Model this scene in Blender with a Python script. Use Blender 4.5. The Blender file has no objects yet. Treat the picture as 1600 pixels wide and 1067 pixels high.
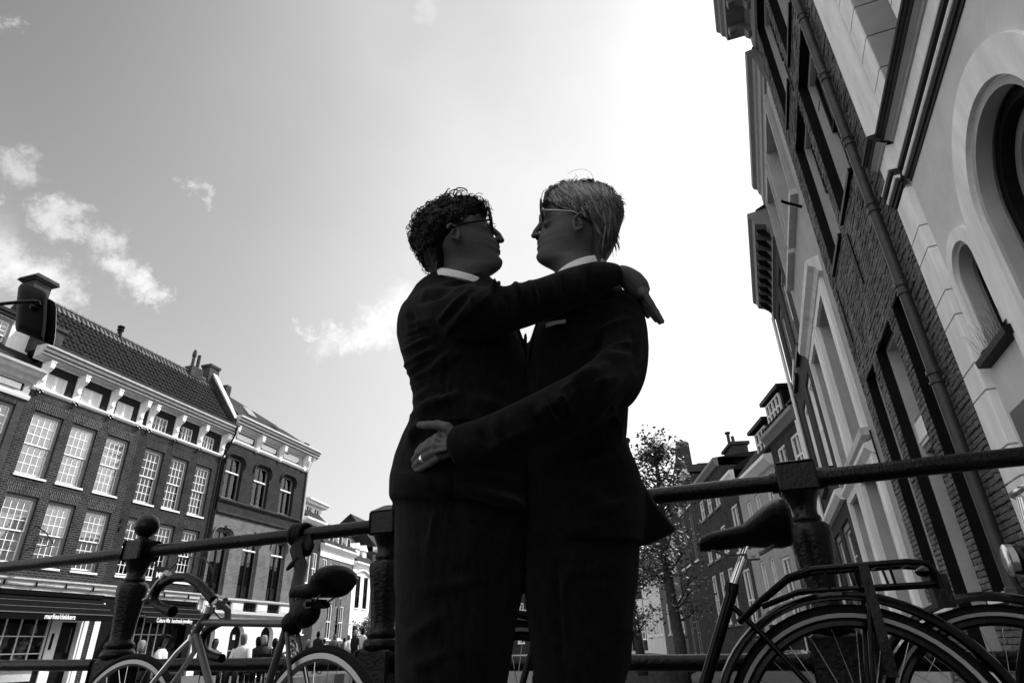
import bpy, bmesh, math, random
import numpy as np
from mathutils import Vector, Matrix
random.seed(7); rng = np.random.default_rng(7)
SC = bpy.context.scene
COL = SC.collection
R_ = math.radians
# ------------------------------------------------------------------ camera
FPX, PITCH, ROLL, HC = 955.0, R_(26.6), R_(1.9), 0.65
_f = np.array([0, math.cos(PITCH), math.sin(PITCH)])
_u = np.array([0, -math.sin(PITCH), math.cos(PITCH)])
_r = np.array([1.0, 0, 0])
UP = _u*math.cos(ROLL) + _r*math.sin(ROLL)
RT = _r*math.cos(ROLL) - _u*math.sin(ROLL)
CAM = np.array([0, 0, HC])
cd = bpy.data.cameras.new('camera'); cam = bpy.data.objects.new('camera', cd); COL.objects.link(cam)
cd.sensor_width = 36; cd.lens = 36*FPX/1600; cd.clip_start = 0.02; cd.clip_end = 3000
cam.matrix_world = Matrix(((RT[0], UP[0], -_f[0], 0), (RT[1], UP[1], -_f[1], 0), (RT[2], UP[2], -_f[2], HC), (0, 0, 0, 1)))
SC.camera = cam
# ------------------------------------------------------------------ light
SUN_AZ, SUN_EL = 56.0, 45.0
SUN = np.array([math.sin(R_(SUN_AZ))*math.cos(R_(SUN_EL)), math.cos(R_(SUN_AZ))*math.cos(R_(SUN_EL)), math.sin(R_(SUN_EL))])
sd = bpy.data.lights.new('sun', 'SUN'); sd.energy = 3.7; sd.angle = R_(0.6); sd.color = (1, 0.995, 0.985)
so = bpy.data.objects.new('sun', sd); COL.objects.link(so)
so.rotation_euler = Vector(-SUN).to_track_quat('-Z', 'Y').to_euler()
SC.view_settings.view_transform = 'Standard'; SC.view_settings.look = 'None'
SC.view_settings.exposure = 0.8; SC.view_settings.gamma = 1.0
SC.view_settings.use_curve_mapping = False

def ray(px, py):
    return ((px-800)*RT + (533.5-py)*UP + FPX*_f)/FPX
def PY(px, py, Y):
    d = ray(px, py); return CAM + d*(Y/d[1])
def hit(px, py, O, n):
    d = ray(px, py); return CAM + d*(((np.array(O)-CAM)@n)/(d@n))
def project(P):
    d = np.array(P)-CAM; z = d@_f
    return 800+FPX*(d@RT)/z, 533.5-FPX*(d@UP)/z, z

# world: daylight sky turned to grey, with thin cloud
W = bpy.data.worlds.new('World'); SC.world = W; W.use_nodes = True
nt = W.node_tree; nt.nodes.clear()
def nn(t, **k):
    n = nt.nodes.new(t)
    for a, b in k.items(): setattr(n, a, b)
    return n
def lk(a, b): nt.links.new(a, b)
def mth(op, a, b=None, c=None, clamp=False):
    n = nn('ShaderNodeMath', operation=op, use_clamp=clamp)
    for i, v in enumerate((a, b, c)):
        if v is None: continue
        if isinstance(v, (int, float)): n.inputs[i].default_value = v
        else: lk(v, n.inputs[i])
    return n.outputs[0]
sky = nn('ShaderNodeTexSky', sky_type='NISHITA', sun_disc=False, sun_elevation=R_(SUN_EL), sun_rotation=R_(SUN_AZ),
         altitude=0, air_density=1.0, dust_density=3.0, ozone_density=1.0)
bw = nn('ShaderNodeRGBToBW'); lk(sky.outputs[0], bw.inputs[0])
tc = nn('ShaderNodeTexCoord')
nz = nn('ShaderNodeTexNoise'); nz.inputs['Scale'].default_value = 21; nz.inputs['Detail'].default_value = 7; nz.inputs['Roughness'].default_value = 0.7
lk(tc.outputs['Generated'], nz.inputs['Vector'])
sub = nn('ShaderNodeVectorMath', operation='SUBTRACT'); lk(nz.outputs['Color'], sub.inputs[0]); sub.inputs[1].default_value = (.5, .5, .5)
scl = nn('ShaderNodeVectorMath', operation='SCALE'); lk(sub.outputs[0], scl.inputs[0]); scl.inputs['Scale'].default_value = 0.10
wv = nn('ShaderNodeVectorMath', operation='ADD'); lk(tc.outputs['Generated'], wv.inputs[0]); lk(scl.outputs[0], wv.inputs[1])
total = None
CLOUDS = [(22, 258, .024, .45), (48, 268, .018, .4), (66, 280, .012, .3), (28, 418, .036, .85), (68, 446, .036, .85), (104, 462, .02, .6), (5, 400, .032, .7), (92, 338, .022, .6), (116, 328, .018, .55), (134, 352, .018, .5), (160, 380, .024, .6), (110, 350, .016, .5), (190, 420, .022, .75), (216, 440, .022, .8), (240, 458, .018, .7), (262, 466, .010, .4), (296, 293, .014, .42), (318, 303, .010, .35),
          (622, 490, .036, 1.0), (590, 508, .036, 1.0), (566, 524, .028, .95), (545, 540, .022, .8), (520, 528, .022, .75), (488, 520, .014, .55), (468, 512, .010, .45), (508, 545, .022, .45), (640, 480, .05, 1.0), (668, 3, .022, .25), (8, 35, .014, .45), (0, 320, .014, .5), (-150, 380, .10, .8), (-300, 250, .12, .8),
          (1900, 300, .16, .8), (720, 400, .08, .3), (-700, 300, .14, .9), (-500, 700, .1, .8)]
for (px, py, r, a) in CLOUDS:
    d = ray(px, py); d = d/np.linalg.norm(d)
    ds = nn('ShaderNodeVectorMath', operation='DISTANCE'); lk(wv.outputs[0], ds.inputs[0]); ds.inputs[1].default_value = tuple(d)
    mr = nn('ShaderNodeMapRange', interpolation_type='SMOOTHSTEP'); lk(ds.outputs['Value'], mr.inputs[0])
    mr.inputs[1].default_value = r*1.3; mr.inputs[2].default_value = r*0.1; mr.inputs[3].default_value = 0; mr.inputs[4].default_value = a
    total = mr.outputs[0] if total is None else mth('MAXIMUM', total, mr.outputs[0])
# broad thin veil of cloud, thicker towards the sun
dp = nn('ShaderNodeVectorMath', operation='DOT_PRODUCT'); lk(tc.outputs['Generated'], dp.inputs[0]); dp.inputs[1].default_value = tuple(SUN)
veil = nn('ShaderNodeMapRange', interpolation_type='SMOOTHSTEP'); lk(dp.outputs['Value'], veil.inputs[0])
veil.inputs[1].default_value = 0.2; veil.inputs[2].default_value = 1.0; veil.inputs[3].default_value = 0; veil.inputs[4].default_value = 1.0
nz2 = nn('ShaderNodeTexNoise'); nz2.inputs['Scale'].default_value = 2.2; nz2.inputs['Detail'].default_value = 5
lk(tc.outputs['Generated'], nz2.inputs['Vector'])
SKY_MUL, VEIL, CLOUD, HAZE = 0.25, 3.6, 3.9, 4.75
sepz = nn('ShaderNodeSeparateXYZ'); lk(tc.outputs['Generated'], sepz.inputs[0])
low = mth('POWER', mth('SUBTRACT', 1.0, mth('MAXIMUM', sepz.outputs[2], 0.0)), 1.3)
base = mth('MULTIPLY_ADD', bw.outputs[0], SKY_MUL, mth('MULTIPLY', low, HAZE))
vv = mth('MULTIPLY', veil.outputs[0], mth('MULTIPLY_ADD', nz2.outputs[0], 1.0, 0.5))
base = mth('MULTIPLY_ADD', vv, VEIL, base)
# bright cloud added only outside the view, to raise the ambient light
dv = nn('ShaderNodeVectorMath', operation='DOT_PRODUCT'); lk(tc.outputs['Generated'], dv.inputs[0]); dv.inputs[1].default_value = tuple(ray(700, 560)/np.linalg.norm(ray(700, 560)))
away = nn('ShaderNodeMapRange', interpolation_type='SMOOTHSTEP'); lk(dv.outputs['Value'], away.inputs[0]); away.inputs[1].default_value = .72; away.inputs[2].default_value = .45
nz3 = nn('ShaderNodeTexNoise'); nz3.inputs['Scale'].default_value = 3.4; nz3.inputs['Detail'].default_value = 7; nz3.inputs['Roughness'].default_value = .55; lk(tc.outputs['Generated'], nz3.inputs['Vector'])
cov = nn('ShaderNodeMapRange', interpolation_type='SMOOTHSTEP'); lk(nz3.outputs[0], cov.inputs[0]); cov.inputs[1].default_value = .42; cov.inputs[2].default_value = .58
total = mth('MAXIMUM', total, mth('MULTIPLY', cov.outputs[0], away.outputs[0]))
tot = mth('MINIMUM', total, 1.0)
lit = mth('MULTIPLY_ADD', tot, mth('SUBTRACT', mth('MAXIMUM', base, mth('MULTIPLY_ADD', away.outputs[0], 4.6, CLOUD*1.6)), base), base)
cmb = nn('ShaderNodeCombineColor')
for i in range(3): lk(lit, cmb.inputs[i])
bg = nn('ShaderNodeBackground'); bg.inputs['Strength'].default_value = 0.1
lk(cmb.outputs[0], bg.inputs[0])
ow = nn('ShaderNodeOutputWorld'); lk(bg.outputs[0], ow.inputs[0])

# ------------------------------------------------------------------ materials (the place is seen in black and white: greys only)
MATS = {}
def mat(name, v, rough=0.6, metal=0.0, spec=0.2, var=0.0, vscale=4.0, bump=0.0, bscale=40.0, stretch=None, sheen=0.0):
    m = bpy.data.materials.new(name); m.use_nodes = True; t = m.node_tree; b = t.nodes['Principled BSDF']
    b.inputs['Base Color'].default_value = (v, v, v, 1); b.inputs['Roughness'].default_value = rough
    b.inputs['Metallic'].default_value = metal; b.inputs['Specular IOR Level'].default_value = spec
    if sheen: b.inputs['Sheen Weight'].default_value = sheen
    co = t.nodes.new('ShaderNodeTexCoord'); vec = co.outputs['Object']
    if stretch:
        mp = t.nodes.new('ShaderNodeMapping'); mp.inputs['Scale'].default_value = stretch; t.links.new(vec, mp.inputs[0]); vec = mp.outputs[0]
    if var:
        n = t.nodes.new('ShaderNodeTexNoise'); n.inputs['Scale'].default_value = vscale; n.inputs['Detail'].default_value = 6; n.inputs['Roughness'].default_value = .65
        t.links.new(vec, n.inputs['Vector'])
        r = t.nodes.new('ShaderNodeValToRGB'); lo, hi = max(v*(1-var), .002), min(v*(1+var), .95)
        r.color_ramp.elements[0].position = .3; r.color_ramp.elements[0].color = (lo, lo, lo, 1)
        r.color_ramp.elements[1].position = .7; r.color_ramp.elements[1].color = (hi, hi, hi, 1)
        t.links.new(n.outputs[0], r.inputs[0]); t.links.new(r.outputs[0], b.inputs['Base Color'])
    if bump:
        n2 = t.nodes.new('ShaderNodeTexNoise'); n2.inputs['Scale'].default_value = bscale; n2.inputs['Detail'].default_value = 5
        t.links.new(vec, n2.inputs['Vector'])
        bp = t.nodes.new('ShaderNodeBump'); bp.inputs['Strength'].default_value = bump; bp.inputs['Distance'].default_value = .02
        t.links.new(n2.outputs[0], bp.inputs['Height']); t.links.new(bp.outputs[0], b.inputs['Normal'])
    MATS[name] = m; return m
def brickmat(name, c1, c2, mortar, bw_, bh, ms=.012, soldier=False, bump=.6, var=.35):
    m = bpy.data.materials.new(name); m.use_nodes = True; t = m.node_tree; b = t.nodes['Principled BSDF']; b.inputs['Roughness'].default_value = .85
    b.inputs['Specular IOR Level'].default_value = .06
    co = t.nodes.new('ShaderNodeTexCoord'); sp = t.nodes.new('ShaderNodeSeparateXYZ'); cb = t.nodes.new('ShaderNodeCombineXYZ')
    t.links.new(co.outputs['Object'], sp.inputs[0])
    ad = t.nodes.new('ShaderNodeMath'); ad.operation = 'ADD'; t.links.new(sp.outputs[0], ad.inputs[0]); t.links.new(sp.outputs[1], ad.inputs[1])
    t.links.new(ad.outputs[0], cb.inputs[1 if soldier else 0]); t.links.new(sp.outputs[2], cb.inputs[0 if soldier else 1])
    br = t.nodes.new('ShaderNodeTexBrick'); br.offset = .5
    br.inputs['Scale'].default_value = 1; br.inputs['Brick Width'].default_value = bw_; br.inputs['Row Height'].default_value = bh
    br.inputs['Mortar Size'].default_value = ms; br.inputs['Mortar Smooth'].default_value = .25; br.inputs['Bias'].default_value = -.1
    br.inputs['Color1'].default_value = (c1, c1, c1, 1); br.inputs['Color2'].default_value = (c2, c2, c2, 1); br.inputs['Mortar'].default_value = (mortar, mortar, mortar, 1)
    t.links.new(cb.outputs[0], br.inputs[0])
    n = t.nodes.new('ShaderNodeTexNoise'); n.inputs['Scale'].default_value = 1.3; n.inputs['Detail'].default_value = 8; n.inputs['Roughness'].default_value = .7
    t.links.new(co.outputs['Object'], n.inputs[0])
    mr = t.nodes.new('ShaderNodeMapRange'); t.links.new(n.outputs[0], mr.inputs[0]); mr.inputs[1].default_value = .3; mr.inputs[2].default_value = .7
    mr.inputs[3].default_value = 1-var; mr.inputs[4].default_value = 1+var
    mx = t.nodes.new('ShaderNodeVectorMath'); mx.operation = 'SCALE'; t.links.new(br.outputs[0], mx.inputs[0]); t.links.new(mr.outputs[0], mx.inputs['Scale'])
    t.links.new(mx.outputs[0], b.inputs['Base Color'])
    iv = t.nodes.new('ShaderNodeMath'); iv.operation = 'SUBTRACT'; iv.inputs[0].default_value = 1; t.links.new(br.outputs['Fac'], iv.inputs[1])
    bp = t.nodes.new('ShaderNodeBump'); bp.inputs['Strength'].default_value = bump; bp.inputs['Distance'].default_value = .015
    t.links.new(iv.outputs[0], bp.inputs['Height']); t.links.new(bp.outputs[0], b.inputs['Normal'])
    MATS[name] = m; return m
def glassmat(name, refl=.35, tint=.98):
    m = bpy.data.materials.new(name); m.use_nodes = True; t = m.node_tree; t.nodes.clear()
    o = t.nodes.new('ShaderNodeOutputMaterial'); mx = t.nodes.new('ShaderNodeMixShader'); tr = t.nodes.new('ShaderNodeBsdfTransparent'); gl = t.nodes.new('ShaderNodeBsdfGlossy')
    tr.inputs[0].default_value = (tint, tint, tint, 1); gl.inputs['Roughness'].default_value = .02
    fr = t.nodes.new('ShaderNodeFresnel'); fr.inputs[0].default_value = 1.5
    mp = t.nodes.new('ShaderNodeMapRange'); t.links.new(fr.outputs[0], mp.inputs[0]); mp.inputs[3].default_value = refl*.15; mp.inputs[4].default_value = 1
    co = t.nodes.new('ShaderNodeTexCoord'); n = t.nodes.new('ShaderNodeTexNoise'); n.inputs['Scale'].default_value = 2.5; t.links.new(co.outputs['Object'], n.inputs[0])
    bp = t.nodes.new('ShaderNodeBump'); bp.inputs['Strength'].default_value = .06; bp.inputs['Distance'].default_value = .05
    t.links.new(n.outputs[0], bp.inputs['Height']); t.links.new(bp.outputs[0], gl.inputs['Normal'])
    t.links.new(mp.outputs[0], mx.inputs[0]); t.links.new(tr.outputs[0], mx.inputs[1]); t.links.new(gl.outputs[0], mx.inputs[2]); t.links.new(mx.outputs[0], o.inputs[0])
    MATS[name] = m; return m
M = MATS
mat('iron', .003, .2, spec=.2, var=.6, vscale=14, bump=.22, bscale=70)
mat('black_metal', .003, .2, spec=.16, bump=.08, bscale=30)
mat('black_plastic', .003, .55, spec=.05)
mat('chrome', .75, .18, metal=1)
mat('alloy', .28, .35, metal=.9)
mat('bike_paint', .045, .3, spec=.35, var=.2, vscale=20)
mat('rubber', .006, .7, spec=.08, var=.3, vscale=30)
mat('tyre_stripe', .35, .55)
mat('leather', .003, .34, spec=.08, bump=.25, bscale=90)
mat('lining', .03, .6, var=.6, vscale=30)
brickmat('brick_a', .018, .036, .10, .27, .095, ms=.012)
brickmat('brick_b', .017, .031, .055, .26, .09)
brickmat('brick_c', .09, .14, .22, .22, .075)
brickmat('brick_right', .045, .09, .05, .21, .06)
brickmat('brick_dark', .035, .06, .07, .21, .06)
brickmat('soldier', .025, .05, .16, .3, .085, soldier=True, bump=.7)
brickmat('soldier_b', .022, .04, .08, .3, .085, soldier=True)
mat('brick_piece', .14, .9, spec=.2, var=.75, vscale=2.6, bump=.9, bscale=45)
mat('mortar', .05, .95, spec=.1, var=.4, vscale=20)
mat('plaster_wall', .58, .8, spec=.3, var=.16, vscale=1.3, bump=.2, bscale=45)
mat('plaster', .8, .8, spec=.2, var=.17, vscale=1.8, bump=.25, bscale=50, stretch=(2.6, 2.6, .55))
mat('frame_pale', .42, .5, var=.12, vscale=6)
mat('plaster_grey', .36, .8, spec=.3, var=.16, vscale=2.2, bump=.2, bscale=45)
mat('white_paint', .84, .45, var=.06, vscale=5, bump=.08, bscale=20)
mat('frame_grey', .2, .5, var=.15, vscale=5)
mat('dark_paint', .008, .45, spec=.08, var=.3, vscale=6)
mat('cream_stone', .5, .7, var=.18, vscale=5, bump=.25, bscale=30)
mat('curtain', .92, .9, spec=.1, var=.06, vscale=3)
mat('curtain_grey', .3, .9, spec=.1, var=.15, vscale=3)
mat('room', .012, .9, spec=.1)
mat('roof_tile', .02, .7, spec=.1, var=.45, vscale=1.4, bump=.4, bscale=30)
mat('roof_felt', .015, .9)
mat('ridge_mortar', .12, .9, var=.4, vscale=4, bump=.5, bscale=20)
mat('plaster_shaded', .035, .6, spec=.1, var=.3, vscale=3)  # plaster with the shade of moulding undersides put into its colour
mat('frieze_dark', .02, .8, spec=.05, var=.3, vscale=4)
mat('zinc', .06, .5, metal=.4, var=.25, vscale=5)
mat('awning', .006, .9, spec=.03, var=.3, vscale=2.5, stretch=(4, 1, .6))
mat('letter', .85, .6)
mat('cobble', .08, .85, var=.4, vscale=3, bump=.6, bscale=14)
mat('earth', .1, .95, var=.3, vscale=.2)
mat('water', .02, .08, spec=.5, bump=.3, bscale=3)
mat('bark', .05, .9, var=.4, vscale=8, bump=.8, bscale=25)
mat('leaf', .11, .55, spec=.4, var=.5, vscale=3)
mat('blossom', .6, .7)
glassmat('glass')
glassmat('glass_lens', refl=.6, tint=.75)

# ------------------------------------------------------------------ mesh builder
class MB:
    def __init__(s, T=None): s.v = []; s.f = []; s.T = T
    def add(s, vs, fs):
        o = len(s.v)
        s.v += [tuple(s.T(*p)) if s.T else tuple(p) for p in vs]
        s.f += [tuple(i+o for i in f) for f in fs]; return s
    def box(s, a0, a1, b0, b1, c0, c1):
        return s.add([(a0,b0,c0),(a1,b0,c0),(a1,b1,c0),(a0,b1,c0),(a0,b0,c1),(a1,b0,c1),(a1,b1,c1),(a0,b1,c1)],
                     [(0,3,2,1),(4,5,6,7),(0,1,5,4),(1,2,6,5),(2,3,7,6),(3,0,4,7)])
    def quad(s, *p): return s.add(list(p), [tuple(range(len(p)))])
    def prism(s, pts, b0, b1, ax='b'):      # polygon in (a,c) extruded along b ; ax='a': polygon in (b,c) extruded along a ; 'c': polygon (a,b)
        n = len(pts)
        mk = {'b': lambda p, t: (p[0], t, p[1]), 'a': lambda p, t: (t, p[0], p[1]), 'c': lambda p, t: (p[0], p[1], t)}[ax]
        return s.add([mk(p, b0) for p in pts]+[mk(p, b1) for p in pts],
                     [tuple(range(n))[::-1], tuple(range(n, 2*n))]+[(i, (i+1) % n, n+(i+1) % n, n+i) for i in range(n)])
    def loft(s, rings, caps=True, closed=True):
        n = len(rings[0]); vs = [p for r in rings for p in r]; fs = []
        for k in range(len(rings)-1):
            for i in range(n if closed else n-1):
                j = (i+1) % n; fs.append((k*n+i, k*n+j, (k+1)*n+j, (k+1)*n+i))
        if caps: fs += [tuple(range(n))[::-1], tuple(range((len(rings)-1)*n, len(rings)*n))]
        return s.add(vs, fs)
    def tube(s, pts, r, n=8, caps=True, flat=1.0, up=None, loop=False):
        pts = [np.array(p, float) for p in pts]; N = len(pts); rr = r if hasattr(r, '__len__') else [r]*N
        rings = []; ref = None
        for i in range(N):
            if loop: t = pts[(i+1) % N]-pts[i-1]
            else: t = pts[min(i+1, N-1)]-pts[max(i-1, 0)]
            t = t/(np.linalg.norm(t)+1e-12)
            if ref is None:
                ref = np.array(up, float) if up is not None else (np.array([0, 0, 1.]) if abs(t[2]) < .9 else np.array([1., 0, 0]))
            a = ref-t*(ref@t); a = a/(np.linalg.norm(a)+1e-12); b = np.cross(t, a); ref = a
            rings.append([tuple(pts[i]+rr[i]*(a*math.cos(2*math.pi*k/n)+flat*b*math.sin(2*math.pi*k/n))) for k in range(n)])
        if loop:
            rings.append(rings[0]); return s.loft(rings, caps=False)
        return s.loft(rings, caps=caps)
    def lathe(s, prof, c=(0, 0, 0), n=16):
        return s.loft([[(c[0]+r*math.cos(2*math.pi*k/n), c[1]+r*math.sin(2*math.pi*k/n), c[2]+z) for k in range(n)] for r, z in prof])
    def sphere(s, c, r, n=10, m=7, sc=(1, 1, 1)):
        return s.loft([[(c[0]+sc[0]*r*math.sin(math.pi*j/m)*math.cos(2*math.pi*k/n), c[1]+sc[1]*r*math.sin(math.pi*j/m)*math.sin(2*math.pi*k/n),
                         c[2]-sc[2]*r*math.cos(math.pi*j/m)) for k in range(n)] for j in [.05]+list(range(1, m))+[m-.05]])
    def mesh(s, name, m=None, smooth=False):
        me = bpy.data.meshes.new(name); me.from_pydata(s.v, [], s.f); me.update()
        bm = bmesh.new(); bm.from_mesh(me); bmesh.ops.recalc_face_normals(bm, faces=bm.faces); bm.to_mesh(me); bm.free()
        if m: me.materials.append(M[m] if isinstance(m, str) else m)
        if smooth is not False:
            for p in me.polygons: p.use_smooth = True
            if smooth is not True:
                me.set_sharp_from_angle(angle=R_(smooth))
        return me
    def build(s, name, m, parent=None, smooth=False, **props):
        return link(name, s.mesh(name, m, smooth), parent, **props)
def link(name, me, parent=None, loc=None, rot=None, **props):
    o = bpy.data.objects.new(name, me); COL.objects.link(o)
    if parent is not None: o.parent = parent
    if loc is not None: o.location = loc
    if rot is not None: o.rotation_euler = rot
    for k, v in props.items(): o[k] = v
    return o
def thing(name, label, cat, loc=(0, 0, 0), rotz=0, group=None):
    o = bpy.data.objects.new(name, None); COL.objects.link(o); o.location = loc; o.rotation_euler = (0, 0, rotz); o.empty_display_size = .2
    o['label'] = label; o['category'] = cat
    if group: o['group'] = group
    return o
def tag(o, label, cat, group=None):
    o['label'] = label; o['category'] = cat
    if group: o['group'] = group
    return o
def dup_tree(o, parent=None):
    c = o.copy(); COL.objects.link(c)
    if parent is not None: c.parent = parent
    for ch in list(o.children): dup_tree(ch, c)
    return c
def text_mesh(txt, size, depth=.004, bold=False, xs=1.0):
    cu = bpy.data.curves.new('t', 'FONT'); cu.body = txt; cu.size = size; cu.extrude = depth; cu.align_x = 'CENTER'; cu.align_y = 'CENTER'
    if bold: cu.offset = size*.02
    o = bpy.data.objects.new('t', cu); COL.objects.link(o)
    me = bpy.data.meshes.new_from_object(o.evaluated_get(bpy.context.evaluated_depsgraph_get()))
    bpy.data.objects.remove(o); bpy.data.curves.remove(cu)
    if xs != 1:
        for v in me.vertices: v.co.x *= xs
    return me

# ------------------------------------------------------------------ facades
class Fac:
    def __init__(s, dist, az, side):            # side -1: left of the camera, +1: right
        a = R_(az); s.u = np.array([math.sin(a), math.cos(a), 0]); nr = np.array([math.cos(a), -math.sin(a), 0])
        s.side = side; s.n = -nr*side; s.O = nr*side*dist; s.rz = math.atan2(s.u[1], s.u[0]); s.o = -1.0 if side < 0 else 1.0
    def uz(s, px, py, d=0):
        P = hit(px, py, s.O+s.n*d, s.n); return float((P-s.O)@s.u), float(P[2])
    def w(s, u, d=0, z=0): return s.O+s.u*u+s.n*d+np.array([0, 0, z])
class House:
    def __init__(s, F, u0, name, label, cat='house', group=None, base=-.1):
        s.F = F; s.u0 = u0
        s.root = thing(name, label, cat, tuple(F.w(u0, 0, 0)), F.rz, group)
        s.T = lambda u, d, z: (u-u0, F.o*d, z)
    def mb(s): return MB(s.T)
    def part(s, name, m, fn, parent=None, smooth=False, **pr):
        b = s.mb(); fn(b); return b.build(name, m, parent or s.root, smooth, **pr)
    def box(s, name, m, *c, parent=None, **pr):
        return s.part(name, m, lambda b: b.box(*c), parent, **pr)
    def wall(s, m, u0, u1, z0, z1, openings=(), depth=.14, d=0.0, side_depth=6.0, name='wall'):
        us = sorted(set([u0, u1]+[x for o in openings for x in o[:2] if u0 < x < u1])); zs = sorted(set([z0, z1]+[x for o in openings for x in o[2:4] if z0 < x < z1]))
        b = s.mb()
        for i in range(len(us)-1):
            for j in range(len(zs)-1):
                cu, cz = (us[i]+us[i+1])/2, (zs[j]+zs[j+1])/2
                if any(o[0] < cu < o[1] and o[2] < cz < o[3] for o in openings): continue
                b.quad((us[i], d, zs[j]), (us[i+1], d, zs[j]), (us[i+1], d, zs[j+1]), (us[i], d, zs[j+1]))
        for o in openings:
            a0, a1, c0, c1 = o[:4]; e = d-(o[4] if len(o) > 4 else depth)
            b.quad((a0, d, c0), (a0, e, c0), (a0, e, c1), (a0, d, c1)); b.quad((a1, d, c0), (a1, e, c0), (a1, e, c1), (a1, d, c1))
            b.quad((a0, d, c1), (a1, d, c1), (a1, e, c1), (a0, e, c1)); b.quad((a0, d, c0), (a1, d, c0), (a1, e, c0), (a0, e, c0))
        for uu in (u0, u1): b.quad((uu, d, z0), (uu, d-side_depth, z0), (uu, d-side_depth, z1), (uu, d, z1))
        b.quad((u0, d-side_depth, z0), (u1, d-side_depth, z0), (u1, d-side_depth, z1), (u0, d-side_depth, z1))
        return b.build(name, m, s.root)
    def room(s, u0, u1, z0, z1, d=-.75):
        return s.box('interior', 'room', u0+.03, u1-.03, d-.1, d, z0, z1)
PANES = {}
def pane_mesh(w, h, gm='glass'):
    k = (round(w, 3), round(h, 3), gm)
    if k not in PANES:
        PANES[k] = MB().box(-w/2, w/2, -.003, .003, -h/2, h/2).mesh('pane', gm)
    return PANES[k]
def drape(H, par, u0, u1, z0, z1, d, m='curtain', amp=.02, pitch=.09, name='curtain'):
    n = max(4, int((u1-u0)/pitch*4)); b = H.mb()
    pts = [(u0+(u1-u0)*i/n, d+amp*math.sin(i*math.pi/2+.7*math.sin(i*.37))) for i in range(n+1)]
    for i in range(n): b.quad((pts[i][0], pts[i][1], z0), (pts[i+1][0], pts[i+1][1], z0), (pts[i+1][0], pts[i+1][1], z1), (pts[i][0], pts[i][1], z1))
    return b.build(name, m, par, True)
def sash(H, u0, u1, z0, z1, cols=4, rows=3, d0=-.12, fw=.085, frame='frame_grey', bars='white_paint', drape_mode='full', panes=True, split=.5, bar=.028, sill=True, curtain='curtain', label=None):
    """box frame, two sliding sashes with glazing bars, panes, sill and curtain"""
    fr = H.mb()
    fr.box(u0, u0+fw, d0-.17, d0, z0, z1); fr.box(u1-fw, u1, d0-.17, d0, z0, z1)
    fr.box(u0+fw, u1-fw, d0-.17, d0-.002, z1-fw*1.5, z1); fr.box(u0+fw, u1-fw, d0-.17, d0-.002, z0, z0+fw*.6)
    w = fr.build('window', frame, H.root)
    if label: w['label'] = label
    a0, a1, c0, c1 = u0+fw, u1-fw, z0+fw*.6, z1-fw*1.5
    cm = c0+(c1-c0)*split
    for k, (b0, b1, dd, rw) in enumerate(((cm-.03, c1, d0-.05, rows if isinstance(rows, int) else rows[0]), (c0, cm+.03, d0-.115, rows if isinstance(rows, int) else rows[1]))):
        s = H.mb(); r = .05
        s.box(a0, a0+r, dd-.045, dd, b0, b1); s.box(a1-r, a1, dd-.045, dd, b0, b1); s.box(a0+r, a1-r, dd-.045, dd-.001, b1-r, b1); s.box(a0+r, a1-r, dd-.045, dd-.001, b0, b0+r*(1.3 if k else 1))
        i0, i1, j0, j1 = a0+r, a1-r, b0+r*(1.3 if k else 1), b1-r
        for c in range(1, cols):
            x = i0+(i1-i0)*c/cols; s.box(x-bar/2, x+bar/2, dd-.035, dd-.006, j0, j1)
        for q in range(1, rw):
            z = j0+(j1-j0)*q/rw; s.box(i0, i1, dd-.033, dd-.008, z-bar/2, z+bar/2)
        s.build('sash', bars, w)
        if panes:
            pw, ph = (i1-i0)/cols, (j1-j0)/rw; pm = pane_mesh(pw, ph)
            for c in range(cols):
                for q in range(rw):
                    link('pane', pm, w, H.T(i0+pw*(c+.5), dd-.02, j0+ph*(q+.5)))
        else:
            link('pane', pane_mesh(i1-i0, j1-j0), w, H.T((i0+i1)/2, dd-.02, (j0+j1)/2))
    if sill:
        H.part('sill', 'white_paint', lambda b: b.prism([(-.20, z0-.09), (.05, z0-.10), (.05, z0-.02), (-.20, z0+.015)], u0-.04, u1+.02, 'a'), w)
    if drape_mode == 'full': drape(H, w, a0, a1, c0, c1, d0-.155, curtain, amp=.012)
    elif drape_mode == 'blind':
        b = H.mb(); n = int((c1-c0)*.72/.055)
        for i in range(n):
            z = c0+.02+i*.055; b.add([(a0, d0-.16, z), (a1, d0-.16, z), (a1, d0-.18, z+.045), (a0, d0-.18, z+.045)], [(0, 1, 2, 3)])
        b.build('blind', curtain, w, kind='stuff'); drape(H, w, a0, a1, c0, c0+(c1-c0)*.75, d0-.2, curtain, amp=.004)
    elif drape_mode == 'sides':
        drape(H, w, a0, a0+(a1-a0)*.3, c0, c1, d0-.26, curtain); drape(H, w, a1-(a1-a0)*.28, a1, c0, c1, d0-.26, curtain)
    elif drape_mode == 'upper': drape(H, w, a0, a1, cm-.2, c1, d0-.25, curtain)
    elif drape_mode == 'top': drape(H, w, a0, a1, c1-(c1-c0)*.18, c1, d0-.25, 'curtain_grey')
    return w
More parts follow.
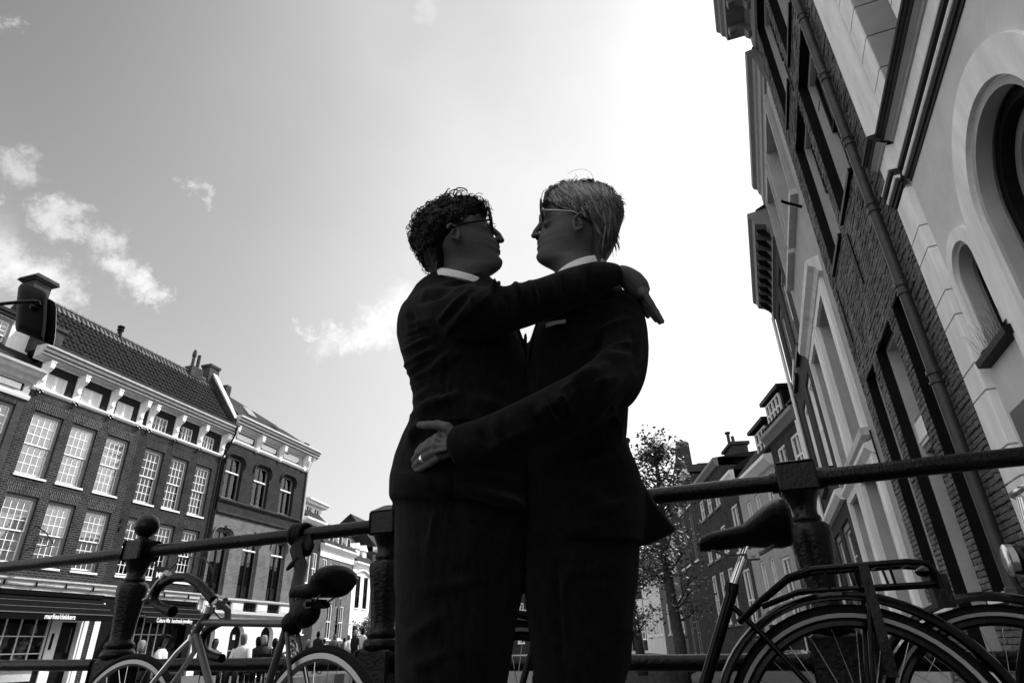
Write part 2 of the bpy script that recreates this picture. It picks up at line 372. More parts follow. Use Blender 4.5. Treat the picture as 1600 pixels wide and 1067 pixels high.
def lintel(H, u0, u1, z, m='soldier', h=.42):
    """flat gauged arch: a course of bricks on end, splayed"""
    n = max(6, int((u1-u0)/.085)); b = H.mb(); k = .22
    for i in range(n):
        a, c = u0+(u1-u0)*i/n+.006, u0+(u1-u0)*(i+1)/n-.006
        mid = (u0+u1)/2; ta, tcc = a+(a-mid)*k, c+(c-mid)*k; e = .006+.006*random.random()
        b.add([(a, -.01, z), (c, -.01, z), (tcc, -.01, z+h), (ta, -.01, z+h), (a, e, z), (c, e, z), (tcc, e, z+h), (ta, e, z+h)],
              [(4, 5, 6, 7), (0, 1, 5, 4), (1, 2, 6, 5), (2, 3, 7, 6), (3, 0, 4, 7)])
    return b.build('lintel', m, H.root)
def cornice(H, u0, u1, prof, m, name='cornice', parent=None):
    return H.part(name, m, lambda b: b.prism(prof, u0, u1, 'a'), parent)
def console(H, u, z0, z1, m='white_paint', w=.16, dep=.3, par=None, acanthus=True):
    h = z1-z0; b = H.mb()
    b.prism([(0, z0+.1*h), (.08*dep, z0), (.22*dep, z0+.05*h), (.3*dep, z0+.3*h), (.42*dep, z0+.5*h), (.75*dep, z0+.62*h), (dep, z0+.75*h), (dep*1.02, z0+.92*h), (dep*.9, z1), (0, z1)], u-w/2, u+w/2, 'a')
    b.box(u-w*.62, u+w*.62, 0, dep*1.05, z1, z1+.05)
    for t in range(3): b.sphere((u-w*.3+w*.3*t, dep*.95-.02*abs(t-1), z0+.72*h), .045, 6, 5)
    for t in range(3): b.sphere((u+(t-1)*w*.28, .3*dep, z0+.12*h-.04*(t == 1)), .05, 6, 4, (1, .8, 1.5))
    return b.build('console', m, par or H.root, 40)
def downpipe(H, pts, r=.05, m='zinc', brackets=()):
    o = H.part('downpipe', m, lambda b: b.tube(pts, r, 10), None, 50)
    for z, u, d in brackets:
        H.part('pipe_bracket', m, lambda b: (b.lathe([(r*1.05, 0), (r*1.25, .01), (r*1.25, .05), (r*1.05, .06)], (u, d, z), 10), b.lathe([(r*1.05, 0), (r*1.25, .01), (r*1.25, .03), (r*1.05, .04)], (u, d, z-.09), 10), b.tube([(u, d, z), (u-.09, .0, z+.005)], .008, 5)), o)
    return o
# ================================================================== setting: ground, quays, canal
LF = Fac(26.4, 16.5, -1); RF = Fac(1.9, 20.3, +1)
ST = -0.12                                        # street level on the quays
def slab(name, pts, z0, z1, m, ax='c'):
    return MB().prism(pts, z0, z1, 'c').build(name, m, kind='structure')
MB().box(-900, 900, -900, 900, -4.2, -4.0).build('ground', 'earth', kind='structure')
cu = (LF.u+RF.u)/2; cu /= np.linalg.norm(cu); cn = np.array([cu[1], -cu[0], 0])
def cz(a, b): p = cu*a+cn*b; return (p[0], p[1])
CE1, CE2 = -16.8, -1.6                            # canal edges, measured across
slab('canal_water', [cz(-60, CE1-.5), cz(120, CE1-.5), cz(120, CE2+.5), cz(-60, CE2+.5)], -3.2, -3.0, 'water')
slab('quay', [cz(-60, CE1), cz(150, CE1), cz(150, -120), cz(-60, -120)], -3.9, ST, 'cobble')
slab('quay', [cz(-60, CE2), cz(-60, 120), cz(150, 120), cz(150, CE2)], -3.9, ST, 'cobble')
slab('bridge_deck', [cz(-6, CE1+.05), cz(-6, CE2-.05), cz(4.6, CE2-.05), cz(4.6, CE1+.05)], -.6, -.02, 'cobble')
slab('street', [cz(62, CE1+.03), cz(62, CE2-.03), cz(150, CE2-.03), cz(150, CE1+.03)], -3.9, ST-.01, 'cobble')

# ================================================================== left bank: the bowed brick house with attic frieze
HA = House(LF, 17.0, 'brick_house', 'long dark brick canal house with twelve white sash windows and steep pantiled roof')
U0, U1 = 17.0, 28.62
colsA = [(17.45, 18.78), (19.24, 20.5), (21.04, 22.3), (23.28, 24.48), (25.0, 26.18), (26.74, 27.92)]
R2, R1 = (7.62, 10.3), (4.22, 6.84)
ops = [(a, b, *R2) for a, b in colsA] + [(a, b, *R1) for a, b in colsA]
shopA = [(17.3, 20.85, .72, 2.75), (21.2, 22.3, ST, 2.75), (24.7, 26.9, .75, 2.75), (27.2, 28.3, ST, 2.75)]
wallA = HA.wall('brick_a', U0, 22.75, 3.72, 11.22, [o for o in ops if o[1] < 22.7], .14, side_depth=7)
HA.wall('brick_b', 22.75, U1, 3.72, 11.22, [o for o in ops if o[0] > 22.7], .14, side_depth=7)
HA.wall('dark_paint', U0, U1, ST, 3.30, shopA, .25, side_depth=7)
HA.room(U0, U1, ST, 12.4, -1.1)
for i, (a, b) in enumerate(colsA):
    big = i < 3
    sash(HA, a, b, *R2, drape_mode=('full', 'full', 'blind', 'top', 'upper', 'sides')[i], curtain='curtain')
    sash(HA, a, b, *R1, drape_mode=('blind', 'full', 'blind', 'sides', 'top', 'none')[i])
    lintel(HA, a-.02, b+.02, R2[1]+.01, 'soldier' if big else 'soldier_b'); lintel(HA, a-.02, b+.02, R1[1]+.01, 'soldier' if big else 'soldier_b')
# frieze with attic windows
FR0, FR1 = 11.22, 12.34
atticA = [(17.5, 18.5), (19.25, 20.3), (21.1, 22.1), (23.35, 24.3), (25.2, 26.08), (26.85, 27.75)]
HA.wall('frieze_dark', U0, U1, FR0, FR1, [(a, b, FR0+.08, FR0+.82) for a, b in atticA], .16, d=-.02, side_depth=1.0, name='frieze')
HA.part('string_course', 'white_paint', lambda b: b.prism([(0, FR0-.13), (.07, FR0-.1), (.12, FR0-.03), (.12, FR0+.03), (0, FR0+.03)], U0, U1, 'a'))
for i, (a, b) in enumerate(atticA):
    fr = HA.mb(); z0, z1 = FR0+.08, FR0+.82
    fr.box(a, a+.05, -.2, -.1, z0, z1); fr.box(b-.05, b, -.2, -.1, z0, z1); fr.box(a+.05, b-.05, -.2, -.102, z1-.05, z1); fr.box(a+.05, b-.05, -.2, -.102, z0, z0+.05)
    fr.box((a+b)/2-.025, (a+b)/2+.025, -.19, -.104, z0+.05, z1-.05)
    w = fr.build('attic_window', 'white_paint', HA.root)
    if i < 3:
        w['label'] = 'attic window closed by louvred white shutters'
        for k in range(2):
            c0, c1 = (a+.05, (a+b)/2-.025) if k == 0 else ((a+b)/2+.025, b-.05)
            s = HA.mb(); s.box(c0, c0+.05, -.17, -.13, z0+.05, z1-.05); s.box(c1-.05, c1, -.17, -.13, z0+.05, z1-.05)
            for q in range(12):
                zz = z0+.07+q*.052; s.add([(c0+.05, -.165, zz), (c1-.05, -.165, zz), (c1-.05, -.14, zz+.04), (c0+.05, -.14, zz+.04)], [(0, 1, 2, 3)])
            s.build('shutter', 'white_paint', w)
        HA.box('backing', 'curtain', a+.05, b-.05, -.22, -.2, z0, z1, parent=w)
    else:
        s = HA.mb()
        for q in (1, 3): x = a+.05+(b-a-.1)*q/4; s.box(x-.01, x+.01, -.17, -.12, z0+.05, z1-.05)
        s.box(a+.05, b-.05, -.168, -.122, (z0+z1)/2-.01, (z0+z1)/2+.01); s.build('glazing_bar', 'white_paint', w)
        drape(HA, w, a+.05, b-.05, z0, z1, -.24, 'curtain'); pw = (b-a-.1)/4
        for q in range(4):
            for r in range(2): link('pane', pane_mesh(pw, (z1-z0-.1)/2), w, HA.T(a+.05+pw*(q+.5), -.15, z0+.05+(z1-z0-.1)*(r+.5)/2))
for u in (17.3, 19.0, 20.8, 22.5, 23.1, 24.85, 26.6, 28.35):
    HA.part('pilaster', 'white_paint', lambda b: (b.box(u-.16, u+.16, -.02, .05, FR0+.03, FR1), b.box(u-.09, u+.09, .05, .07, FR0+.1, FR1-.4)))
    console(HA, u, FR0+.28, FR1+.03, w=.2, dep=.42)
    HA.part('drop_ornament', 'iron', lambda b: [b.sphere((u+dx, .12, FR0-.16+dz), .05, 6, 4, (1.4, .8, .8)) for dx, dz in ((-.12, .02), (0, -.05), (.12, .02), (.05, .08))])
cprof = [(0, 12.37), (.06, 12.37), (.08, 12.44), (.42, 12.5), (.46, 12.56), (.46, 12.64), (.54, 12.7), (.56, 12.8), (.64, 12.86), (.66, 12.95), (.6, 12.97), (0, 12.97)]
cornice(HA, U0-.35, U1+.12, cprof, 'cream_stone')
for d0_, z0_, h_ in ((.425, 12.515, .022), (.47, 12.655, .028), (.575, 12.815, .026)): HA.box('cornice_shade_strip', 'frieze_dark', U0-.33, U1+.1, d0_-.02, d0_+.045, z0_, z0_+h_)  # raised dark strips stand in for shade lines along the cornice profile
HA.part('gutter', 'zinc', lambda b: b.prism([(.45, 12.98), (.68, 12.98), (.70, 13.06), (.66, 13.06), (.64, 13.0), (.47, 13.0)], U0-.36, U1+.14, 'a'))
# roof: slab, pantiles, ridge
EV, RD, EZ, RZ = .42, -2.05, 12.98, 16.2
HA.part('roof', 'roof_felt', lambda b: (b.prism([(EV, EZ), (RD, RZ-.04), (RD*2-EV-1, EZ), (EV, EZ-.05)], U0+.2, U1-.12, 'a')))
roofA = [c for c in HA.root.children if c.name.startswith('roof')][0]
e_s = np.array([RD-EV, RZ-EZ]); SL = np.linalg.norm(e_s); e_s /= SL; e_n = np.array([e_s[1], -e_s[0]])   # in (d,z)
TW, TL, NR = .262, .40, 11
def tile_mb(u, s, jit=0.0):
    b = HA.mb(); vs = []; n = 6; L = SL/NR+.07
    for k, (ss, lift) in enumerate(((0, .055), (L, .012))):
        for i in range(n+1):
            x = i/n; h = .038*math.sin(2*math.pi*(x-.1))+lift+jit
            p = np.array([EV, EZ])+e_s*(s+ss)+e_n*h; vs.append((u+(x-.06)*TW*1.12, p[0], p[1]))
    for i in range(n+1):
        v = vs[i]; vs.append((v[0], v[1]-e_n[0]*.022, v[2]-e_n[1]*.022))
    fs = [(i, i+1, n+2+i, n+1+i) for i in range(n)]+[(i, i+1, 2*n+3+i, 2*n+2+i) for i in range(n)]
    return b.add(vs, fs)
base_tile = [tile_mb(U0+.2, 0, j).mesh('roof_tile', 'roof_tile', True) for j in (-.006, 0, .007, .013)]
ncol = int((U1-.12-U0-.2)/TW); slots = [(c, r) for c in range(ncol) for r in range(NR)]
slots.sort(key=lambda t: t[0]+.3*t[1]); stuffb = HA.mb()
for k, (c, r) in enumerate(slots):
    s = r*SL/NR+.02*(random.random()-.5)
    if k < 296:
        p = e_s*s; o = link('roof_tile', random.choice(base_tile), roofA, (c*TW, LF.o*p[0], p[1]), (0, 0, random.uniform(-.012, .012)))
    else:
        t = tile_mb(U0+.2+c*TW, s, random.uniform(-.006, .013)); off = len(stuffb.v); stuffb.v += t.v; stuffb.f += [tuple(i+off for i in f) for f in t.f]
stuffb.build('roof_tile_field', 'roof_tile', roofA, True, kind='stuff')
rb = HA.mb(); nrt = 34
for i in range(nrt):
    a = U0+.15+(U1-U0-.25)*i/nrt; w = (U1-U0-.25)/nrt
    rb.loft([[(a+t*w*1.06, RD+(.12+.015*(1-t))*math.cos(q*math.pi/6)*1.1, RZ-.02+(.13+.02*(1-t))*math.sin(q*math.pi/6)) for q in range(7)] for t in (0, 1)], closed=False)
rb.build('ridge_tile_row', 'ridge_mortar', roofA, kind='stuff')
HA.part('ridge_flashing', 'ridge_mortar', lambda b: b.add([(U0+.2, RD+.02, RZ+.06), (U1-.15, RD+.02, RZ+.06), (U1-.15, RD+.46, RZ-.55), (U0+.2, RD+.4, RZ-.45)], [(0, 1, 2, 3)]), roofA)
# parapet gables, chimneys, vent
HA.part('parapet', 'brick_dark', lambda b: (b.prism([(.35, 12.9), (.35, 13.5), (-1.95, 16.75), (-2.2, 16.75), (-4.4, 13.2), (-4.4, 12.9)], U1-.13, U1+.16, 'a')))
HA.part('coping', 'cream_stone', lambda b: (b.prism([(.4, 13.5), (.4, 13.6), (-1.9, 16.85), (-1.95, 16.72)], U1-.17, U1+.2, 'a')))
HA.part('chimney', 'brick_dark', lambda b: (b.box(U1-.5, U1+.3, -2.5, -1.85, 15.6, 17.15), b.box(U1-.56, U1+.36, -2.56, -1.79, 17.15, 17.3)))
HA.part('parapet', 'brick_dark', lambda b: (b.prism([(.3, 12.9), (.3, 13.5), (-1.95, 16.5), (-2.2, 16.5), (-4.4, 13.2), (-4.4, 12.9)], U0-.2, U0+.17, 'a'), b.box(U0-.22, U0+.42, -.3, .34, 12.9, 13.85), b.box(U0-.3, U0+.5, -.36, .42, 13.85, 13.98)))
HA.part('chimney', 'brick_dark', lambda b: (b.box(16.7, 17.5, -2.5, -1.7, 15.4, 16.75), b.box(16.6, 17.6, -2.6, -1.6, 16.75, 16.83), b.prism([(16.5, 16.83), (17.7, 16.83), (17.62, 17.0), (16.58, 17.0)], -2.7, -1.5)))
HA.part('roof_vent', 'black_metal', lambda b: (b.lathe([(.12, 0), (.12, .35), (.09, .36), (.09, .42), (.17, .43), (.17, .52), (.1, .53), (.1, .6), (.18, .61), (.18, .68), (.02, .74)], (21.7, -2.0, 16.1), 12)), None, 40)
HA.part('chimney', 'brick_dark', lambda b: (b.box(26.6, 27.5, -2.3, -1.7, 15.9, 16.55), b.lathe([(.1, 0), (.09, .7), (.13, .72), (.12, .95), (.07, 1.15)], (26.85, -2, 16.55), 10), b.lathe([(.11, 0), (.1, .85), (.1, .95)], (27.25, -2, 16.55), 10)))
downpipe(HA, [(28.55, .66, 12.95), (28.55, .62, 12.5), (28.5, .3, 11.6), (28.45, .1, 11.2), (28.45, .09, 3.6)], .055, 'black_metal')
for (u, z) in ((22.9, 6.5), (22.9, 6.1)): HA.part('wall_anchor', 'iron', lambda b: b.prism([(u-.05, z), (u+.08, z+.06), (u+.02, z+.14), (u+.1, z+.22), (u-.02, z+.2)], .005, .04))
# fascia over the shops
HA.part('fascia', 'cream_stone', lambda b: (b.prism([(0, 3.28), (.08, 3.3), (.08, 3.42), (.14, 3.46), (.14, 3.6), (.22, 3.68), (.22, 3.74), (0, 3.76)], U0, U1, 'a')))
for u in (18.3, 19.6, 20.9, 22.2, 24.4, 26.2, 27.8): HA.part('cable_clip', 'dark_paint', lambda b: b.box(u, u+.04, .14, .2, 3.44, 3.62))
HA.part('cable', 'frame_grey', lambda b: b.tube([(18.2+.3*i, .165, 3.5+.02*math.sin(i*1.3)) for i in range(33)], .012, 5))
# shop fronts
def shopfront(a, b, z0, z1, cols, rows):
    fr = HA.mb(); fr.box(a, a+.07, -.14, -.05, z0, z1); fr.box(b-.07, b, -.14, -.05, z0, z1); fr.box(a+.07, b-.07, -.14, -.052, z0, z0+.07); fr.box(a+.07, b-.07, -.14, -.052, z1-.07, z1)
    for i in range(1, cols): x = a+(b-a)*i/cols; fr.box(x-.02, x+.02, -.12, -.06, z0+.07, z1-.07)
    for r in rows: fr.box(a+.07, b-.07, -.118, -.062, r-.02, r+.02)
    w = fr.build('shop_window', 'white_paint', HA.root); zs = [z0+.07]+list(rows)+[z1-.07]
    for i in range(cols):
        for j in range(len(zs)-1):
            link('pane', pane_mesh((b-a)/cols, zs[j+1]-zs[j]), w, HA.T(a+(b-a)*(i+.5)/cols, -.09, (zs[j]+zs[j+1])/2))
    return w
sw = shopfront(17.3, 20.85, .72, 2.6, 6, (1.02, 1.64))
for u, z, h in ((17.9, .8, 1.0), (18.7, .8, 1.15), (19.5, .8, .95), (20.3, .8, .7)):       # goods on display
    HA.part('display_figure', 'curtain_grey', lambda b: (b.lathe([(.05, 0), (.2, .02), (.06, .06), (.05, h*.4), (.17, h*.55), (.13, h*.72), (.2, h*.9), (.05, h), (.06, h+.12), (.02, h+.2)], (u, -.55, z), 10)), sw, 50)
HA.part('stall_riser', 'white_paint', lambda b: (b.box(17.3, 20.85, -.25, -.02, ST, .7), b.box(17.25, 20.9, -.02, .03, .62, .70), b.box(17.5, 20.6, -.02, .0, .05, .5)))
HA.part('shop_lamp', 'curtain', lambda b: b.lathe([(.1, 0), (.14, -.28), (.02, -.3)], (20.55, -.5, 2.05), 10), sw, 40)
shopfront(24.7, 26.9, .75, 2.6, 5, (1.75,))
HA.part('stall_riser', 'dark_paint', lambda b: b.box(24.7, 26.9, -.25, -.02, ST, .73))
def shopdoor(a, b, frame):
    w = HA.part('door', 'dark_paint', lambda k: (k.box(a+.1, b-.1, -.32, -.24, ST, 2.2), k.box(a+.22, b-.22, -.24, -.225, .1, .8), k.box(a+.22, b-.22, -.24, -.225, 1.0, 2.05)))
    HA.part('door_frame', frame, lambda k: (k.box(a, a+.1, -.3, .03, ST, 2.3), k.box(b-.1, b, -.3, .03, ST, 2.3), k.box(a+.1, b-.1, -.3, .028, 2.2, 2.32)), w)
    HA.part('door_glass', 'glass', lambda k: k.box(a+.25, b-.25, -.222, -.218, 1.05, 2.0), w)
    HA.part('handle', 'chrome', lambda k: k.box(a+.16, a+.2, -.22, -.16, .85, 1.25), w)
shopdoor(21.2, 22.3, 'white_paint'); shopdoor(27.2, 28.3, 'dark_paint')
HA.box('pier', 'white_paint', 20.86, 21.19, -.02, .06, ST, 3.0); HA.box('pier', 'white_paint', 22.31, 22.52, -.02, .06, ST, 3.0)
HA.box('pier', 'brick_a', 22.525, 22.8, -.02, .03, ST, 3.2); HA.box('pier', 'white_paint', 22.805, 23.1, -.02, .06, ST, 3.0)
HA.box('letterbox', 'dark_paint', 20.95, 21.05, .06, .09, 1.15, 1.75)
# awnings
def awning(a, b, ztop, zbot, dep, label, words, size, cx, xs=.8):
    t = thing('awning', label, 'awning', tuple(LF.w(a, 0, 0)), LF.rz)
    T = lambda u, d, z: (u-a, LF.o*d, z)
    sl = MB(T); n = 14
    for i in range(n):
        x0, x1 = a+(b-a)*i/n, a+(b-a)*(i+1)/n
        for j in range(3):
            f0, f1 = j/3, (j+1)/3; sag = lambda f, x: ztop+(zbot-ztop)*f-.03*math.sin(math.pi*f)*(1+.4*math.sin(x*3))
            sl.quad((x0, .12+dep*f0, sag(f0, x0)), (x1, .12+dep*f0, sag(f0, x1)), (x1, .12+dep*f1, sag(f1, x1)), (x0, .12+dep*f1, sag(f1, x0)))
    sl.build('canvas', 'awning', t, True)
    MB(T).box(a, b, .12+dep-.01, .12+dep+.02, zbot-.24, zbot).build('valance', 'awning', t)
    MB(T).box(a-.02, b+.02, .1+dep, .16+dep, zbot-.01, zbot+.03).build('front_bar', 'alloy', t)
    MB(T).box(a-.05, b+.05, .02, .24, ztop-.02, ztop+.16).build('cassette', 'awning', t)
    MB(T).tube([(a, .1, ztop-.05), (b, .1, ztop-.05)], .02, 6).build('roller', 'alloy', t)
    for f in (.33, .66): MB(T).tube([(a, .125+dep*f, ztop+(zbot-ztop)*f+.0), (b, .125+dep*f, ztop+(zbot-ztop)*f+.0)], .006, 4).build('seam', 'frame_grey', t)
    for x in (a+.35, b-.35):
        MB(T).tube([(x, .05, 2.55), (x+(.7 if x < (a+b)/2 else -.7), .12+dep*.5, 2.4), (x, .1+dep, zbot-.05)], .025, 6).build('folding_arm', 'alloy', t)
    for k, (tx, sx, zz) in enumerate(words):
        me = text_mesh(tx, sx, .003, True, xs); me.materials.append(M['letter'])
        o = link('lettering', me, t, T(cx+zz, .155+dep, zbot-.12), (R_(90), 0, 0))
    return t, T
aw1, T1 = awning(17.05, 22.75, 3.14, 2.42, 1.05, 'dark awning over the lingerie shop window, left of the ball-topped railing post', [('marlies/dekkers', .26, 0)], .26, 20.2)
aw2, T2 = awning(24.45, 28.35, 3.14, 2.42, 1.05, 'dark awning lettered for handmade jewellery, right of the ball-topped railing post', [('Culture Mix  handmade jewellery', .25, 0)], .25, 26.15, .66)
for a, b in ((24.5, 24.95), (27.55, 28.1)): MB(T2).box(a, b, 1.172, 1.178, 2.29, 2.305).build('rule', 'letter', aw2)
# wrought bracket sign and chalkboard sign, hung from the facade
SB = thing('bracket_sign', 'black wrought iron scroll bracket with a hanging silhouette, fixed between the first floor windows', 'sign', tuple(LF.w(19.0, 0, 0)), LF.rz)
TS = lambda u, d, z: (u, LF.o*d, z)
b = MB(TS); b.tube([(0, 0, 4.85), (-.2, 1.55, 4.85)], .02, 6); b.tube([(0, 0, 5.75), (-.1, .8, 5.4), (-.2, 1.5, 4.9)], .022, 6)
for c, r in ((.35, .2), (.75, .15), (1.05, .1)): b.tube([(-.13*c, c+r*(1-t/16)*math.cos(t*.7), 5.1+r*(1-t/16)*math.sin(t*.7)) for t in range(14)], .014, 5)
b.build('bracket', 'iron', SB)
b = MB(TS); b.tube([(-.1, .7, 4.85), (-.1, .7, 4.35)], .01, 4); b.tube([(-.18, 1.4, 4.85), (-.18, 1.4, 4.35)], .01, 4); b.build('hanger', 'iron', SB)
MB(TS).prism([(.45, 4.1), (.6, 4.05), (1.6, 4.1), (1.72, 4.3), (1.6, 4.28), (1.4, 4.36), (1.2, 4.3), (1.0, 4.36), (.8, 4.28), (.6, 4.36), (.5, 4.22), (.38, 4.26)], -.16, -.1, 'a').build('sign_board', 'iron', SB)
SM = thing('hanging_sign', 'small black chalkboard sign with white hand lettering behind the ball-topped post', 'sign', tuple(LF.w(24.75, 0, 0)), LF.rz)
b = MB(TS); b.tube([(0, 0, 4.75), (0, .75, 4.75)], .02, 6); b.tube([(0, 0, 5.0), (0, .7, 4.76)], .014, 5); b.build('bracket', 'iron', SM)
MB(TS).box(-.1, .75, .78, .82, 3.62, 4.7).build('sign_board', 'dark_paint', SM)
me = text_mesh('MiX', .34, .003, True); me.materials.append(M['letter']); link('lettering', me, SM, TS(.33, .83, 4.3), (R_(90), 0, 0))
for i in range(5): MB(TS).box(.1+.03*(i % 2), .56-.05*(i % 3), .822, .826, 4.0-.08*i, 4.02-.08*i).build('chalk_line', 'frame_grey', SM)

# ================================================================== left neighbour (lower cornice, white panelled frieze)
HZ = House(LF, 8.0, 'brick_house', 'dark brick neighbour with white panelled frieze and dormer at the far left edge')
zw = [(15.3, 16.66, 7.9, 10.25), (13.3, 14.6, 7.9, 10.25), (15.3, 16.6, 4.3, 6.8)]
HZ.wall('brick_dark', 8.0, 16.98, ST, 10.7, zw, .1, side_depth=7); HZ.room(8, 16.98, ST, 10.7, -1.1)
sash(HZ, *zw[0], drape_mode='top'); sash(HZ, *zw[2], drape_mode='blind'); lintel(HZ, 15.28, 16.68, 10.27, 'soldier_b')
HZ.wall('plaster_grey', 8.0, 16.98, 10.7, 11.3, [(12.4, 14.4, 10.85, 11.2, .05), (14.7, 16.7, 10.85, 11.2, .05)], .05, d=.02, side_depth=5, name='frieze')
HZ.part('frieze_panel', 'white_paint', lambda b: (b.box(12.5, 14.3, -.04, -.0, 10.9, 11.15), b.box(14.8, 16.6, -.04, -.0, 10.9, 11.15)))
cornice(HZ, 8, 17.02, [(0, 10.55), (.08, 10.55), (.12, 10.66), (.12, 10.72), (0, 10.74)], 'white_paint', 'string_course')
cornice(HZ, 8, 17.05, [(0, 11.3), (.1, 11.32), (.2, 11.42), (.42, 11.5), (.5, 11.62), (.6, 11.7), (.62, 11.8), (0, 11.84)], 'cream_stone')
HZ.part('roof', 'roof_tile', lambda b: b.prism([(.2, 11.84), (-2.6, 14.3), (-6, 14.3), (-7, 11.84)], 8, 17, 'a'))
HZ.wall('plaster', 14.0, 16.9, 11.9, 14.2, [(15.0, 16.0, 12.55, 14.0)], .08, d=-.9, side_depth=2.5, name='dormer')
w_ = sash(HZ, 15.0, 16.0, 12.55, 14.0, cols=3, rows=3, d0=-.96, drape_mode='none', sill=False)
HZ.part('dormer_roof', 'dark_paint', lambda b: (b.box(13.8, 17.0, -3.4, -.7, 14.2, 14.35), b.box(13.85, 16.95, -3.4, -.75, 14.05, 14.2)))
HZ.part('scroll', 'white_paint', lambda b: b.prism([(16.9, 11.9), (17.25, 11.9), (17.2, 12.1), (17.0, 12.2), (17.05, 12.4), (16.95, 12.6), (16.9, 12.9)], -1.0, -.86))

# ================================================================== second left house: tall arched openings, panelled frieze
HB = House(LF, 28.66, 'brick_house', 'pale banded brick house with tall round-cornered windows and white panelled cornice frieze')
B0, B1 = 28.8, 36.9
cb = [(28.98, 30.4), (31.5, 32.95), (34.15, 35.6)]
up = [(a, b, 8.95, 11.45) for a, b in cb]; lo = [(a, b, 3.62, 7.2) for a, b in cb]
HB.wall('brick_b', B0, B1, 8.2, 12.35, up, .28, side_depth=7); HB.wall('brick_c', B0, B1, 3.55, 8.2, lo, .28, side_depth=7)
HB.wall('plaster', B0, B1, ST, 2.75, [(29.3, 30.4, ST, 2.25), (31.55, 32.75, ST, 2.25), (34.2, 35.4, ST, 2.25)], .3, side_depth=7)
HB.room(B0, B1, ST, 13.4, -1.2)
def roundwin(H, a, b, z0, z1, m, low):
    r = .34
    for s_, x in ((1, a), (-1, b)):
        arc = [(x+s_*(r-r*math.cos(t)), z1-r+r*math.sin(t)) for t in np.linspace(0, math.pi/2, 7)]
        H.part('corner_fillet', m, lambda k: k.prism([(x, z1)]+[(p[0], p[1]) for p in (arc if s_ > 0 else arc)], -.275, .002))
    hood = [(a-.12, .0, z1-.55), (a-.12, .03, z1-r+.05)]+[(a+r-(r+.12)*math.cos(t), .04, z1-r+(r+.12)*math.sin(t)) for t in np.linspace(.2, math.pi/2, 5)]
    hood += [(b-r+(r+.12)*math.sin(t), .04, z1-r+(r+.12)*math.cos(t)) for t in np.linspace(0, 1.37, 5)]+[(b+.12, .03, z1-r+.05), (b+.12, 0, z1-.55)]
    H.part('hood_mould', 'brick_c' if low else 'brick_b', lambda k: k.tube(hood, .07, 6), None, 60)
    fm = 'frame_grey'; f = H.mb(); d = -.22; zt = z1-(.95 if not low else .85)
    f.box(a, a+.1, d-.12, d, z0, z1); f.box(b-.1, b, d-.12, d, z0, z1); f.box(a+.1, b-.1, d-.12, d-.002, z1-.1, z1); f.box(a+.1, b-.1, d-.12, d-.002, z0, z0+.1)
    w = f.build('window', fm, H.root)
    H.part('transom', 'white_paint', lambda k: k.tube([(a+.1, d+.02, zt), (b-.1, d+.02, zt)], .06, 8), w, 60)
    mm = (a+b)/2
    H.part('mullion', 'dark_paint', lambda k: (k.box(mm-.06, mm+.06, d-.09, d-.01, z0+.1, zt-.06), k.box(a+.1, a+.18, d-.09, d-.01, z0+.1, zt-.06), k.box(b-.18, b-.1, d-.09, d-.01, z0+.1, zt-.06), k.box(mm-.015, mm+.015, d-.08, d-.02, zt+.06, z1-.1)), w)
    for c0, c1, e0, e1 in ((a+.15, mm-.05, z0+.1, zt), (mm+.05, b-.15, z0+.1, zt), (a+.1, mm, zt+.05, z1-.1), (mm, b-.1, zt+.05, z1-.1)):
        link('pane', pane_mesh(c1-c0, e1-e0), w, H.T((c0+c1)/2, d-.06, (e0+e1)/2))
    if not low:
        drape(H, w, a+.2, a+.58, z0+.1, zt, d-.11, amp=.006, pitch=.16); drape(H, w, mm+.08, mm+.46, z0+.1, zt, d-.11, amp=.006, pitch=.16); drape(H, w, a+.1, b-.42, zt, z1, d-.12, 'curtain_grey' if a > 34 else 'curtain', amp=.006, pitch=.16)
    else:
        drape(H, w, mm-.2, mm+.25, z0+.1, zt, d-.5, 'curtain_grey', pitch=.16); drape(H, w, a+.1, a+.3, z0, z1, d-.35, 'room')
    return w
for o in up: roundwin(HB, *o[:4], 'brick_b', False)
for o in lo: roundwin(HB, *o[:4], 'brick_c', True)
for a, b in cb:
    HB.part('keystone', 'iron', lambda k: [k.sphere(((a+b)/2+dx, .1, 7.28+dz), .07, 6, 5) for dx, dz in ((-.1, 0), (0, .1), (.1, 0), (0, -.02))])
for z, m in ((8.84, 'brick_dark'), (8.12, 'brick_dark')):
    cornice(HB, B0, B1+.03, [(0, z-.14), (.05, z-.12), (.13, z-.03), (.13, z+.05), (0, z+.08)], m, 'string_course')
cornice(HB, B0, B1+.05, [(0, 3.5), (.16, 3.5), (.2, 3.56), (.2, 3.64), (0, 3.66)], 'cream_stone', 'string_course')
cornice(HB, B0, B1+.05, [(0, 2.72), (.1, 2.74), (.22, 2.84), (.22, 2.95), (0, 3.0)], 'cream_stone', 'string_course')
HB.box('balustrade_panel', 'plaster', B0, B1, -.25, -.02, 2.98, 3.52)
for i in range(4):
    u = 29.0+i*2.18
    HB.box('balustrade_panel', 'cream_stone', u, u+1.0, -.02, .1, 3.0, 3.5)
    HB.box('balustrade_panel', 'plaster', u+.12, u+.88, .1, .115, 3.1, 3.4)
    def grille(k):
        for q in range(3):
            c = u+1.2+.36*q
            for r in (.16, .1): k.tube([(c+r*math.cos(t), .04, 3.25+r*math.sin(t)) for t in np.linspace(0, 5.6, 11)], .02, 4)
    HB.part('iron_grille', 'iron', grille); HB.box('grille_back', 'dark_paint', u+1.02, u+2.16, -.02, .0, 3.02, 3.48)
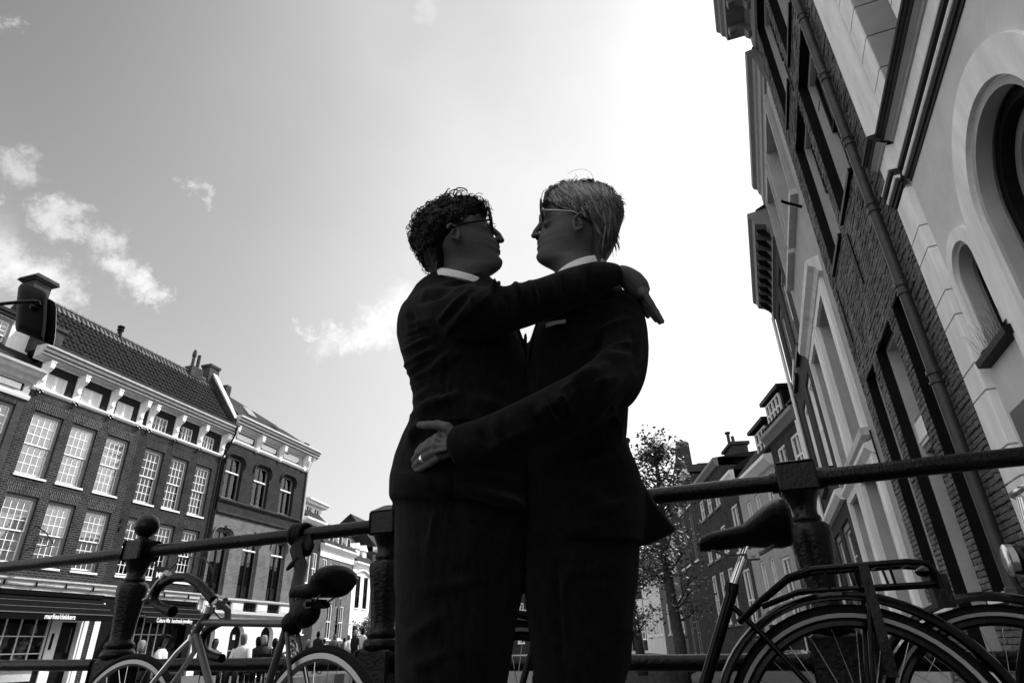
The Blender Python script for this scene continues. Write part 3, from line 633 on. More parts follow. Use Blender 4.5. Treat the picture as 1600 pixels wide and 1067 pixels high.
HB.wall('plaster_grey', B0, B1, 12.35, 13.1, [(29.3, 31.0, 12.5, 12.95, .06), (31.6, 33.3, 12.5, 12.95, .06), (33.9, 35.7, 12.5, 12.95, .06)], .06, d=.03, side_depth=2, name='frieze')
for a, b in ((29.3, 31.0), (31.6, 33.3), (33.9, 35.7)):
    HB.part('frieze_panel', 'white_paint', lambda k: k.prism([(a+.1+.15*(1-math.cos(t)), 12.57+.15*(1-math.sin(t))) for t in np.linspace(0, 1.57, 4)]+[(b-.25+.15*math.sin(t), 12.57+.15*(1-math.cos(t))) for t in np.linspace(0, 1.57, 4)]+[(b-.1, 12.88), (a+.1, 12.88)], -.04, -.01))
cornice(HB, B0, B1+.08, [(0, 12.2), (.06, 12.22), (.14, 12.32), (.14, 12.38), (0, 12.4)], 'white_paint', 'string_course')
cornice(HB, B0-.05, B1+.4, [(0, 13.1), (.12, 13.12), (.4, 13.25), (.5, 13.32), (.5, 13.42), (.6, 13.5), (.62, 13.6), (.7, 13.66), (.7, 13.76), (0, 13.8)], 'cream_stone')
for d0_, z0_, h_ in ((.42, 13.265, .03), (.505, 13.43, .03), (.625, 13.61, .03)): HB.box('cornice_shade_strip', 'frieze_dark', B0, B1+.38, d0_-.02, d0_+.05, z0_, z0_+h_)  # shade lines of this cornice, also drawn as dark strips
for u in (29.0, 31.3, 33.6, 36.3): console(HB, u, 12.15, 13.12, w=.26, dep=.45)
HB.part('roof', 'roof_tile', lambda b: b.loft([[(B0, .4, 13.8), (B1+.1, .4, 13.8), (B1+.1, -6, 13.8), (B0, -6, 13.8)], [(B0, -1.3, 15.6), (B1-3.2, -1.3, 15.2), (B1-3.2, -4.5, 15.2), (B0, -4.5, 15.6)]]))
HB.part('skylight', 'glass_lens', lambda b: b.add([(30.2, -.1, 14.4), (31.0, -.1, 14.4), (31.0, -.7, 15.05), (30.2, -.7, 15.05)], [(0, 1, 2, 3)]))
HB.part('skylight', 'alloy', lambda b: b.add([(33.0, -.02, 14.4), (33.5, -.02, 14.38), (33.5, -.5, 14.85), (33.0, -.5, 14.9)], [(0, 1, 2, 3)]))
HB.part('chimney', 'brick_dark', lambda b: (b.box(36.2, 36.7, -.5, .0, 13.8, 14.25), b.box(29.0, 29.4, -1.5, -1.1, 15.3, 16.1)))
downpipe(HB, [(36.8, .5, 13.2), (36.8, .1, 12.2), (36.8, .08, 3)], .06, 'white_paint')
for a, b in ((29.3, 30.4), (31.55, 32.75), (34.2, 35.4)):
    w = HB.box('door', 'dark_paint', a+.08, b-.08, -.34, -.28, ST, 2.2)
    HB.part('door_arch', 'plaster', lambda k: [k.prism([(x, 2.26)]+[(x+s_*(.5-.5*math.cos(t)), 1.76+.5*math.sin(t)) for t in np.linspace(0, 1.57, 7)], -.29, .003) for s_, x in ((1, a), (-1, b))], w)
    HB.box('notice', 'curtain', (a+b)/2-.02, (a+b)/2+.18, -.28, -.26, 1.55, 1.8, parent=w)
    HB.box('door_rail', 'frame_grey', a+.1, b-.1, -.28, -.26, .95, 1.02, parent=w)

# ================================================================== far left row, bending left
L2 = Fac(0, 9, -1); L2.O = LF.w(37.0)
def small_house(F, u0, u1, zt, m, wins, name, label, prof=.35, roofh=2.2, trim='white_paint', win_m='white_paint', dd=6, frieze=None, base=None, cat='house', roofm='roof_tile'):
    H = House(F, u0, name, label, cat)
    H.wall(m, u0, u1, ST, zt, wins, .1, side_depth=dd); H.room(u0, u1, ST, zt, -.9)
    for (a, b, c, d) in wins:
        f = H.mb(); t = min(.09, (b-a)*.12)
        f.box(a, a+t, -.14, -.04, c, d); f.box(b-t, b, -.14, -.04, c, d); f.box(a+t, b-t, -.14, -.042, d-t, d); f.box(a+t, b-t, -.14, -.042, c, c+t)
        f.box(a+t, b-t, -.12, -.05, (c+d)/2-.03, (c+d)/2+.03); f.box((a+b)/2-.02, (a+b)/2+.02, -.118, -.052, c+t, d-t)
        w = f.build('window', win_m, H.root)
        for q in range(2):
            for r in range(2): link('pane', pane_mesh((b-a-2*t)/2, (d-c-2*t)/2), w, H.T(a+t+(b-a-2*t)*(q+.5)/2, -.09, c+t+(d-c-2*t)*(r+.5)/2))
        if random.random() < .6: drape(H, w, a+t, a+t+(b-a)*random.choice((.25, .8)), c, d, -.2, random.choice(('curtain', 'curtain_grey')))
        H.part('sill', trim, lambda k: k.box(a-.05, b+.05, -.14, .06, c-.1, c-.005), w)
    if frieze: H.box('frieze', 'plaster', u0, u1, -.1, .05, zt-frieze, zt)
    cornice(H, u0-.05, u1+.05, [(0, zt-.05), (.1, zt-.02), (prof*.7, zt+.1), (prof, zt+.2), (prof, zt+.32), (0, zt+.36)], trim)
    if roofh: H.part('roof', roofm, lambda b: b.prism([(prof*.8, zt+.36), (-dd*.4, zt+.36+roofh), (-dd, zt+.3)], u0, u1, 'a'))
    return H
H3 = small_house(L2, 0.0, 3.0, 8.9, 'brick_b', [(.55, 1.75, 5.0, 7.1), (2.0, 2.7, 5.0, 7.1), (.55, 1.75, 1.9, 3.9)], 'brick_house', 'narrow house with a projecting white dormer beyond the banded brick house', roofh=2.6)
H3.wall('plaster', .5, 3.2, 9.1, 10.3, [(.9, 1.7, 9.3, 10.1), (2.1, 2.9, 9.3, 10.1)], .1, d=-.3, side_depth=2, name='dormer')
H3.part('dormer_window', 'white_paint', lambda b: [(b.box(x, x+.08, -.4, -.34, 9.3, 10.1), b.box(x+.72, x+.8, -.4, -.34, 9.3, 10.1), b.box(x+.36, x+.44, -.4, -.34, 9.3, 10.1)) for x in (.9, 2.1)])
H3.part('dormer_glass', 'glass', lambda b: [b.box(x, x+.8, -.44, -.43, 9.3, 10.1) for x in (.9, 2.1)])
cornice(H3, .35, 3.5, [(-.4, 10.28), (.0, 10.3), (.05, 10.42), (.2, 10.5), (.2, 10.6), (-2.4, 10.62)], 'white_paint')
H4 = small_house(L2, 3.05, 9.1, 7.55, 'brick_c', [(4.85, 5.75, 5.45, 6.68), (6.4, 7.15, 5.45, 6.68), (7.9, 8.6, 5.45, 6.68), (3.6, 4.4, 4.9, 6.9), (5.1, 5.95, 1.6, 3.9), (7.2, 8.0, 1.6, 3.9)], 'brick_house', 'grey brick house with white frieze and a row of three roof dormers', roofh=2.4, frieze=.55)
for x in (4.6, 6.2, 7.8):
    H4.part('dormer', 'plaster', lambda b: b.box(x, x+.75, -1.6, -.15, 8.1, 8.95)); H4.part('dormer', 'dark_paint', lambda b: (b.box(x-.06, x+.81, -1.7, -.08, 8.95, 9.05), b.box(x+.12, x+.64, -.15, -.13, 8.3, 8.85)))
H5 = small_house(L2, 9.15, 13.0, 7.0, 'plaster', [(9.9, 10.8, 3.9, 6.3), (11.5, 12.4, 3.9, 6.3), (9.9, 10.9, .9, 2.6)], 'plaster_house', 'small white house with arched hood over its upper windows, next to the three-dormer house', roofh=3.0, trim='white_paint', win_m='dark_paint')
H5.part('hood_mould', 'white_paint', lambda b: b.tube([(9.6+.31*i, .08, 6.45+.35*math.sin(math.pi*i/10)) for i in range(11)], .09, 6))
for x in (9.8, 11.3): H5.part('dormer', 'white_paint', lambda b: (b.box(x, x+.8, -1.5, -.2, 7.6, 8.4), b.prism([(x-.1, 8.4), (x+.9, 8.4), (x+.4, 8.9)], -1.6, -.1)))
H6 = small_house(L2, 13.05, 18.0, 8.6, 'brick_dark', [(13.6, 14.5, 5.6, 7.6), (15.4, 16.3, 5.6, 7.6), (13.6, 14.5, 2.2, 4.4), (15.4, 16.3, 2.2, 4.4)], 'brick_house', 'dark house with steep tiled gable roof seen beside the middle railing post', roofh=3.0)
small_house(L2, 18.05, 26.0, 7.6, 'brick_c', [(18.8+i*1.7, 19.8+i*1.7, z, z+1.9) for i in range(4) for z in (1.4, 4.8)], 'brick_house', 'pale far brick house closing the view behind the middle railing post')
# row that closes the canal at its far end
EF = Fac(0, 103, -1); EF.O = np.array([*cz(60, CE1-6), 0])+0
# ================================================================== right bank: pale plaster building with the arched shop window
S1 = House(RF, 5.86, 'plaster_building', 'pale plastered building with rusticated corner strip, deep cornice and arched openings at the right edge')
PW = -.07                                        # main wall plane behind the corner strip
ac, az_, ri, ro = 3.96, 3.27, .575, .83
sc_, sz, si, so2 = 5.10, 3.20, .225, .35
def archwall(k, u0, u1, z0, z1, uc, zs, r, zb, d, dep, n=20):
    """wall field u0..u1, z0..z1 with a round-headed opening, and its reveal"""
    k.quad((u0, d, z0), (uc-r, d, z0), (uc-r, d, z1), (u0, d, z1)); k.quad((uc+r, d, z0), (u1, d, z0), (u1, d, z1), (uc+r, d, z1))
    if zb > z0: k.quad((uc-r, d, z0), (uc+r, d, z0), (uc+r, d, zb), (uc-r, d, zb))
    xs = [uc-r*math.cos(math.pi*i/n) for i in range(n+1)]; hs = [zs+r*math.sin(math.pi*i/n) for i in range(n+1)]
    for i in range(n):
        k.quad((xs[i], d, hs[i]), (xs[i+1], d, hs[i+1]), (xs[i+1], d, z1), (xs[i], d, z1))
        k.quad((xs[i], d, hs[i]), (xs[i+1], d, hs[i+1]), (xs[i+1], d-dep, hs[i+1]), (xs[i], d-dep, hs[i]))
    for x in (uc-r, uc+r): k.quad((x, d, zb), (x, d-dep, zb), (x, d-dep, zs), (x, d, zs))
    k.quad((uc-r, d, zb), (uc+r, d, zb), (uc+r, d-dep, zb), (uc-r, d-dep, zb))
def archring(k, uc, zs, r0, r1, zb, d0, d1, n=24):
    o = [(uc-r1, zb)]+[(uc-r1*math.cos(math.pi*i/n), zs+r1*math.sin(math.pi*i/n)) for i in range(n+1)]+[(uc+r1, zb)]
    q = [(uc-r0, zb)]+[(uc-r0*math.cos(math.pi*i/n), zs+r0*math.sin(math.pi*i/n)) for i in range(n+1)]+[(uc+r0, zb)]
    m = len(o); vs = [(p[0], d, p[1]) for d in (d0, d1) for p in o]+[(p[0], d, p[1]) for d in (d0, d1) for p in q]; fs = []
    for i in range(m-1):
        fs += [(m+i, m+i+1, 3*m+i+1, 3*m+i), (i, i+1, m+i+1, m+i), (2*m+i, 2*m+i+1, 3*m+i+1, 3*m+i)]
    k.add(vs, fs)
def s1wall(k):
    archwall(k, 4.80, 5.5, ST, 4.4, sc_, sz, si, 2.62, PW, .3)
    archwall(k, 2.6, 4.80, ST, 4.4, ac, az_, ri, 2.12, PW, .42)
    k.quad((-6, PW, ST), (2.6, PW, ST), (2.6, PW, 4.4), (-6, PW, 4.4))
    k.quad((5.5, PW, ST), (5.86, PW, ST), (5.86, PW, 12), (5.5, PW, 12)); k.quad((-6, PW-.02, 4.4), (5.5, PW-.02, 4.4), (5.5, PW-.02, 5.0), (-6, PW-.02, 5.0))
    k.quad((5.86, PW, ST), (5.86, -8, ST), (5.86, -8, 12), (5.86, PW, 12)); k.quad((-6, PW, ST), (-6, -8, ST), (-6, -8, 12), (-6, PW, 12)); k.quad((-6, PW, 11.9), (5.86, PW, 11.9), (5.86, -8, 11.9), (-6, -8, 11.9))
S1.part('wall', 'plaster_wall', s1wall)
S1.part('arch_surround', 'plaster', lambda k: archring(k, ac, az_, ri+.02, ro, 2.0, PW, PW+.035), None, 30)
S1.part('arch_surround', 'plaster', lambda k: archring(k, sc_, sz, si+.015, so2, 2.62, PW, PW+.034), None, 30)
for uc, zs, r, zb, w in ((ac, az_, ri, 2.12, .05), (sc_, sz, si, 2.62, .022)):
    fr = S1.mb(); archring(fr, uc, zs, r-w, r+.003, zb, PW-.1, PW+.0); fr = fr.build('window', 'plaster_grey', S1.root, 30)
    S1.part('frame_ring', 'dark_paint', lambda k: archring(k, uc, zs, r-w*2.6, r-w*.9, zb, PW-.2, PW-.12), fr, 30)
    S1.part('frame_ring', 'frame_grey', lambda k: archring(k, uc, zs, r-w*4.2, r-w*2.5, zb, PW-.26, PW-.2), fr, 30)
    S1.part('pane', 'glass', lambda k: k.prism([(uc-r+w*3, zb)]+[(uc-(r-w*3)*math.cos(math.pi*i/18), zs+(r-w*3)*math.sin(math.pi*i/18)) for i in range(19)]+[(uc+r-w*3, zb)], PW-.245, PW-.24), fr)
    S1.part('sill_panel', 'plaster', lambda k: k.box(uc-r, uc+r, PW-.28, PW-.24, zb, zb+.5*(zs-zb)), fr)
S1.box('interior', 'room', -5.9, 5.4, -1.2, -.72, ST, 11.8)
# rusticated corner strip: separate blocks
zb, k = ST, 0
while zb < 4.3:
    h = .44 if k % 2 == 0 else .235
    top = min(zb+h, 4.39)
    S1.part('quoin_block', 'plaster', lambda b: b.prism([(5.5, PW+.0), (5.5, -.008), (5.508, 0), (5.852, 0), (5.86, -.008), (5.86, PW)], zb+.008, top-.008, 'c'))
    zb += h; k += 1
S1.box('quoin_joint', 'plaster_grey', 5.505, 5.855, PW, -.018, ST, 4.39)
def run(prof, m, name):
    S1.part(name, m, lambda b: (b.prism([(d+PW, z) for d, z in prof], -6, 5.47, 'a'), b.prism([(d*1.0, z) for d, z in prof], 5.47, 5.9, 'a')))
run([(0, 4.395), (.012, 4.395), (.014, 4.43), (0.03, 4.432), (.034, 4.452), (0.03, 4.458), (.03, 4.47)], 'plaster_shaded', 'architrave')  # dark strip paints the shaded underside of the moulding
run([(0, 4.47), (.045, 4.472), (.052, 4.49), (.052, 4.502), (0, 4.505)], 'plaster', 'architrave_fillet')
run([(0, 4.505), (.03, 4.507), (.036, 4.54), (.06, 4.55), (.066, 4.575), (0, 4.58)], 'plaster_shaded', 'architrave')  # second strip with its shade in the colour
run([(0, 4.58), (.07, 4.582), (.075, 4.595), (0, 4.60)], 'plaster', 'architrave_fillet')
S1.box('frieze', 'plaster', -6, 5.5, PW-.01, PW+.012, 4.6, 4.89); S1.box('frieze_block', 'plaster', 5.5, 5.86, PW, .01, 4.6, 4.89)
run([(0, 4.89), (.03, 4.892), (.04, 4.91), (.055, 4.915), (.06, 4.93), (.085, 4.934)], 'plaster_grey', 'bed_mould')
run([(0, 4.935), (.09, 4.937), (.10, 4.95), (.10, 4.972), (.118, 4.98), (.122, 4.995), (.14, 5.0), (.142, 5.03), (0, 5.05)], 'plaster_shaded', 'cornice')  # shade of the cornice mouldings is put into this dark colour
# upper storey: flat strip, then rusticated piers and deep window recess
S1.box('upper_strip', 'plaster', 5.46, 5.86, PW, .02, 5.05, 12)
zz = 5.06
while zz < 9.2:
    S1.part('rustic_block', 'plaster', lambda b: b.prism([(5.12, PW-.1), (5.12, -.05), (5.44, -.05), (5.44, PW-.1)], zz+.01, zz+.43, 'c'))
    S1.part('rustic_block', 'plaster', lambda b: b.prism([(3.7, PW-.55), (3.7, -.05), (4.42, -.05), (4.42, PW-.55)], zz+.01, zz+.43, 'c'))
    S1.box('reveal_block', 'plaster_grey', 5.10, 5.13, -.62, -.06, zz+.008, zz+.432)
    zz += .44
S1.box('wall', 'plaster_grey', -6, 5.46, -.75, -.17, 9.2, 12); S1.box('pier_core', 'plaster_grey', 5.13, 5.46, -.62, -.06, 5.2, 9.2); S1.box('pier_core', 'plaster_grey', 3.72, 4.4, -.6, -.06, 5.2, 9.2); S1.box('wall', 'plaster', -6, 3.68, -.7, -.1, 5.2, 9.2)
S1.part('upper_window', 'frame_grey', lambda b: (b.box(4.94, 5.09, -.5, -.42, 5.3, 9.1), b.box(4.42, 4.5, -.5, -.42, 5.3, 9.1), b.box(4.5, 4.94, -.49, -.43, 7.4, 7.5), b.box(4.5, 4.94, -.49, -.43, 5.25, 5.35)))
S1.box('pane', 'glass', 4.5, 4.94, -.47, -.46, 5.3, 9.1)
# dark stone sills with bird spikes, at the window feet
def spiked_sill(u0, u1, z, lab):
    st = S1.part('sill', 'dark_paint', lambda b: b.prism([(PW+.002, z-.03), (PW+.085, z-.02), (PW+.09, z+.03), (PW+.08, z+.038), (PW+.002, z+.05)], u0, u1, 'a')); st['label'] = lab
    sp = S1.mb(); n = int((u1-u0)/.018)
    for i in range(n):
        u = u0+.02+(u1-u0-.04)*i/n+random.uniform(-.006, .006); a = (-1, 0, 1)[i % 3]; h = random.uniform(.1, .2)
        sp.tube([(u, PW+.05, z+.035), (u+random.uniform(-.02, .02), PW+.06+a*.06, z+.06+h)], .0011, 3)
    sp.build('bird_spikes', 'iron', st, kind='stuff')
spiked_sill(4.76, 5.44, 2.52, 'dark sill with fine bird spikes'); spiked_sill(3.3, 4.6, 2.06, 'long dark sill with fine bird spikes')
WB = thing('wall_lantern', 'black boxy wall lantern on the plastered wall, cut by the right edge', 'lamp', tuple(RF.w(4.5, 0, 0)), RF.rz)
T4 = lambda u, d, z: (u-4.5, d, z)
MB(T4).prism([(PW, 2.0), (PW+.1, 1.94), (PW+.3, 1.9), (PW+.3, 1.6), (PW+.12, 1.58), (PW, 1.7)], 4.3, 4.62, 'a').build('housing', 'black_metal', WB)
MB(T4).box(4.33, 4.59, PW+.08, PW+.28, 1.56, 1.6).build('lens', 'glass_lens', WB)

# ================================================================== right bank: brick house with the downpipe
S2 = House(RF, 5.87, 'brick_house', 'tall rough brick house with deep black window reveals and a long downpipe')
A0, A1 = 5.87, 9.74
win2 = [(8.12, 9.25, 8.72, 11.3, .3), (6.72, 7.85, 8.72, 11.3, .3), (8.12, 9.25, 5.66, 8.15, .3), (6.72, 7.85, 5.66, 8.15, .3)]
dr2 = [(8.68, 9.34, .95, 3.94, .32), (7.36, 8.36, .3, 3.94, .32), (6.44, 7.06, .95, 3.94, .32)]
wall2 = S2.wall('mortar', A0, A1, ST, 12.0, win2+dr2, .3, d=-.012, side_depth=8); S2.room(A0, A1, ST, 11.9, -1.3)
ops2 = win2+dr2
for o in ops2:
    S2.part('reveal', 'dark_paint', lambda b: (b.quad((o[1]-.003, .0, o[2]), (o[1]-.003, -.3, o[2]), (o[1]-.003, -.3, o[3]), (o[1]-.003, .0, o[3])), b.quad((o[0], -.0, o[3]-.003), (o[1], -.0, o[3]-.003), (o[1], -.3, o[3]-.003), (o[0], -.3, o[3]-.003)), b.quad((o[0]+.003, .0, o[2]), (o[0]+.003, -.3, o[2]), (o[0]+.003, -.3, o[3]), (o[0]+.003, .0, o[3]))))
bh, bl = .056, .212; bricks = []
for r in range(int((11.9-ST)/bh)):
    z = ST+r*bh; off = (r % 2)*bl*.5
    u = A0-off
    while u < A1:
        a, b = max(u, A0)+.004, min(u+bl, A1)-.004; u += bl
        if b-a < .03: continue
        segs = [(a, b)]
        for o in ops2:
            if o[2]-bh*.6 < z+.02 < o[3]-.01:
                ns = []
                for (p, q) in segs:
                    if q <= o[0] or p >= o[1]: ns.append((p, q)); continue
                    if p < o[0]: ns.append((p, o[0]-.002))
                    if q > o[1]: ns.append((o[1]+.002, q))
                segs = ns
        for (p, q) in segs:
            if q-p > .025: bricks.append((p, q, z))
def brick_verts(w, h, pr, rgh):
    j = lambda s: random.uniform(-s, s)
    v = [(0, -.015, 0), (w, -.015, 0), (w, -.015, h), (0, -.015, h)]
    v += [(.003+j(.003), pr+j(rgh), .003+j(.003)), (w*.5, pr+j(rgh), .002+j(.003)), (w-.003+j(.003), pr+j(rgh), .003+j(.003)), (w-.003+j(.003), pr+j(rgh), h-.003+j(.003)), (w*.5+j(.02), pr+j(rgh), h-.002+j(.003)), (.003+j(.003), pr+j(rgh), h-.003+j(.003)), (w*.5+j(.03), pr+rgh+j(rgh), h*.5)]
    c = 10
    return v, [(4, 5, c), (5, 6, c), (6, 7, c), (7, 8, c), (8, 9, c), (9, 4, c), (0, 1, 6, 5, 4), (1, 2, 7, 6), (2, 3, 9, 8, 7), (3, 0, 4, 9)]
scored = []
for (p, q, z) in bricks:
    P = RF.w((p+q)/2, 0, z+bh/2); X, Y, D = project(P)
    ok = q-p > bl-.03 and 0 < X < 1600 and 0 < Y < 1067 and z > .5
    scored.append((D if ok else 1e9, p, q, z))
scored.sort(); stuffb = S2.mb()
variants = []
for i in range(10):
    v, f = brick_verts(bl-.008, bh-.007, random.uniform(-.003, .009), .004); b = MB(lambda u, d, z: (u, d, z)); b.add(v, f); variants.append(b.mesh('brick', 'brick_piece'))
for i, (D, p, q, z) in enumerate(scored):
    if i < 296: link('brick', random.choice(variants), wall2, (p-A0+S2.u0-5.87, 0, z))
    else:
        v, f = brick_verts(q-p, bh-.007, random.uniform(-.003, .009), .004); stuffb.add([(p+x, y, z+zz) for x, y, zz in v], f)
stuffb.build('brickwork', 'brick_piece', wall2, kind='stuff')
for o in win2:
    a, b, c, d = o[:4]; f = S2.mb()
    f.box(a, a+.07, -.4, -.13, c, d); f.box(b-.07, b-.004, -.4, -.13, c, d); f.box(a+.07, b-.07, -.4, -.132, d-.08, d-.004); f.box(a+.07, b-.07, -.4, -.132, c, c+.08)
    w = f.build('window', 'frame_pale', S2.root)
    for k, (e0, e1, dd) in enumerate(((c+.06+(d-c)*.55, d-.08, -.22), (c+.08, c+.12+(d-c)*.55, -.28))):
        S2.part('sash', 'dark_paint', lambda b_: (b_.box(a+.07, a+.12, dd-.05, dd, e0, e1), b_.box(b-.12, b-.07, dd-.05, dd, e0, e1), b_.box(a+.12, b-.12, dd-.05, dd-.001, e1-.05, e1), b_.box(a+.12, b-.12, dd-.05, dd-.001, e0, e0+.06)), w)
        link('pane', pane_mesh(b-a-.24, e1-e0-.1), w, S2.T((a+b)/2, dd-.025, (e0+e1)/2))
    S2.part('sill', 'dark_paint', lambda b_: b_.prism([(-.3, c-.02), (.05, c-.08), (.05, c-.02), (-.3, c+.02)], a, b, 'a'), w)
    drape(S2, w, a+.07, b-.07, c, d, -.47, 'curtain_grey', pitch=.14)
for i, o in enumerate(dr2):
    a, b, c, d = o[:4]; f = S2.mb()
    f.box(a, a+.06, -.32, -.12, c, d); f.box(b-.06, b-.004, -.32, -.12, c, d); f.box(a+.06, b-.06, -.32, -.122, d-.07, d-.004)
    w = f.build('window' if i != 1 else 'door', 'frame_pale', S2.root)
    if i == 1:
        S2.part('transom_panel', 'white_paint', lambda k: (k.box(a+.06, b-.06, -.2, -.14, 2.62, 2.9), k.box(a+.06, b-.06, -.14, -.12, 2.66, 2.7)), w)
        S2.part('door_leaf', 'dark_paint', lambda k: (k.box(a+.06, b-.06, -.3, -.24, .3, .9), k.box(a+.06, a+.16, -.3, -.24, .9, 2.6), k.box(b-.16, b-.06, -.3, -.24, .9, 2.6)), w)
        S2.part('glazing_bar', 'frame_grey', lambda k: [k.box(x-.012, x+.012, -.26, -.2, .9, 2.6) for x in (a+.36, a+.5, a+.64)], w)
        S2.part('transom_bar', 'frame_grey', lambda k: [k.box(a+.06, b-.06, -.22, -.16, z, z+.06) for z in (2.55, 2.9)], w)
    else:
        S2.part('sill', 'white_paint', lambda k: k.box(a-.03, b+.03, -.28, .06, c-.08, c), w)
        S2.part('glazing_bar', 'dark_paint', lambda k: k.box(a+.06, b-.06, -.26, -.2, 2.6, 2.66), w)
    link('pane', pane_mesh(b-a-.12, d-c-.1), w, S2.T((a+b)/2, -.27, (c+d)/2))
S2.part('step', 'cream_stone', lambda k: k.box(7.3, 8.42, -.3, .08, .2, .3))
S2.part('wall_anchor', 'iron', lambda b: b.tube([(7.72, .03, 5.35), (7.7, .035, 5.0), (7.72, .03, 4.6)], .016, 5))
S2.part('wall_anchor', 'iron', lambda b: b.tube([(9.3, .03, 5.4), (9.27, .035, 5.0), (9.28, .03, 4.5)], .016, 5))
S2.part('wall_anchor', 'iron', lambda b: b.tube([(8.0, .03, 8.9), (7.98, .035, 8.5), (8.0, .03, 8.3)], .014, 5))
for z in (7.0, 8.5, 10.2): S2.part('cable_clip', 'iron', lambda b: b.tube([(6.95+.1*(z-7), .02, z), (7.15+.1*(z-7), .02, z+.01)], .006, 4))
downpipe(S2, [(6.2, .09, z) for z in (12.0, 8, 4, 2, ST)], .052, 'zinc', [(z, 6.2, .09) for z in (.9, 2.76, 3.7, 4.7, 5.63, 6.66, 7.75, 9.2, 10.6)])
cornice(S2, A0+.02, A1-.02, [(0, 11.3), (.04, 11.32), (.08, 11.4), (.08, 11.62), (.12, 11.66), (.16, 11.72), (.16, 11.76), (.5, 11.78), (.52, 11.9), (.58, 11.96), (.6, 12.06), (.66, 12.12), (.66, 12.2), (-.2, 12.3)], 'frame_grey')
for u in np.linspace(6.2, 9.45, 6):
    S2.part('modillion', 'frame_grey', lambda b: b.prism([(.08, 11.45), (.14, 11.45), (.2, 11.6), (.34, 11.66), (.46, 11.62), (.48, 11.77), (.08, 11.77)], u-.07, u+.07, 'a'))
S2.part('roof', 'roof_tile', lambda b: b.prism([(.5, 12.3), (-3, 15), (-8, 12.2)], A0, A1, 'a'))

# ================================================================== right bank: white plastered house
S3 = House(RF, 9.76, 'plaster_house', 'white plastered house with tall hooded windows between two brick houses on the right')
C0, C1 = 9.76, 14.15
w3 = [(10.3, 11.75, 8.0, 10.3), (12.3, 13.6, 8.0, 10.3), (10.3, 11.75, 3.45, 5.95), (12.3, 13.6, 3.45, 5.95), (10.3, 11.75, .25, 2.95), (12.3, 13.6, .25, 2.95)]
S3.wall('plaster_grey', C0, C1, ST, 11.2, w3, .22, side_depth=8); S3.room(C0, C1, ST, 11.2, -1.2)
for j, (a, b, c, d) in enumerate(w3):
    sash(S3, a, b, c, d, cols=2, rows=2, d0=-.16, fw=.11, frame='plaster_grey', bars='white_paint' if j < 2 else 'dark_paint', drape_mode='full' if j < 2 else 'upper', sill=False)
    S3.part('architrave', 'plaster_grey' if j < 2 else 'plaster', lambda k: (k.box(a-.17, a-.005, .002, .06, c, d+.15), k.box(b+.005, b+.17, .002, .06, c, d+.15), k.box(a-.005, b+.005, .002, .058, d+.002, d+.15), k.box(a-.1, a-.005, .06, .085, c, d+.08), k.box(b+.005, b+.1, .06, .085, c, d+.08)))
    if 2 <= j < 4: cornice(S3, a-.3, b+.3, [(0, d+.2), (.06, d+.22), (.1, d+.3), (.2, d+.36), (.22, d+.46), (0, d+.52)], 'plaster', 'hood')
    if j >= 4: cornice(S3, a-.2, b+.2, [(0, d+.1), (.06, d+.12), (.14, d+.2), (.14, d+.26), (0, d+.3)], 'plaster', 'hood')
    if j < 4: S3.part('sill', 'cream_stone', lambda k: k.box(a-.2, b+.2, -.02, .13, c-.12, c-.003))
S3.part('wall_anchor', 'iron', lambda b: b.tube([(9.95, .03, 3.35), (9.93, .03, 2.75)], .016, 5)); S3.part('wall_anchor', 'iron', lambda b: b.tube([(11.98, .03, 3.1), (11.97, .03, 2.55)], .016, 5))
cornice(S3, C0+.02, C1+.02, [(0, 10.5), (.04, 10.52), (.05, 10.66), (.08, 10.7), (.08, 11.0), (.12, 11.06), (.14, 11.2), (.22, 11.26), (.24, 11.38), (0, 11.42)], 'frame_grey')
S3.part('roof', 'roof_tile', lambda b: b.prism([(.1, 11.42), (-3, 13.5), (-8, 11.4)], C0, C1, 'a'))
S3.part('flag_holder', 'iron', lambda b: b.tube([(10.0, .02, 7.5), (9.9, .3, 7.62), (9.88, .34, 7.65)], .03, 6))
# ================================================================== right bank: narrow dark houses further on
S4 = House(RF, 14.17, 'brick_house', 'narrow black-brick house with bracketed eaves beyond the white plastered house')
D0, D1 = 14.17, 18.9
w4 = [(14.9, 16.0, 7.0, 9.3), (16.9, 18.0, 7.0, 9.3), (14.9, 16.0, 4.0, 6.3), (16.9, 18.0, 4.0, 6.3), (14.9, 16.4, .6, 2.9), (16.9, 18.2, .6, 2.9)]
S4.wall('brick_dark', D0, D1, ST, 10.4, w4, .14, side_depth=8); S4.room(D0, D1, ST, 10.3, -1.1)
for j, (a, b, c, d) in enumerate(w4): sash(S4, a, b, c, d, cols=2, rows=2, d0=-.05, frame='white_paint' if j in (2, 3) else 'frame_grey', bars='white_paint', drape_mode='none' if j % 2 else 'sides', panes=True, sill=False); S4.part('sill', 'dark_paint', lambda k: k.box(a-.1, b+.1, -.1, .1, c-.12, c-.003))
cornice(S4, D0+.02, D1+.1, [(0, 9.7), (.06, 9.72), (.08, 9.95), (.12, 10.0), (.14, 10.1), (.4, 10.2), (.44, 10.36), (.52, 10.42), (.52, 10.55), (0, 10.6)], 'frame_grey')
for u in np.linspace(14.5, 18.6, 9): S4.part('modillion', 'dark_paint', lambda b: b.prism([(.08, 9.8), (.2, 9.9), (.36, 10.05), (.38, 10.18), (.08, 10.18)], u-.06, u+.06, 'a'))
cornice(S4, D0+.3, D1+.15, [(0, 8.0-.3), (.1, 7.75), (.3, 7.9), (.34, 8.02), (0, 8.06)][:0] or [(0, 3.2), (.08, 3.22), (.16, 3.34), (.16, 3.42), (0, 3.46)], 'white_paint', 'string_course')
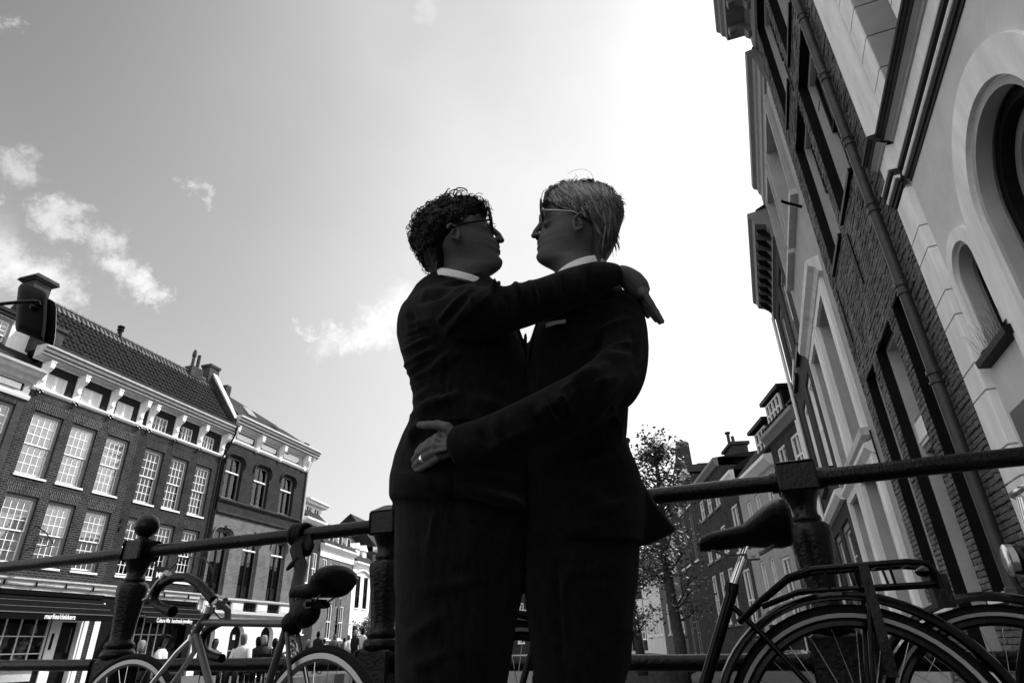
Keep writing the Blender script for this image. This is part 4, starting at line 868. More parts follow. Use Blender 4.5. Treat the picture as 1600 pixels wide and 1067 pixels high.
S4.part('roof', 'roof_tile', lambda b: b.prism([(.3, 10.6), (-3, 12.2), (-8, 10.5)], D0, D1, 'a'))
S4.part('dormer', 'frame_grey', lambda b: (b.box(17.2, 18.8, -2, .1, 10.6, 11.7), b.box(17.1, 18.95, -2.1, .3, 11.7, 11.9)))
downpipe(S4, [(18.8, .08, 9.7), (18.8, .08, ST)], .05, 'white_paint')
S4.part('cross_stay', 'white_paint', lambda b: b.tube([(16.3, .25, 6.5), (16.6, .05, 7.3)], .02, 5))
R3 = Fac(0, 4.0, +1); R3.O = RF.w(19.0)
S5 = small_house(R3, -.02, 3.0, 6.5, 'brick_dark', [(.4, 1.2, 4.9, 6.2), (1.7, 2.5, 4.9, 6.2), (.5, 1.5, 1.9, 4.0)], 'brick_house', 'low brick house with a white roof dormer above the right railing post', roofh=2.2, prof=.25, dd=5, trim='frame_grey')
S5.part('dormer', 'dark_paint', lambda b: (b.box(1.2, 2.9, -2, -.1, 6.8, 7.85), b.box(1.1, 3.0, -2.1, .05, 7.85, 7.98)))
S5.part('dormer_window', 'white_paint', lambda b: [(b.box(x-.03, x+.03, -.1, -.04, 6.95, 7.75)) for x in (1.4, 1.75, 2.1, 2.45, 2.75)]+[b.box(1.4, 2.75, -.1, -.045, z, z+.05) for z in (6.95, 7.35, 7.72)])
downpipe(S5, [(.12, .08, 6.4), (.12, .08, ST)], .05, 'white_paint')
S6 = small_house(R3, 3.05, 7.8, 5.9, 'plaster_grey', [(3.5, 4.4, .2, 3.05), (5.1, 5.6, 1.0, 3.2), (6.2, 6.8, 1.0, 3.2), (3.6, 4.3, 3.9, 5.4), (5.2, 5.8, 3.9, 5.4), (6.4, 7.0, 3.9, 5.4)], 'plaster_house', 'low white plastered house with pantiled roof behind the bicycle saddle', roofh=2.4, prof=.3, dd=5, win_m='white_paint')
S6.part('dormer', 'dark_paint', lambda b: (b.box(3.4, 5.0, -2, -.2, 6.4, 7.5), b.box(3.25, 5.15, -2.2, .0, 7.5, 7.62)))
S6.part('dormer_window', 'white_paint', lambda b: [b.box(x-.03, x+.03, -.2, -.14, 6.55, 7.4) for x in (3.6, 4.0, 4.4, 4.8)]+[b.box(3.6, 4.8, -.2, -.145, z, z+.05) for z in (6.55, 6.95, 7.35)])
def tilerow(H, u0, u1, z0, z1, d0, d1, par):
    b = H.mb(); nu, nr = int((u1-u0)/.28), 8
    for i in range(nu):
        for r in range(nr):
            a = u0+(u1-u0)*i/nu; f0, f1 = r/nr, (r+1.15)/nr; pts = []
            for f, l in ((f0, .06), (f1, .02)):
                for q in range(4): pts.append((a+(u1-u0)/nu*q/3, d0+(d1-d0)*f+.0, z0+(z1-z0)*f+l+.05*math.sin(q*2.1)))
            b.add(pts, [(0, 1, 5, 4), (1, 2, 6, 5), (2, 3, 7, 6)])
    b.build('roof_tile_field', 'roof_tile', par, True, kind='stuff')
for H in (S6, S5):
    rf = [c for c in H.root.children if c.name.startswith('roof')][0]; uu = (3.05, 7.8) if H is S6 else (0, 3.0); zt = 6.26 if H is S6 else 6.86
    tilerow(H, *uu, zt, zt+2.3, .2, -2, rf)
S7 = small_house(R3, 10.0, 16.3, 7.7, 'brick_right', [(14.2, 15.2, 6.15, 7.1), (12.5, 13.5, 6.15, 7.1), (10.8, 11.8, 6.15, 7.1), (14.2, 15.2, 4.1, 5.3), (12.5, 13.5, 4.1, 5.3), (10.8, 11.8, 4.1, 5.3), (14.2, 15.2, 1.3, 3.5), (12.5, 13.5, 1.3, 3.5), (10.8, 11.8, 1.3, 3.5)], 'brick_house', 'brick house with three rows of small white-framed windows left of the bicycle saddle', roofh=.25, prof=.25, dd=5, trim='frame_grey')
S7.part('chimney', 'brick_dark', lambda b: (b.box(10.5, 12.1, -1.6, -.9, 7.9, 8.75), b.box(10.4, 12.2, -1.7, -.8, 8.75, 8.88), b.tube([(11.9, -1.2, 8.85), (11.9, -1.2, 9.7)], .08, 8), b.tube([(11.9, -1.2, 9.7), (11.9, -1.2, 9.78)], .14, 8), b.tube([(11.2, -1.2, 8.85), (11.2, -1.2, 9.35)], .08, 8)))
small_house(R3, 7.85, 9.95, 6.6, 'brick_dark', [(8.3, 9.4, 3.9, 5.7), (8.3, 9.4, .9, 3.2)], 'brick_house', 'one-window dark brick house squeezed beside the low white plastered one', roofh=1.2, prof=.2, dd=5)
S8 = small_house(R3, 16.35, 24.2, 8.9, 'brick_dark', [(17.4, 18.4, 7.5, 8.5), (19.8, 21.0, 4.6, 7.4), (21.4, 22.6, 4.6, 7.4), (17.4, 18.4, 4.6, 7.4), (20.0, 21.2, .0, 2.2), (22, 23, .0, 2.2)], 'gabled_house', 'dark gabled house with scrolled gable top and white arched window light, behind the tree', roofh=0, prof=.3, dd=7, win_m='frame_grey')
S8.part('gable', 'brick_dark', lambda b: b.prism([(16.5, 8.9), (24.1, 8.9), (23.9, 9.9), (22.5, 10.0), (21.0, 10.15), (19.8, 10.5), (19.4, 10.8), (19.3, 11.15), (18.4, 11.4), (17.6, 11.05), (17.5, 9.7), (16.5, 9.4)], -.5, .02))
S8.part('arch_light', 'white_paint', lambda b: b.prism([(19.9+.6-.6*math.cos(t), 7.45+.6*math.sin(t)) for t in np.linspace(0, math.pi, 12)], .0, .05))
S8.part('roof', 'roof_felt', lambda b: b.box(16.4, 24.1, -7, -.52, 9.2, 9.5))
S8.part('side_cornice', 'brick_dark', lambda b: b.box(16.2, 16.6, -7, .1, 9.0, 9.4))
small_house(R3, 24.3, 34, 8.0, 'brick_c', [(25+i*1.9, 26.1+i*1.9, z, z+2) for i in range(4) for z in (1.2, 4.8)], 'brick_house', 'pale far house mostly hidden behind the leafy tree', roofh=2.5)
small_house(R3, 34.1, 46, 7.0, 'plaster', [(35+i*2.2, 36.3+i*2.2, z, z+2) for i in range(5) for z in (1.2, 4.4)], 'plaster_house', 'white far house low behind the two tree trunks', roofh=2.5)
# ================================================================== bridge railing
RA = np.array([-3.28413849, 4.0482274, 0.0]); RDIR = np.array([0.93520435, -0.3541085, 0]); RN = np.array([-0.3541085, -0.93520435, 0])
RZA = math.atan2(RDIR[1], RDIR[0])
def rp(s, off=0, z=0): return RA+RDIR*s+RN*off+np.array([0, 0, z])
def rs(px, py, off=0):
    P = hit(px, py, RA+RN*off, RN); return float((P-RA)@RDIR), float(P[2])
RAIL = thing('bridge_railing', 'black iron bridge railing with turned posts and two round rails crossing the picture', 'railing', tuple(rp(0)), RZA)
lowz = lambda s: .653-.0169*s
POSTS = [-2.2, -.45, 1.21, 2.84, 4.68, 6.12]
for i in range(len(POSTS)-1):
    a, b = POSTS[i], POSTS[i+1]
    for nm, f, r in (('top_rail', lambda s: 1.2, .0335), ('low_rail', lowz, .0285)):
        n = 10; MB().tube([(a+(b-a)*k/n, .0015*math.sin(k*1.7), f(a+(b-a)*k/n)+.0012*math.sin(k*2.3)) for k in range(n+1)], r, 20).build(nm, 'iron', RAIL, 60)
    for nm, f, r in (('rail_collar', lambda s: 1.2, .041), ('rail_collar', lowz, .036)):
        for s in (a+.085, b-.085): MB().tube([(s-.012, 0, f(s)), (s+.012, 0, f(s))], r, 18).build(nm, 'iron', RAIL, 40)
def bevbox(b, x, y, w, d, z0, z1, e=.008):
    q = lambda k: [(x-w+k, y-d+k), (x+w-k, y-d+k), (x+w-k, y+d-k), (x-w+k, y+d-k)]
    def ring(k, z):
        c = e; pts = []
        for sx, sy in ((-1, -1), (1, -1), (1, 1), (-1, 1)):
            X, Y = x+sx*(w-k), y+sy*(d-k)
            pts += [(X-sx*(0 if sx*sy < 0 else c), Y-sy*(c if sx*sy < 0 else 0), z), (X-sx*(c if sx*sy < 0 else 0), Y-sy*(0 if sx*sy < 0 else c), z)]
        return pts
    b.loft([ring(e, z0), ring(0, z0+e), ring(0, z1-e), ring(e, z1)])
for s, top in zip(POSTS, ('flat', 'ball', 'ball', 'peak', 'dome', 'flat')):
    b = MB(); prof = [(.074, .66), (.082, .668), (.084, .685), (.078, .70), (.066, .708), (.073, .722), (.07, .735), (.056, .748), (.055, .77), (.058, .82), (.065, .89), (.073, .96), (.078, 1.0), (.076, 1.022), (.062, 1.036), (.051, 1.042), (.055, 1.05), (.052, 1.06), (.045, 1.068), (.046, 1.09), (.054, 1.118), (.066, 1.142), (.07, 1.152)]
    b.lathe(prof, (s, 0, 0), 28); p = b.build('post', 'iron', RAIL, 50)
    b = MB(); bevbox(b, s, 0, .072, .072, 1.15, 1.262); b.build('block', 'iron', p, 30)
    b = MB(); bevbox(b, s, 0, .088, .088, -.02, .662, .01); b.build('pedestal', 'iron', p, 30)
    b = MB()
    if top == 'ball':
        b.lathe([(.05, 1.258), (.05, 1.268), (.028, 1.275), (.026, 1.285), (.034, 1.29)], (s, 0, 0), 20); b.sphere((s, 0, 1.345), .066, 26, 16); b.build('ball_finial', 'iron', p, True)
    elif top == 'peak':
        b.loft([[(s-.068, -.068, 1.26), (s+.068, -.068, 1.26), (s+.068, .068, 1.26), (s-.068, .068, 1.26)], [(s-.02, -.02, 1.292), (s+.02, -.02, 1.292), (s+.02, .02, 1.292), (s-.02, .02, 1.292)]]); b.build('cap', 'iron', p)
    else:
        b.loft([[(s-.068+k, -.068+k, 1.26+h), (s+.068-k, -.068+k, 1.26+h), (s+.068-k, .068-k, 1.26+h), (s-.068+k, .068-k, 1.26+h)] for k, h in ((0, 0), (.01, .006), (.035, .011))]); b.build('cap', 'iron', p, True)

# ================================================================== bicycles
def wheel(root, c, r, yaw=0, tyre=.019, stripe=True, nsp=30, rimm='alloy', name='wheel'):
    """wheel in the local xz plane (yaw turns it about the vertical)"""
    cy, sy = math.cos(yaw), math.sin(yaw)
    P = lambda a, q, y=0: (c[0]+q*math.cos(a)*cy-y*sy, c[1]+q*math.cos(a)*sy+y*cy, c[2]+q*math.sin(a))
    N = 64; W_ = MB()
    prof = [(r-tyre*2, -tyre*.55), (r-tyre*1.2, -tyre), (r-tyre*.5, -tyre*.85), (r, -.2*tyre), (r, .2*tyre), (r-tyre*.5, tyre*.85), (r-tyre*1.2, tyre), (r-tyre*2, tyre*.55)]
    W_.loft([[P(2*math.pi*k/N, q, y) for q, y in prof] for k in range(N+1)], caps=False)
    w = W_.build(name, 'rubber', root, 50)
    if stripe:
        b = MB()
        for sg in (-1, 1): b.loft([[P(2*math.pi*k/N, q, sg*y) for q, y in ((r-tyre*1.62, tyre*.87), (r-tyre*1.12, tyre*1.06))] for k in range(N+1)], caps=False, closed=False)
        b.build('reflective_band', 'tyre_stripe', w)
    rr = r-tyre*2; b = MB(); rp_ = [(rr+.004, -.011), (rr-.012, -.012), (rr-.02, -.006), (rr-.02, .006), (rr-.012, .012), (rr+.004, .011)]
    b.loft([[P(2*math.pi*k/N, q, y) for q, y in rp_] for k in range(N+1)], caps=False); b.build('rim', rimm, w, 40)
    b = MB()
    for k in range(nsp):
        a = 2*math.pi*k/nsp; sg = 1 if k % 2 else -1; off = .9*(1 if (k//2) % 2 else -1)
        b.tube([P(a+off, .02, sg*.03), P(a, rr-.018, sg*.003)], .0011, 4, caps=False)
    b.build('spokes', 'chrome', w, kind='stuff')
    b = MB(); b.tube([P(0, 0, -.05), P(0, 0, -.032), P(0, 0, .032), P(0, 0, .05)], [.008, .02, .02, .008], 10); b.build('hub', 'alloy', w, 40)
    return w
def fender(root, c, r, a0, a1, width=.03, yaw=0, m='black_metal', lift=.02, name='mudguard'):
    cy, sy = math.cos(yaw), math.sin(yaw); n = 36; b = MB()
    P = lambda a, q, y: (c[0]+q*math.cos(a)*cy-y*sy, c[1]+q*math.cos(a)*sy+y*cy, c[2]+q*math.sin(a))
    pr = [(r-.016, -width), (r-.002, -width*.75), (r+.006, 0), (r-.002, width*.75), (r-.016, width), (r-.02, width), (r-.006, width*.72), (r+.001, 0), (r-.006, -width*.72), (r-.02, -width)]
    b.loft([[P(a0+(a1-a0)*k/n, q, y) for q, y in pr] for k in range(n+1)])
    return b.build(name, m, root, 50)
def saddle(root, nose, tail, z0, zt, w, name='saddle', m='leather', thick=1.0):
    """nose and tail along local x; rings across"""
    L = tail-nose; b = MB(); rings = []
    for t, wd, dz, dep in ((0, .3, -.012, .02), (.04, .62, -.004, .03), (.15, .85, 0, .038), (.35, 1.05, .002, .042), (.5, 1.5, .004, .046), (.60, 2.3, .014, .062), (.72, 3.3, .026, .080), (.84, 3.9, .034, .094), (.94, 3.7, .032, .088), (.99, 2.9, .022, .06), (1.0, 1.6, .01, .03)):
        hw = wd*w*.14; dep *= thick; x = nose+L*t; zc = z0+(zt-z0)*t+dz
        rings.append([(x, hw*1.0*math.cos(a), zc+(dep*.55 if math.sin(a) > 0 else dep)*math.sin(a)*(1-.25*abs(math.cos(a))**3)) for a in np.linspace(0, 2*math.pi, 18, endpoint=False)])
    b.loft(rings); s = b.build(name, m, root, 70)
    r_ = MB()
    for sg in (-1, 1): r_.tube([(nose+L*.12, sg*.008, z0-.03), (nose+L*.3, sg*.022, z0-.055), (nose+L*.62, sg*.024, z0-.052), (nose+L*.85, sg*.04, z0-.02)], .0035, 6)
    r_.build('saddle_rail', 'black_metal' if thick < 1 else 'alloy', s, 60)
    c_ = MB(); c_.box(nose+L*.48, nose+L*.6, -.032, .032, z0-.068, z0-.04); c_.tube([(nose+L*.54, -.045, z0-.055), (nose+L*.54, .045, z0-.055)], .008, 8); c_.sphere((nose+L*.54, -.047, z0-.055), .011, 8, 6); c_.build('clamp', 'black_metal' if thick < 1 else 'alloy', s, 40)
    return s
def tubes(root, name, m, lst, par=None, n=14):
    b = MB()
    for pts, r in lst: b.tube(pts, r, n)
    return b.build(name, m, par or root, 60)
# ---- right: black city bicycle with rear carrier, leaning along the railing
OFF = .45
B1 = thing('bicycle', 'black city bicycle with wide saddle and empty rear carrier, right of the two men', 'bicycle', tuple(rp(4.68, OFF)), RZA+math.pi, 'bicycles parked on the bridge')
RC = (0, 0, .362)
wheel(B1, RC, .375, tyre=.022, rimm='black_metal'); fender(B1, RC, .407, R_(14), R_(205), .032)
bb = (.53, 0, .3); sc1 = (.30, 0, .765)
tubes(B1, 'frame', 'black_metal', [([bb, sc1, (.285, 0, .80)], .0175), ([bb, (.92, 0, .72)], .019), ([(.93, 0, .66), (.895, 0, .86)], .02),
      ([(0, -.055, .362), (.2, -.05, .335), bb], .0095), ([(0, .055, .362), (.2, .05, .335), bb], .0095), ([(0, -.055, .362), (.22, -.03, .66), (.295, -.02, .745)], .0085), ([(0, .055, .362), (.22, .03, .66), (.295, .02, .745)], .0085), ([(.27, -.03, .715), (.27, .03, .715)], .009)])
tubes(B1, 'seat_clamp', 'black_metal', [([(.292, 0, .785), (.284, 0, .812)], .022), ([(.27, -.03, .795), (.31, -.035, .795)], .007)])
tubes(B1, 'seat_post', 'chrome', [([(.29, 0, .79), (.215, 0, .925)], .0135)], n=18)
saddle(B1, .365, .07, .945, .968, .265)
def carrier(k):
    for sg in (-1, 1):
        k.tube([(.285, sg*.03, .70), (.21, sg*.05, .755), (.12, sg*.062, .815), (.05, sg*.066, .832), (-.2, sg*.066, .835), (-.245, sg*.064, .828), (-.262, sg*.06, .80), (-.262, sg*.058, .765)], .0085, 10)
        k.tube([(.21, sg*.04, .74), (.1, sg*.05, .775), (-.25, sg*.055, .775)], .0065, 8)
        k.tube([(0, sg*.06, .362), (-.085, sg*.07, .79)], .0075, 8); k.box(-.098, -.072, sg*.07-.006, sg*.07+.006, .55, .832)
        for x in (.02, -.06, -.15): k.tube([(x, sg*.064, .83), (x-.005, sg*.056, .775)], .004, 6)
    for x in (.06, -.03, -.12, -.2): k.tube([(x, -.066, .832), (x, .066, .832)], .006, 8)
b = MB(); carrier(b); CR = b.build('carrier', 'black_metal', B1, 60)
b = MB(); b.box(-.29, -.245, -.035, .035, .715, .80); b.sphere((-.25, 0, .81), .03, 10, 6, (1, 1.2, .5)); b.build('rear_lamp', 'black_metal', B1, 40)
b = MB(); b.box(.11, .2, -.052, -.03, .62, .69); b.sphere((.17, -.055, .665), .012, 8, 6); b.build('frame_lock', 'black_metal', B1, 40)
fc = (1.02, 0, .362); yw = R_(62)
wheel(B1, fc, .375, yaw=yw, tyre=.022, rimm='black_metal'); fender(B1, fc, .405, R_(20), R_(190), .03, yaw=yw)
tubes(B1, 'fork', 'black_metal', [([(.90, 0, .82), (.925, 0, .74), (1.0, .05, .5), (1.02, .06, .362)], .011), ([(.925, 0, .74), (.98, -.05, .5), (1.02, -.06, .362)], .011)])
tubes(B1, 'handlebar', 'chrome', [([(.89, 0, .86), (.88, 0, 1.02)], .012), ([(.72, -.24, 1.03), (.80, -.22, 1.05), (.9, -.1, 1.06), (.9, .1, 1.06), (.80, .22, 1.05), (.72, .24, 1.03)], .011)])
tubes(B1, 'crank', 'alloy', [([(.53, -.06, .3), (.53, .06, .3)], .02), ([(.53, -.07, .3), (.62, -.075, .19)], .011), ([(.53, .07, .3), (.44, .075, .41)], .011)])
# ---- right edge: second city bicycle, its front wheel and lamp in view
B2 = thing('bicycle', 'black bicycle with chrome headlamp and peeling mudguard, cut by the right edge', 'bicycle', tuple(rp(6.1, .2)), RZA+math.pi, 'bicycles parked on the bridge')
wheel(B2, (0, 0, .362), .37, tyre=.02, rimm='black_metal'); f2 = (1.0, 0, .372); wheel(B2, f2, .355, tyre=.02, rimm='black_metal'); fender(B2, f2, .385, R_(-5), R_(150), .03)
tubes(B2, 'frame', 'black_metal', [([(.5, 0, .3), (.28, 0, .8)], .0175), ([(.5, 0, .3), (.84, 0, .78)], .019), ([(.34, 0, .68), (.82, 0, .84)], .016), ([(0, -.05, .36), (.5, -.03, .3)], .009), ([(0, .05, .36), (.5, .03, .3)], .009), ([(0, .05, .36), (.3, .02, .76)], .008), ([(0, -.05, .36), (.3, -.02, .76)], .008)])
tubes(B2, 'fork', 'black_metal', [([(.82, 0, .88), (.87, 0, .74), (.95, .05, .55), (1.0, .055, .372)], .011), ([(.87, 0, .74), (.95, -.05, .55), (1.0, -.055, .372)], .011)])
tubes(B2, 'handlebar', 'chrome', [([(.82, 0, .86), (.8, 0, 1.03)], .012), ([(.55, -.27, 1.0), (.68, -.24, 1.03), (.8, -.06, 1.05), (.8, .06, 1.05), (.68, .24, 1.03), (.55, .27, 1.0)], .011)])
saddle(B2, .33, .06, .94, .96, .18)
s2, z2 = rs(1592, 874, .2); lx = 6.1-s2
b = MB(); b.loft([[(lx+x, q*math.cos(a), z2+q*math.sin(a)) for a in np.linspace(0, 2*math.pi, 18, endpoint=False)] for x, q in ((-.075, .004), (-.07, .018), (-.05, .034), (-.015, .043), (.012, .045))]); HL = b.build('headlamp', 'black_metal', B2, True)
b = MB(); b.loft([[(lx+x, q*math.cos(a), z2+q*math.sin(a)) for a in np.linspace(0, 2*math.pi, 18, endpoint=False)] for x, q in ((.012, .046), (.03, .047), (.034, .04))]); b.build('lamp_rim', 'chrome', HL, 40)
tubes(B2, 'lamp_bracket', 'black_metal', [([(lx-.03, 0, z2-.03), (lx-.06, 0, z2-.07), (.87, 0, .78)], .006)])
# ---- left: racing bicycle with drop handlebar
sr, of_r, sf, of_f = 3.13, .8, 1.90, .46
PR, PF = rp(sr, of_r), rp(sf, of_f); bd = (PF-PR)[:2]; WB = float(np.linalg.norm(bd)); bd /= WB
B3 = thing('bicycle', 'grey steel racing bicycle with taped drop handlebar, left of the men', 'bicycle', tuple(PR), math.atan2(bd[1], bd[0]), 'bicycles parked on the bridge')
BN = np.array([-bd[1], bd[0], 0])
def bl(px, py, y=0.0):          # image point -> the bicycle's own middle plane
    O = PR+BN*y; P = hit(px, py, O, BN); return (float((P-PR)[:2]@bd), y, float(P[2]))
wheel(B3, (0, 0, .338), .34, tyre=.0135, stripe=False); wheel(B3, (WB, 0, .338), .34, yaw=R_(14), tyre=.0135, stripe=False)
hd_t, hd_b, sc3 = bl(326, 955), bl(303, 992), bl(449, 974)
bb3 = (sc3[0]+.17, 0, .28); ax = (WB, 0, .338)
tubes(B3, 'frame', 'bike_paint', [([bl(318, 972), (sc3[0]-.01, 0, sc3[2])], .0128), ([hd_t, hd_b], .016), ([(hd_b[0]-.005, 0, hd_b[2]+.015), bb3], .0135), ([bb3, sc3, (sc3[0]-.01, 0, sc3[2]+.025)], .0128)])
tubes(B3, 'stays', 'bike_paint', [([(0, sg*.05, .338), (sc3[0]-.03, sg*.02, sc3[2]-.02)], .0075) for sg in (-1, 1)]+[([(0, sg*.05, .338), bb3], .0085) for sg in (-1, 1)])
tubes(B3, 'fork', 'chrome', [([hd_b, (hd_b[0]+.04, sg*.035, hd_b[2]-.06), ((hd_b[0]+ax[0])/2+.0, sg*.045, (hd_b[2]+ax[2])/2-.01), (ax[0], sg*.05, ax[2])], .0095) for sg in (-1, 1)])
tubes(B3, 'headset', 'chrome', [([(hd_t[0], 0, hd_t[2]-.005), (hd_t[0]-.006, 0, hd_t[2]+.02)], .022), ([hd_b, (hd_b[0]+.004, 0, hd_b[2]-.018)], .021), ([(hd_t[0], 0, hd_t[2]), (hd_t[0]-.012, 0, hd_t[2]+.06)], .011), ([(hd_t[0]-.012, 0, hd_t[2]+.055), bl(352, 938)], .012)])
h1 = [bl(x, y, .06) for x, y in ((334, 938), (326, 928), (312, 912), (292, 901), (272, 902), (253, 912), (243, 925), (241, 938), (250, 948), (264, 953))]
h2 = [bl(x, y, -.12) for x, y in ((356, 968), (340, 974), (324, 984), (316, 996), (316, 1010), (322, 1020), (334, 1026), (347, 1028))]
tubes(B3, 'handlebar', 'leather', [(h1, .0175), ([h1[-1], bl(270, 955, .06)], .021), (h2, .0165)], n=16)
tubes(B3, 'handlebar_core', 'alloy', [([h1[0], bl(346, 944, 0), bl(356, 952, -.06), h2[0]], .013)])
tubes(B3, 'brake_lever', 'alloy', [([bl(258, 897, .06), bl(246, 908, .075), bl(236, 922, .085), bl(231, 934, .09), bl(224, 934+3, .09)], .006), ([bl(262, 895, .06), bl(255, 905, .06)], .017)])
tubes(B3, 'brake_lever', 'alloy', [([bl(314, 1002, -.12), bl(306, 1000, -.13), bl(300, 985, -.14)], .006)])
tubes(B3, 'brake_cable', 'black_metal', [([bl(x, y, .04) for x, y in ((258, 896), (275, 880), (297, 870), (318, 871), (330, 884), (333, 900), (328, 922))], .0028), ([bl(x, y, -.02) for x, y in ((328, 915), (326, 935), (332, 952), (343, 965), (350, 968))], .0028)])
saddle(B3, bl(455, 916)[0], bl(534, 922)[0], bl(500, 916)[2], bl(520, 918)[2], .15, thick=.72)
tubes(B3, 'seat_post', 'alloy', [([(sc3[0]-.01, 0, sc3[2]), (sc3[0]-.05, 0, bl(500, 920)[2]-.04)], .0125)])
b = MB(); cb3 = (sc3[0]-.06, 0, sc3[2]+.03)
b.sphere((cb3[0]-.03, 0, cb3[2]), .055, 12, 8, (1.25, .8, .9)); b.sphere((cb3[0]+.03, 0, cb3[2]-.03), .04, 10, 7); b.build('saddle_bag', 'leather', B3, True)
b = MB(); P_ = [bl(x, y, -.03) for x, y in ((447, 1000), (452, 1012), (447, 1024), (456, 1030), (462, 1020), (458, 1006), (450, 1003))]
for i in range(len(P_)): b.tube([tuple(np.array(P_[i])+.012*np.array([math.cos(t), .6*math.sin(t), math.sin(t)])) for t in np.linspace(0, 2*math.pi, 9)[:-1]], .004, 5, loop=True)
b.build('chain_lock', 'chrome', B3, 50)
b = MB(); rr0 = np.array(bb3); b.tube([bb3, (bb3[0], .07, bb3[2])], .02, 10); b.lathe([(.09, -.003), (.09, .003)], (0, 0, 0), 6) if False else None
b.tube([(bb3[0], -.06, bb3[2]), (bb3[0]+.1, -.07, bb3[2]-.12)], .009, 8); b.build('crank', 'alloy', B3, 40)
# ---- cloth strap tied over the top rail
st_s = rs(470, 832, 0)[0]
SP = thing('strap', 'black cloth strap knotted over the top rail above the racing bicycle saddle', 'strap', tuple(rp(st_s)), RZA)
b = MB()
for k, s in enumerate((-.022, .004, .028)):
    b.tube([(s+.01*math.sin(t), .045*math.sin(t)*1.0, 1.2+.046*math.cos(t)) for t in np.linspace(0, 2*math.pi, 18)[:-1]], .014, 8, loop=True, flat=1.4)
b.build('loop', 'leather', SP, True)
def sl(px, py, off): q = rs(px, py, off); return (q[0]-st_s, -off, q[1])
b = MB(); b.tube([sl(*p) for p in ((470, 840, .04), (463, 856, .07), (466, 872, .10), (472, 888, .16), (466, 908, .25), (463, 928, .36), (466, 948, .46), (460, 962, .52))], [.03, .036, .03, .034, .036, .034, .036, .026], 10, flat=.5, up=(1, 0, 0))
b.build('strap_end', 'leather', SP, True)
b = MB(); b.tube([sl(*p) for p in ((478, 840, .04), (482, 856, .05), (480, 868, .06))], [.03, .036, .018], 10, flat=.5, up=(1, 0, 0)); b.build('strap_end', 'leather', SP, True)
b = MB(); b.tube([sl(*p) for p in ((466, 870, .11), (456, 882, .12), (450, 888, .12))], [.024, .034, .024], 8, flat=.4, up=(1, 0, 1)); b.build('strap_end', 'leather', SP, True)

# ================================================================== black mirror on a bent rod, upper left
MY = 3.1
mp = lambda x, y, dy=0.0: tuple(PY(x, y, MY+dy))
MR = thing('mirror', 'black plastic vehicle mirror seen from behind on a thin bent rod, above the left roof', 'mirror', mp(50, 500))
T0 = np.array(mp(50, 500)); loc_ = lambda x, y, dy=0.0: tuple(np.array(PY(x, y, MY+dy))-T0)
front = [(33, 443), (40, 442), (52, 447), (66, 453), (72, 458), (74, 466), (73, 500), (71, 520), (68.5, 533), (66, 533), (25.5, 517), (24, 512), (26, 470), (28.5, 449)]
cx_, cy_ = 49, 490; b = MB()
ring = lambda k, dy: [loc_(cx_+(x-cx_)*k, cy_+(y-cy_)*k, dy) for x, y in front]
b.loft([ring(.96, .09), ring(1.0, .07), ring(.99, .02), ring(.93, -.02), ring(.78, -.045), ring(.5, -.055), ring(.2, -.058)])
b.build('housing', 'black_plastic', MR, 60)
b = MB(); b.prism([(0, 0)]*0 or [loc_(x, y)[::2] for x, y in [(cx_+(x-cx_)*.9, cy_+(y-cy_)*.9) for x, y in front]], .092, .094); b.build('mirror_glass', 'chrome', MR)
b = MB(); b.tube([loc_(-90, 484, -.06), loc_(-30, 479, -.075), loc_(0, 475, -.08), loc_(30, 472, -.085), loc_(52, 470.5, -.085), loc_(60, 472, -.08), loc_(62, 477, -.06), loc_(58, 482, -.03)], .0105, 10); b.build('rod', 'black_metal', MR, 60)
b = MB(); b.sphere(loc_(55, 480, -.055), .028, 12, 8); b.build('ball_joint', 'black_metal', MR, True)
bx = loc_(-90, 484, -.06); b = MB(); b.tube([(bx[0], bx[1], bx[2]+.1), (bx[0], bx[1], -T0[2])], .03, 10); b.build('stand_pole', 'black_metal', MR, 60)

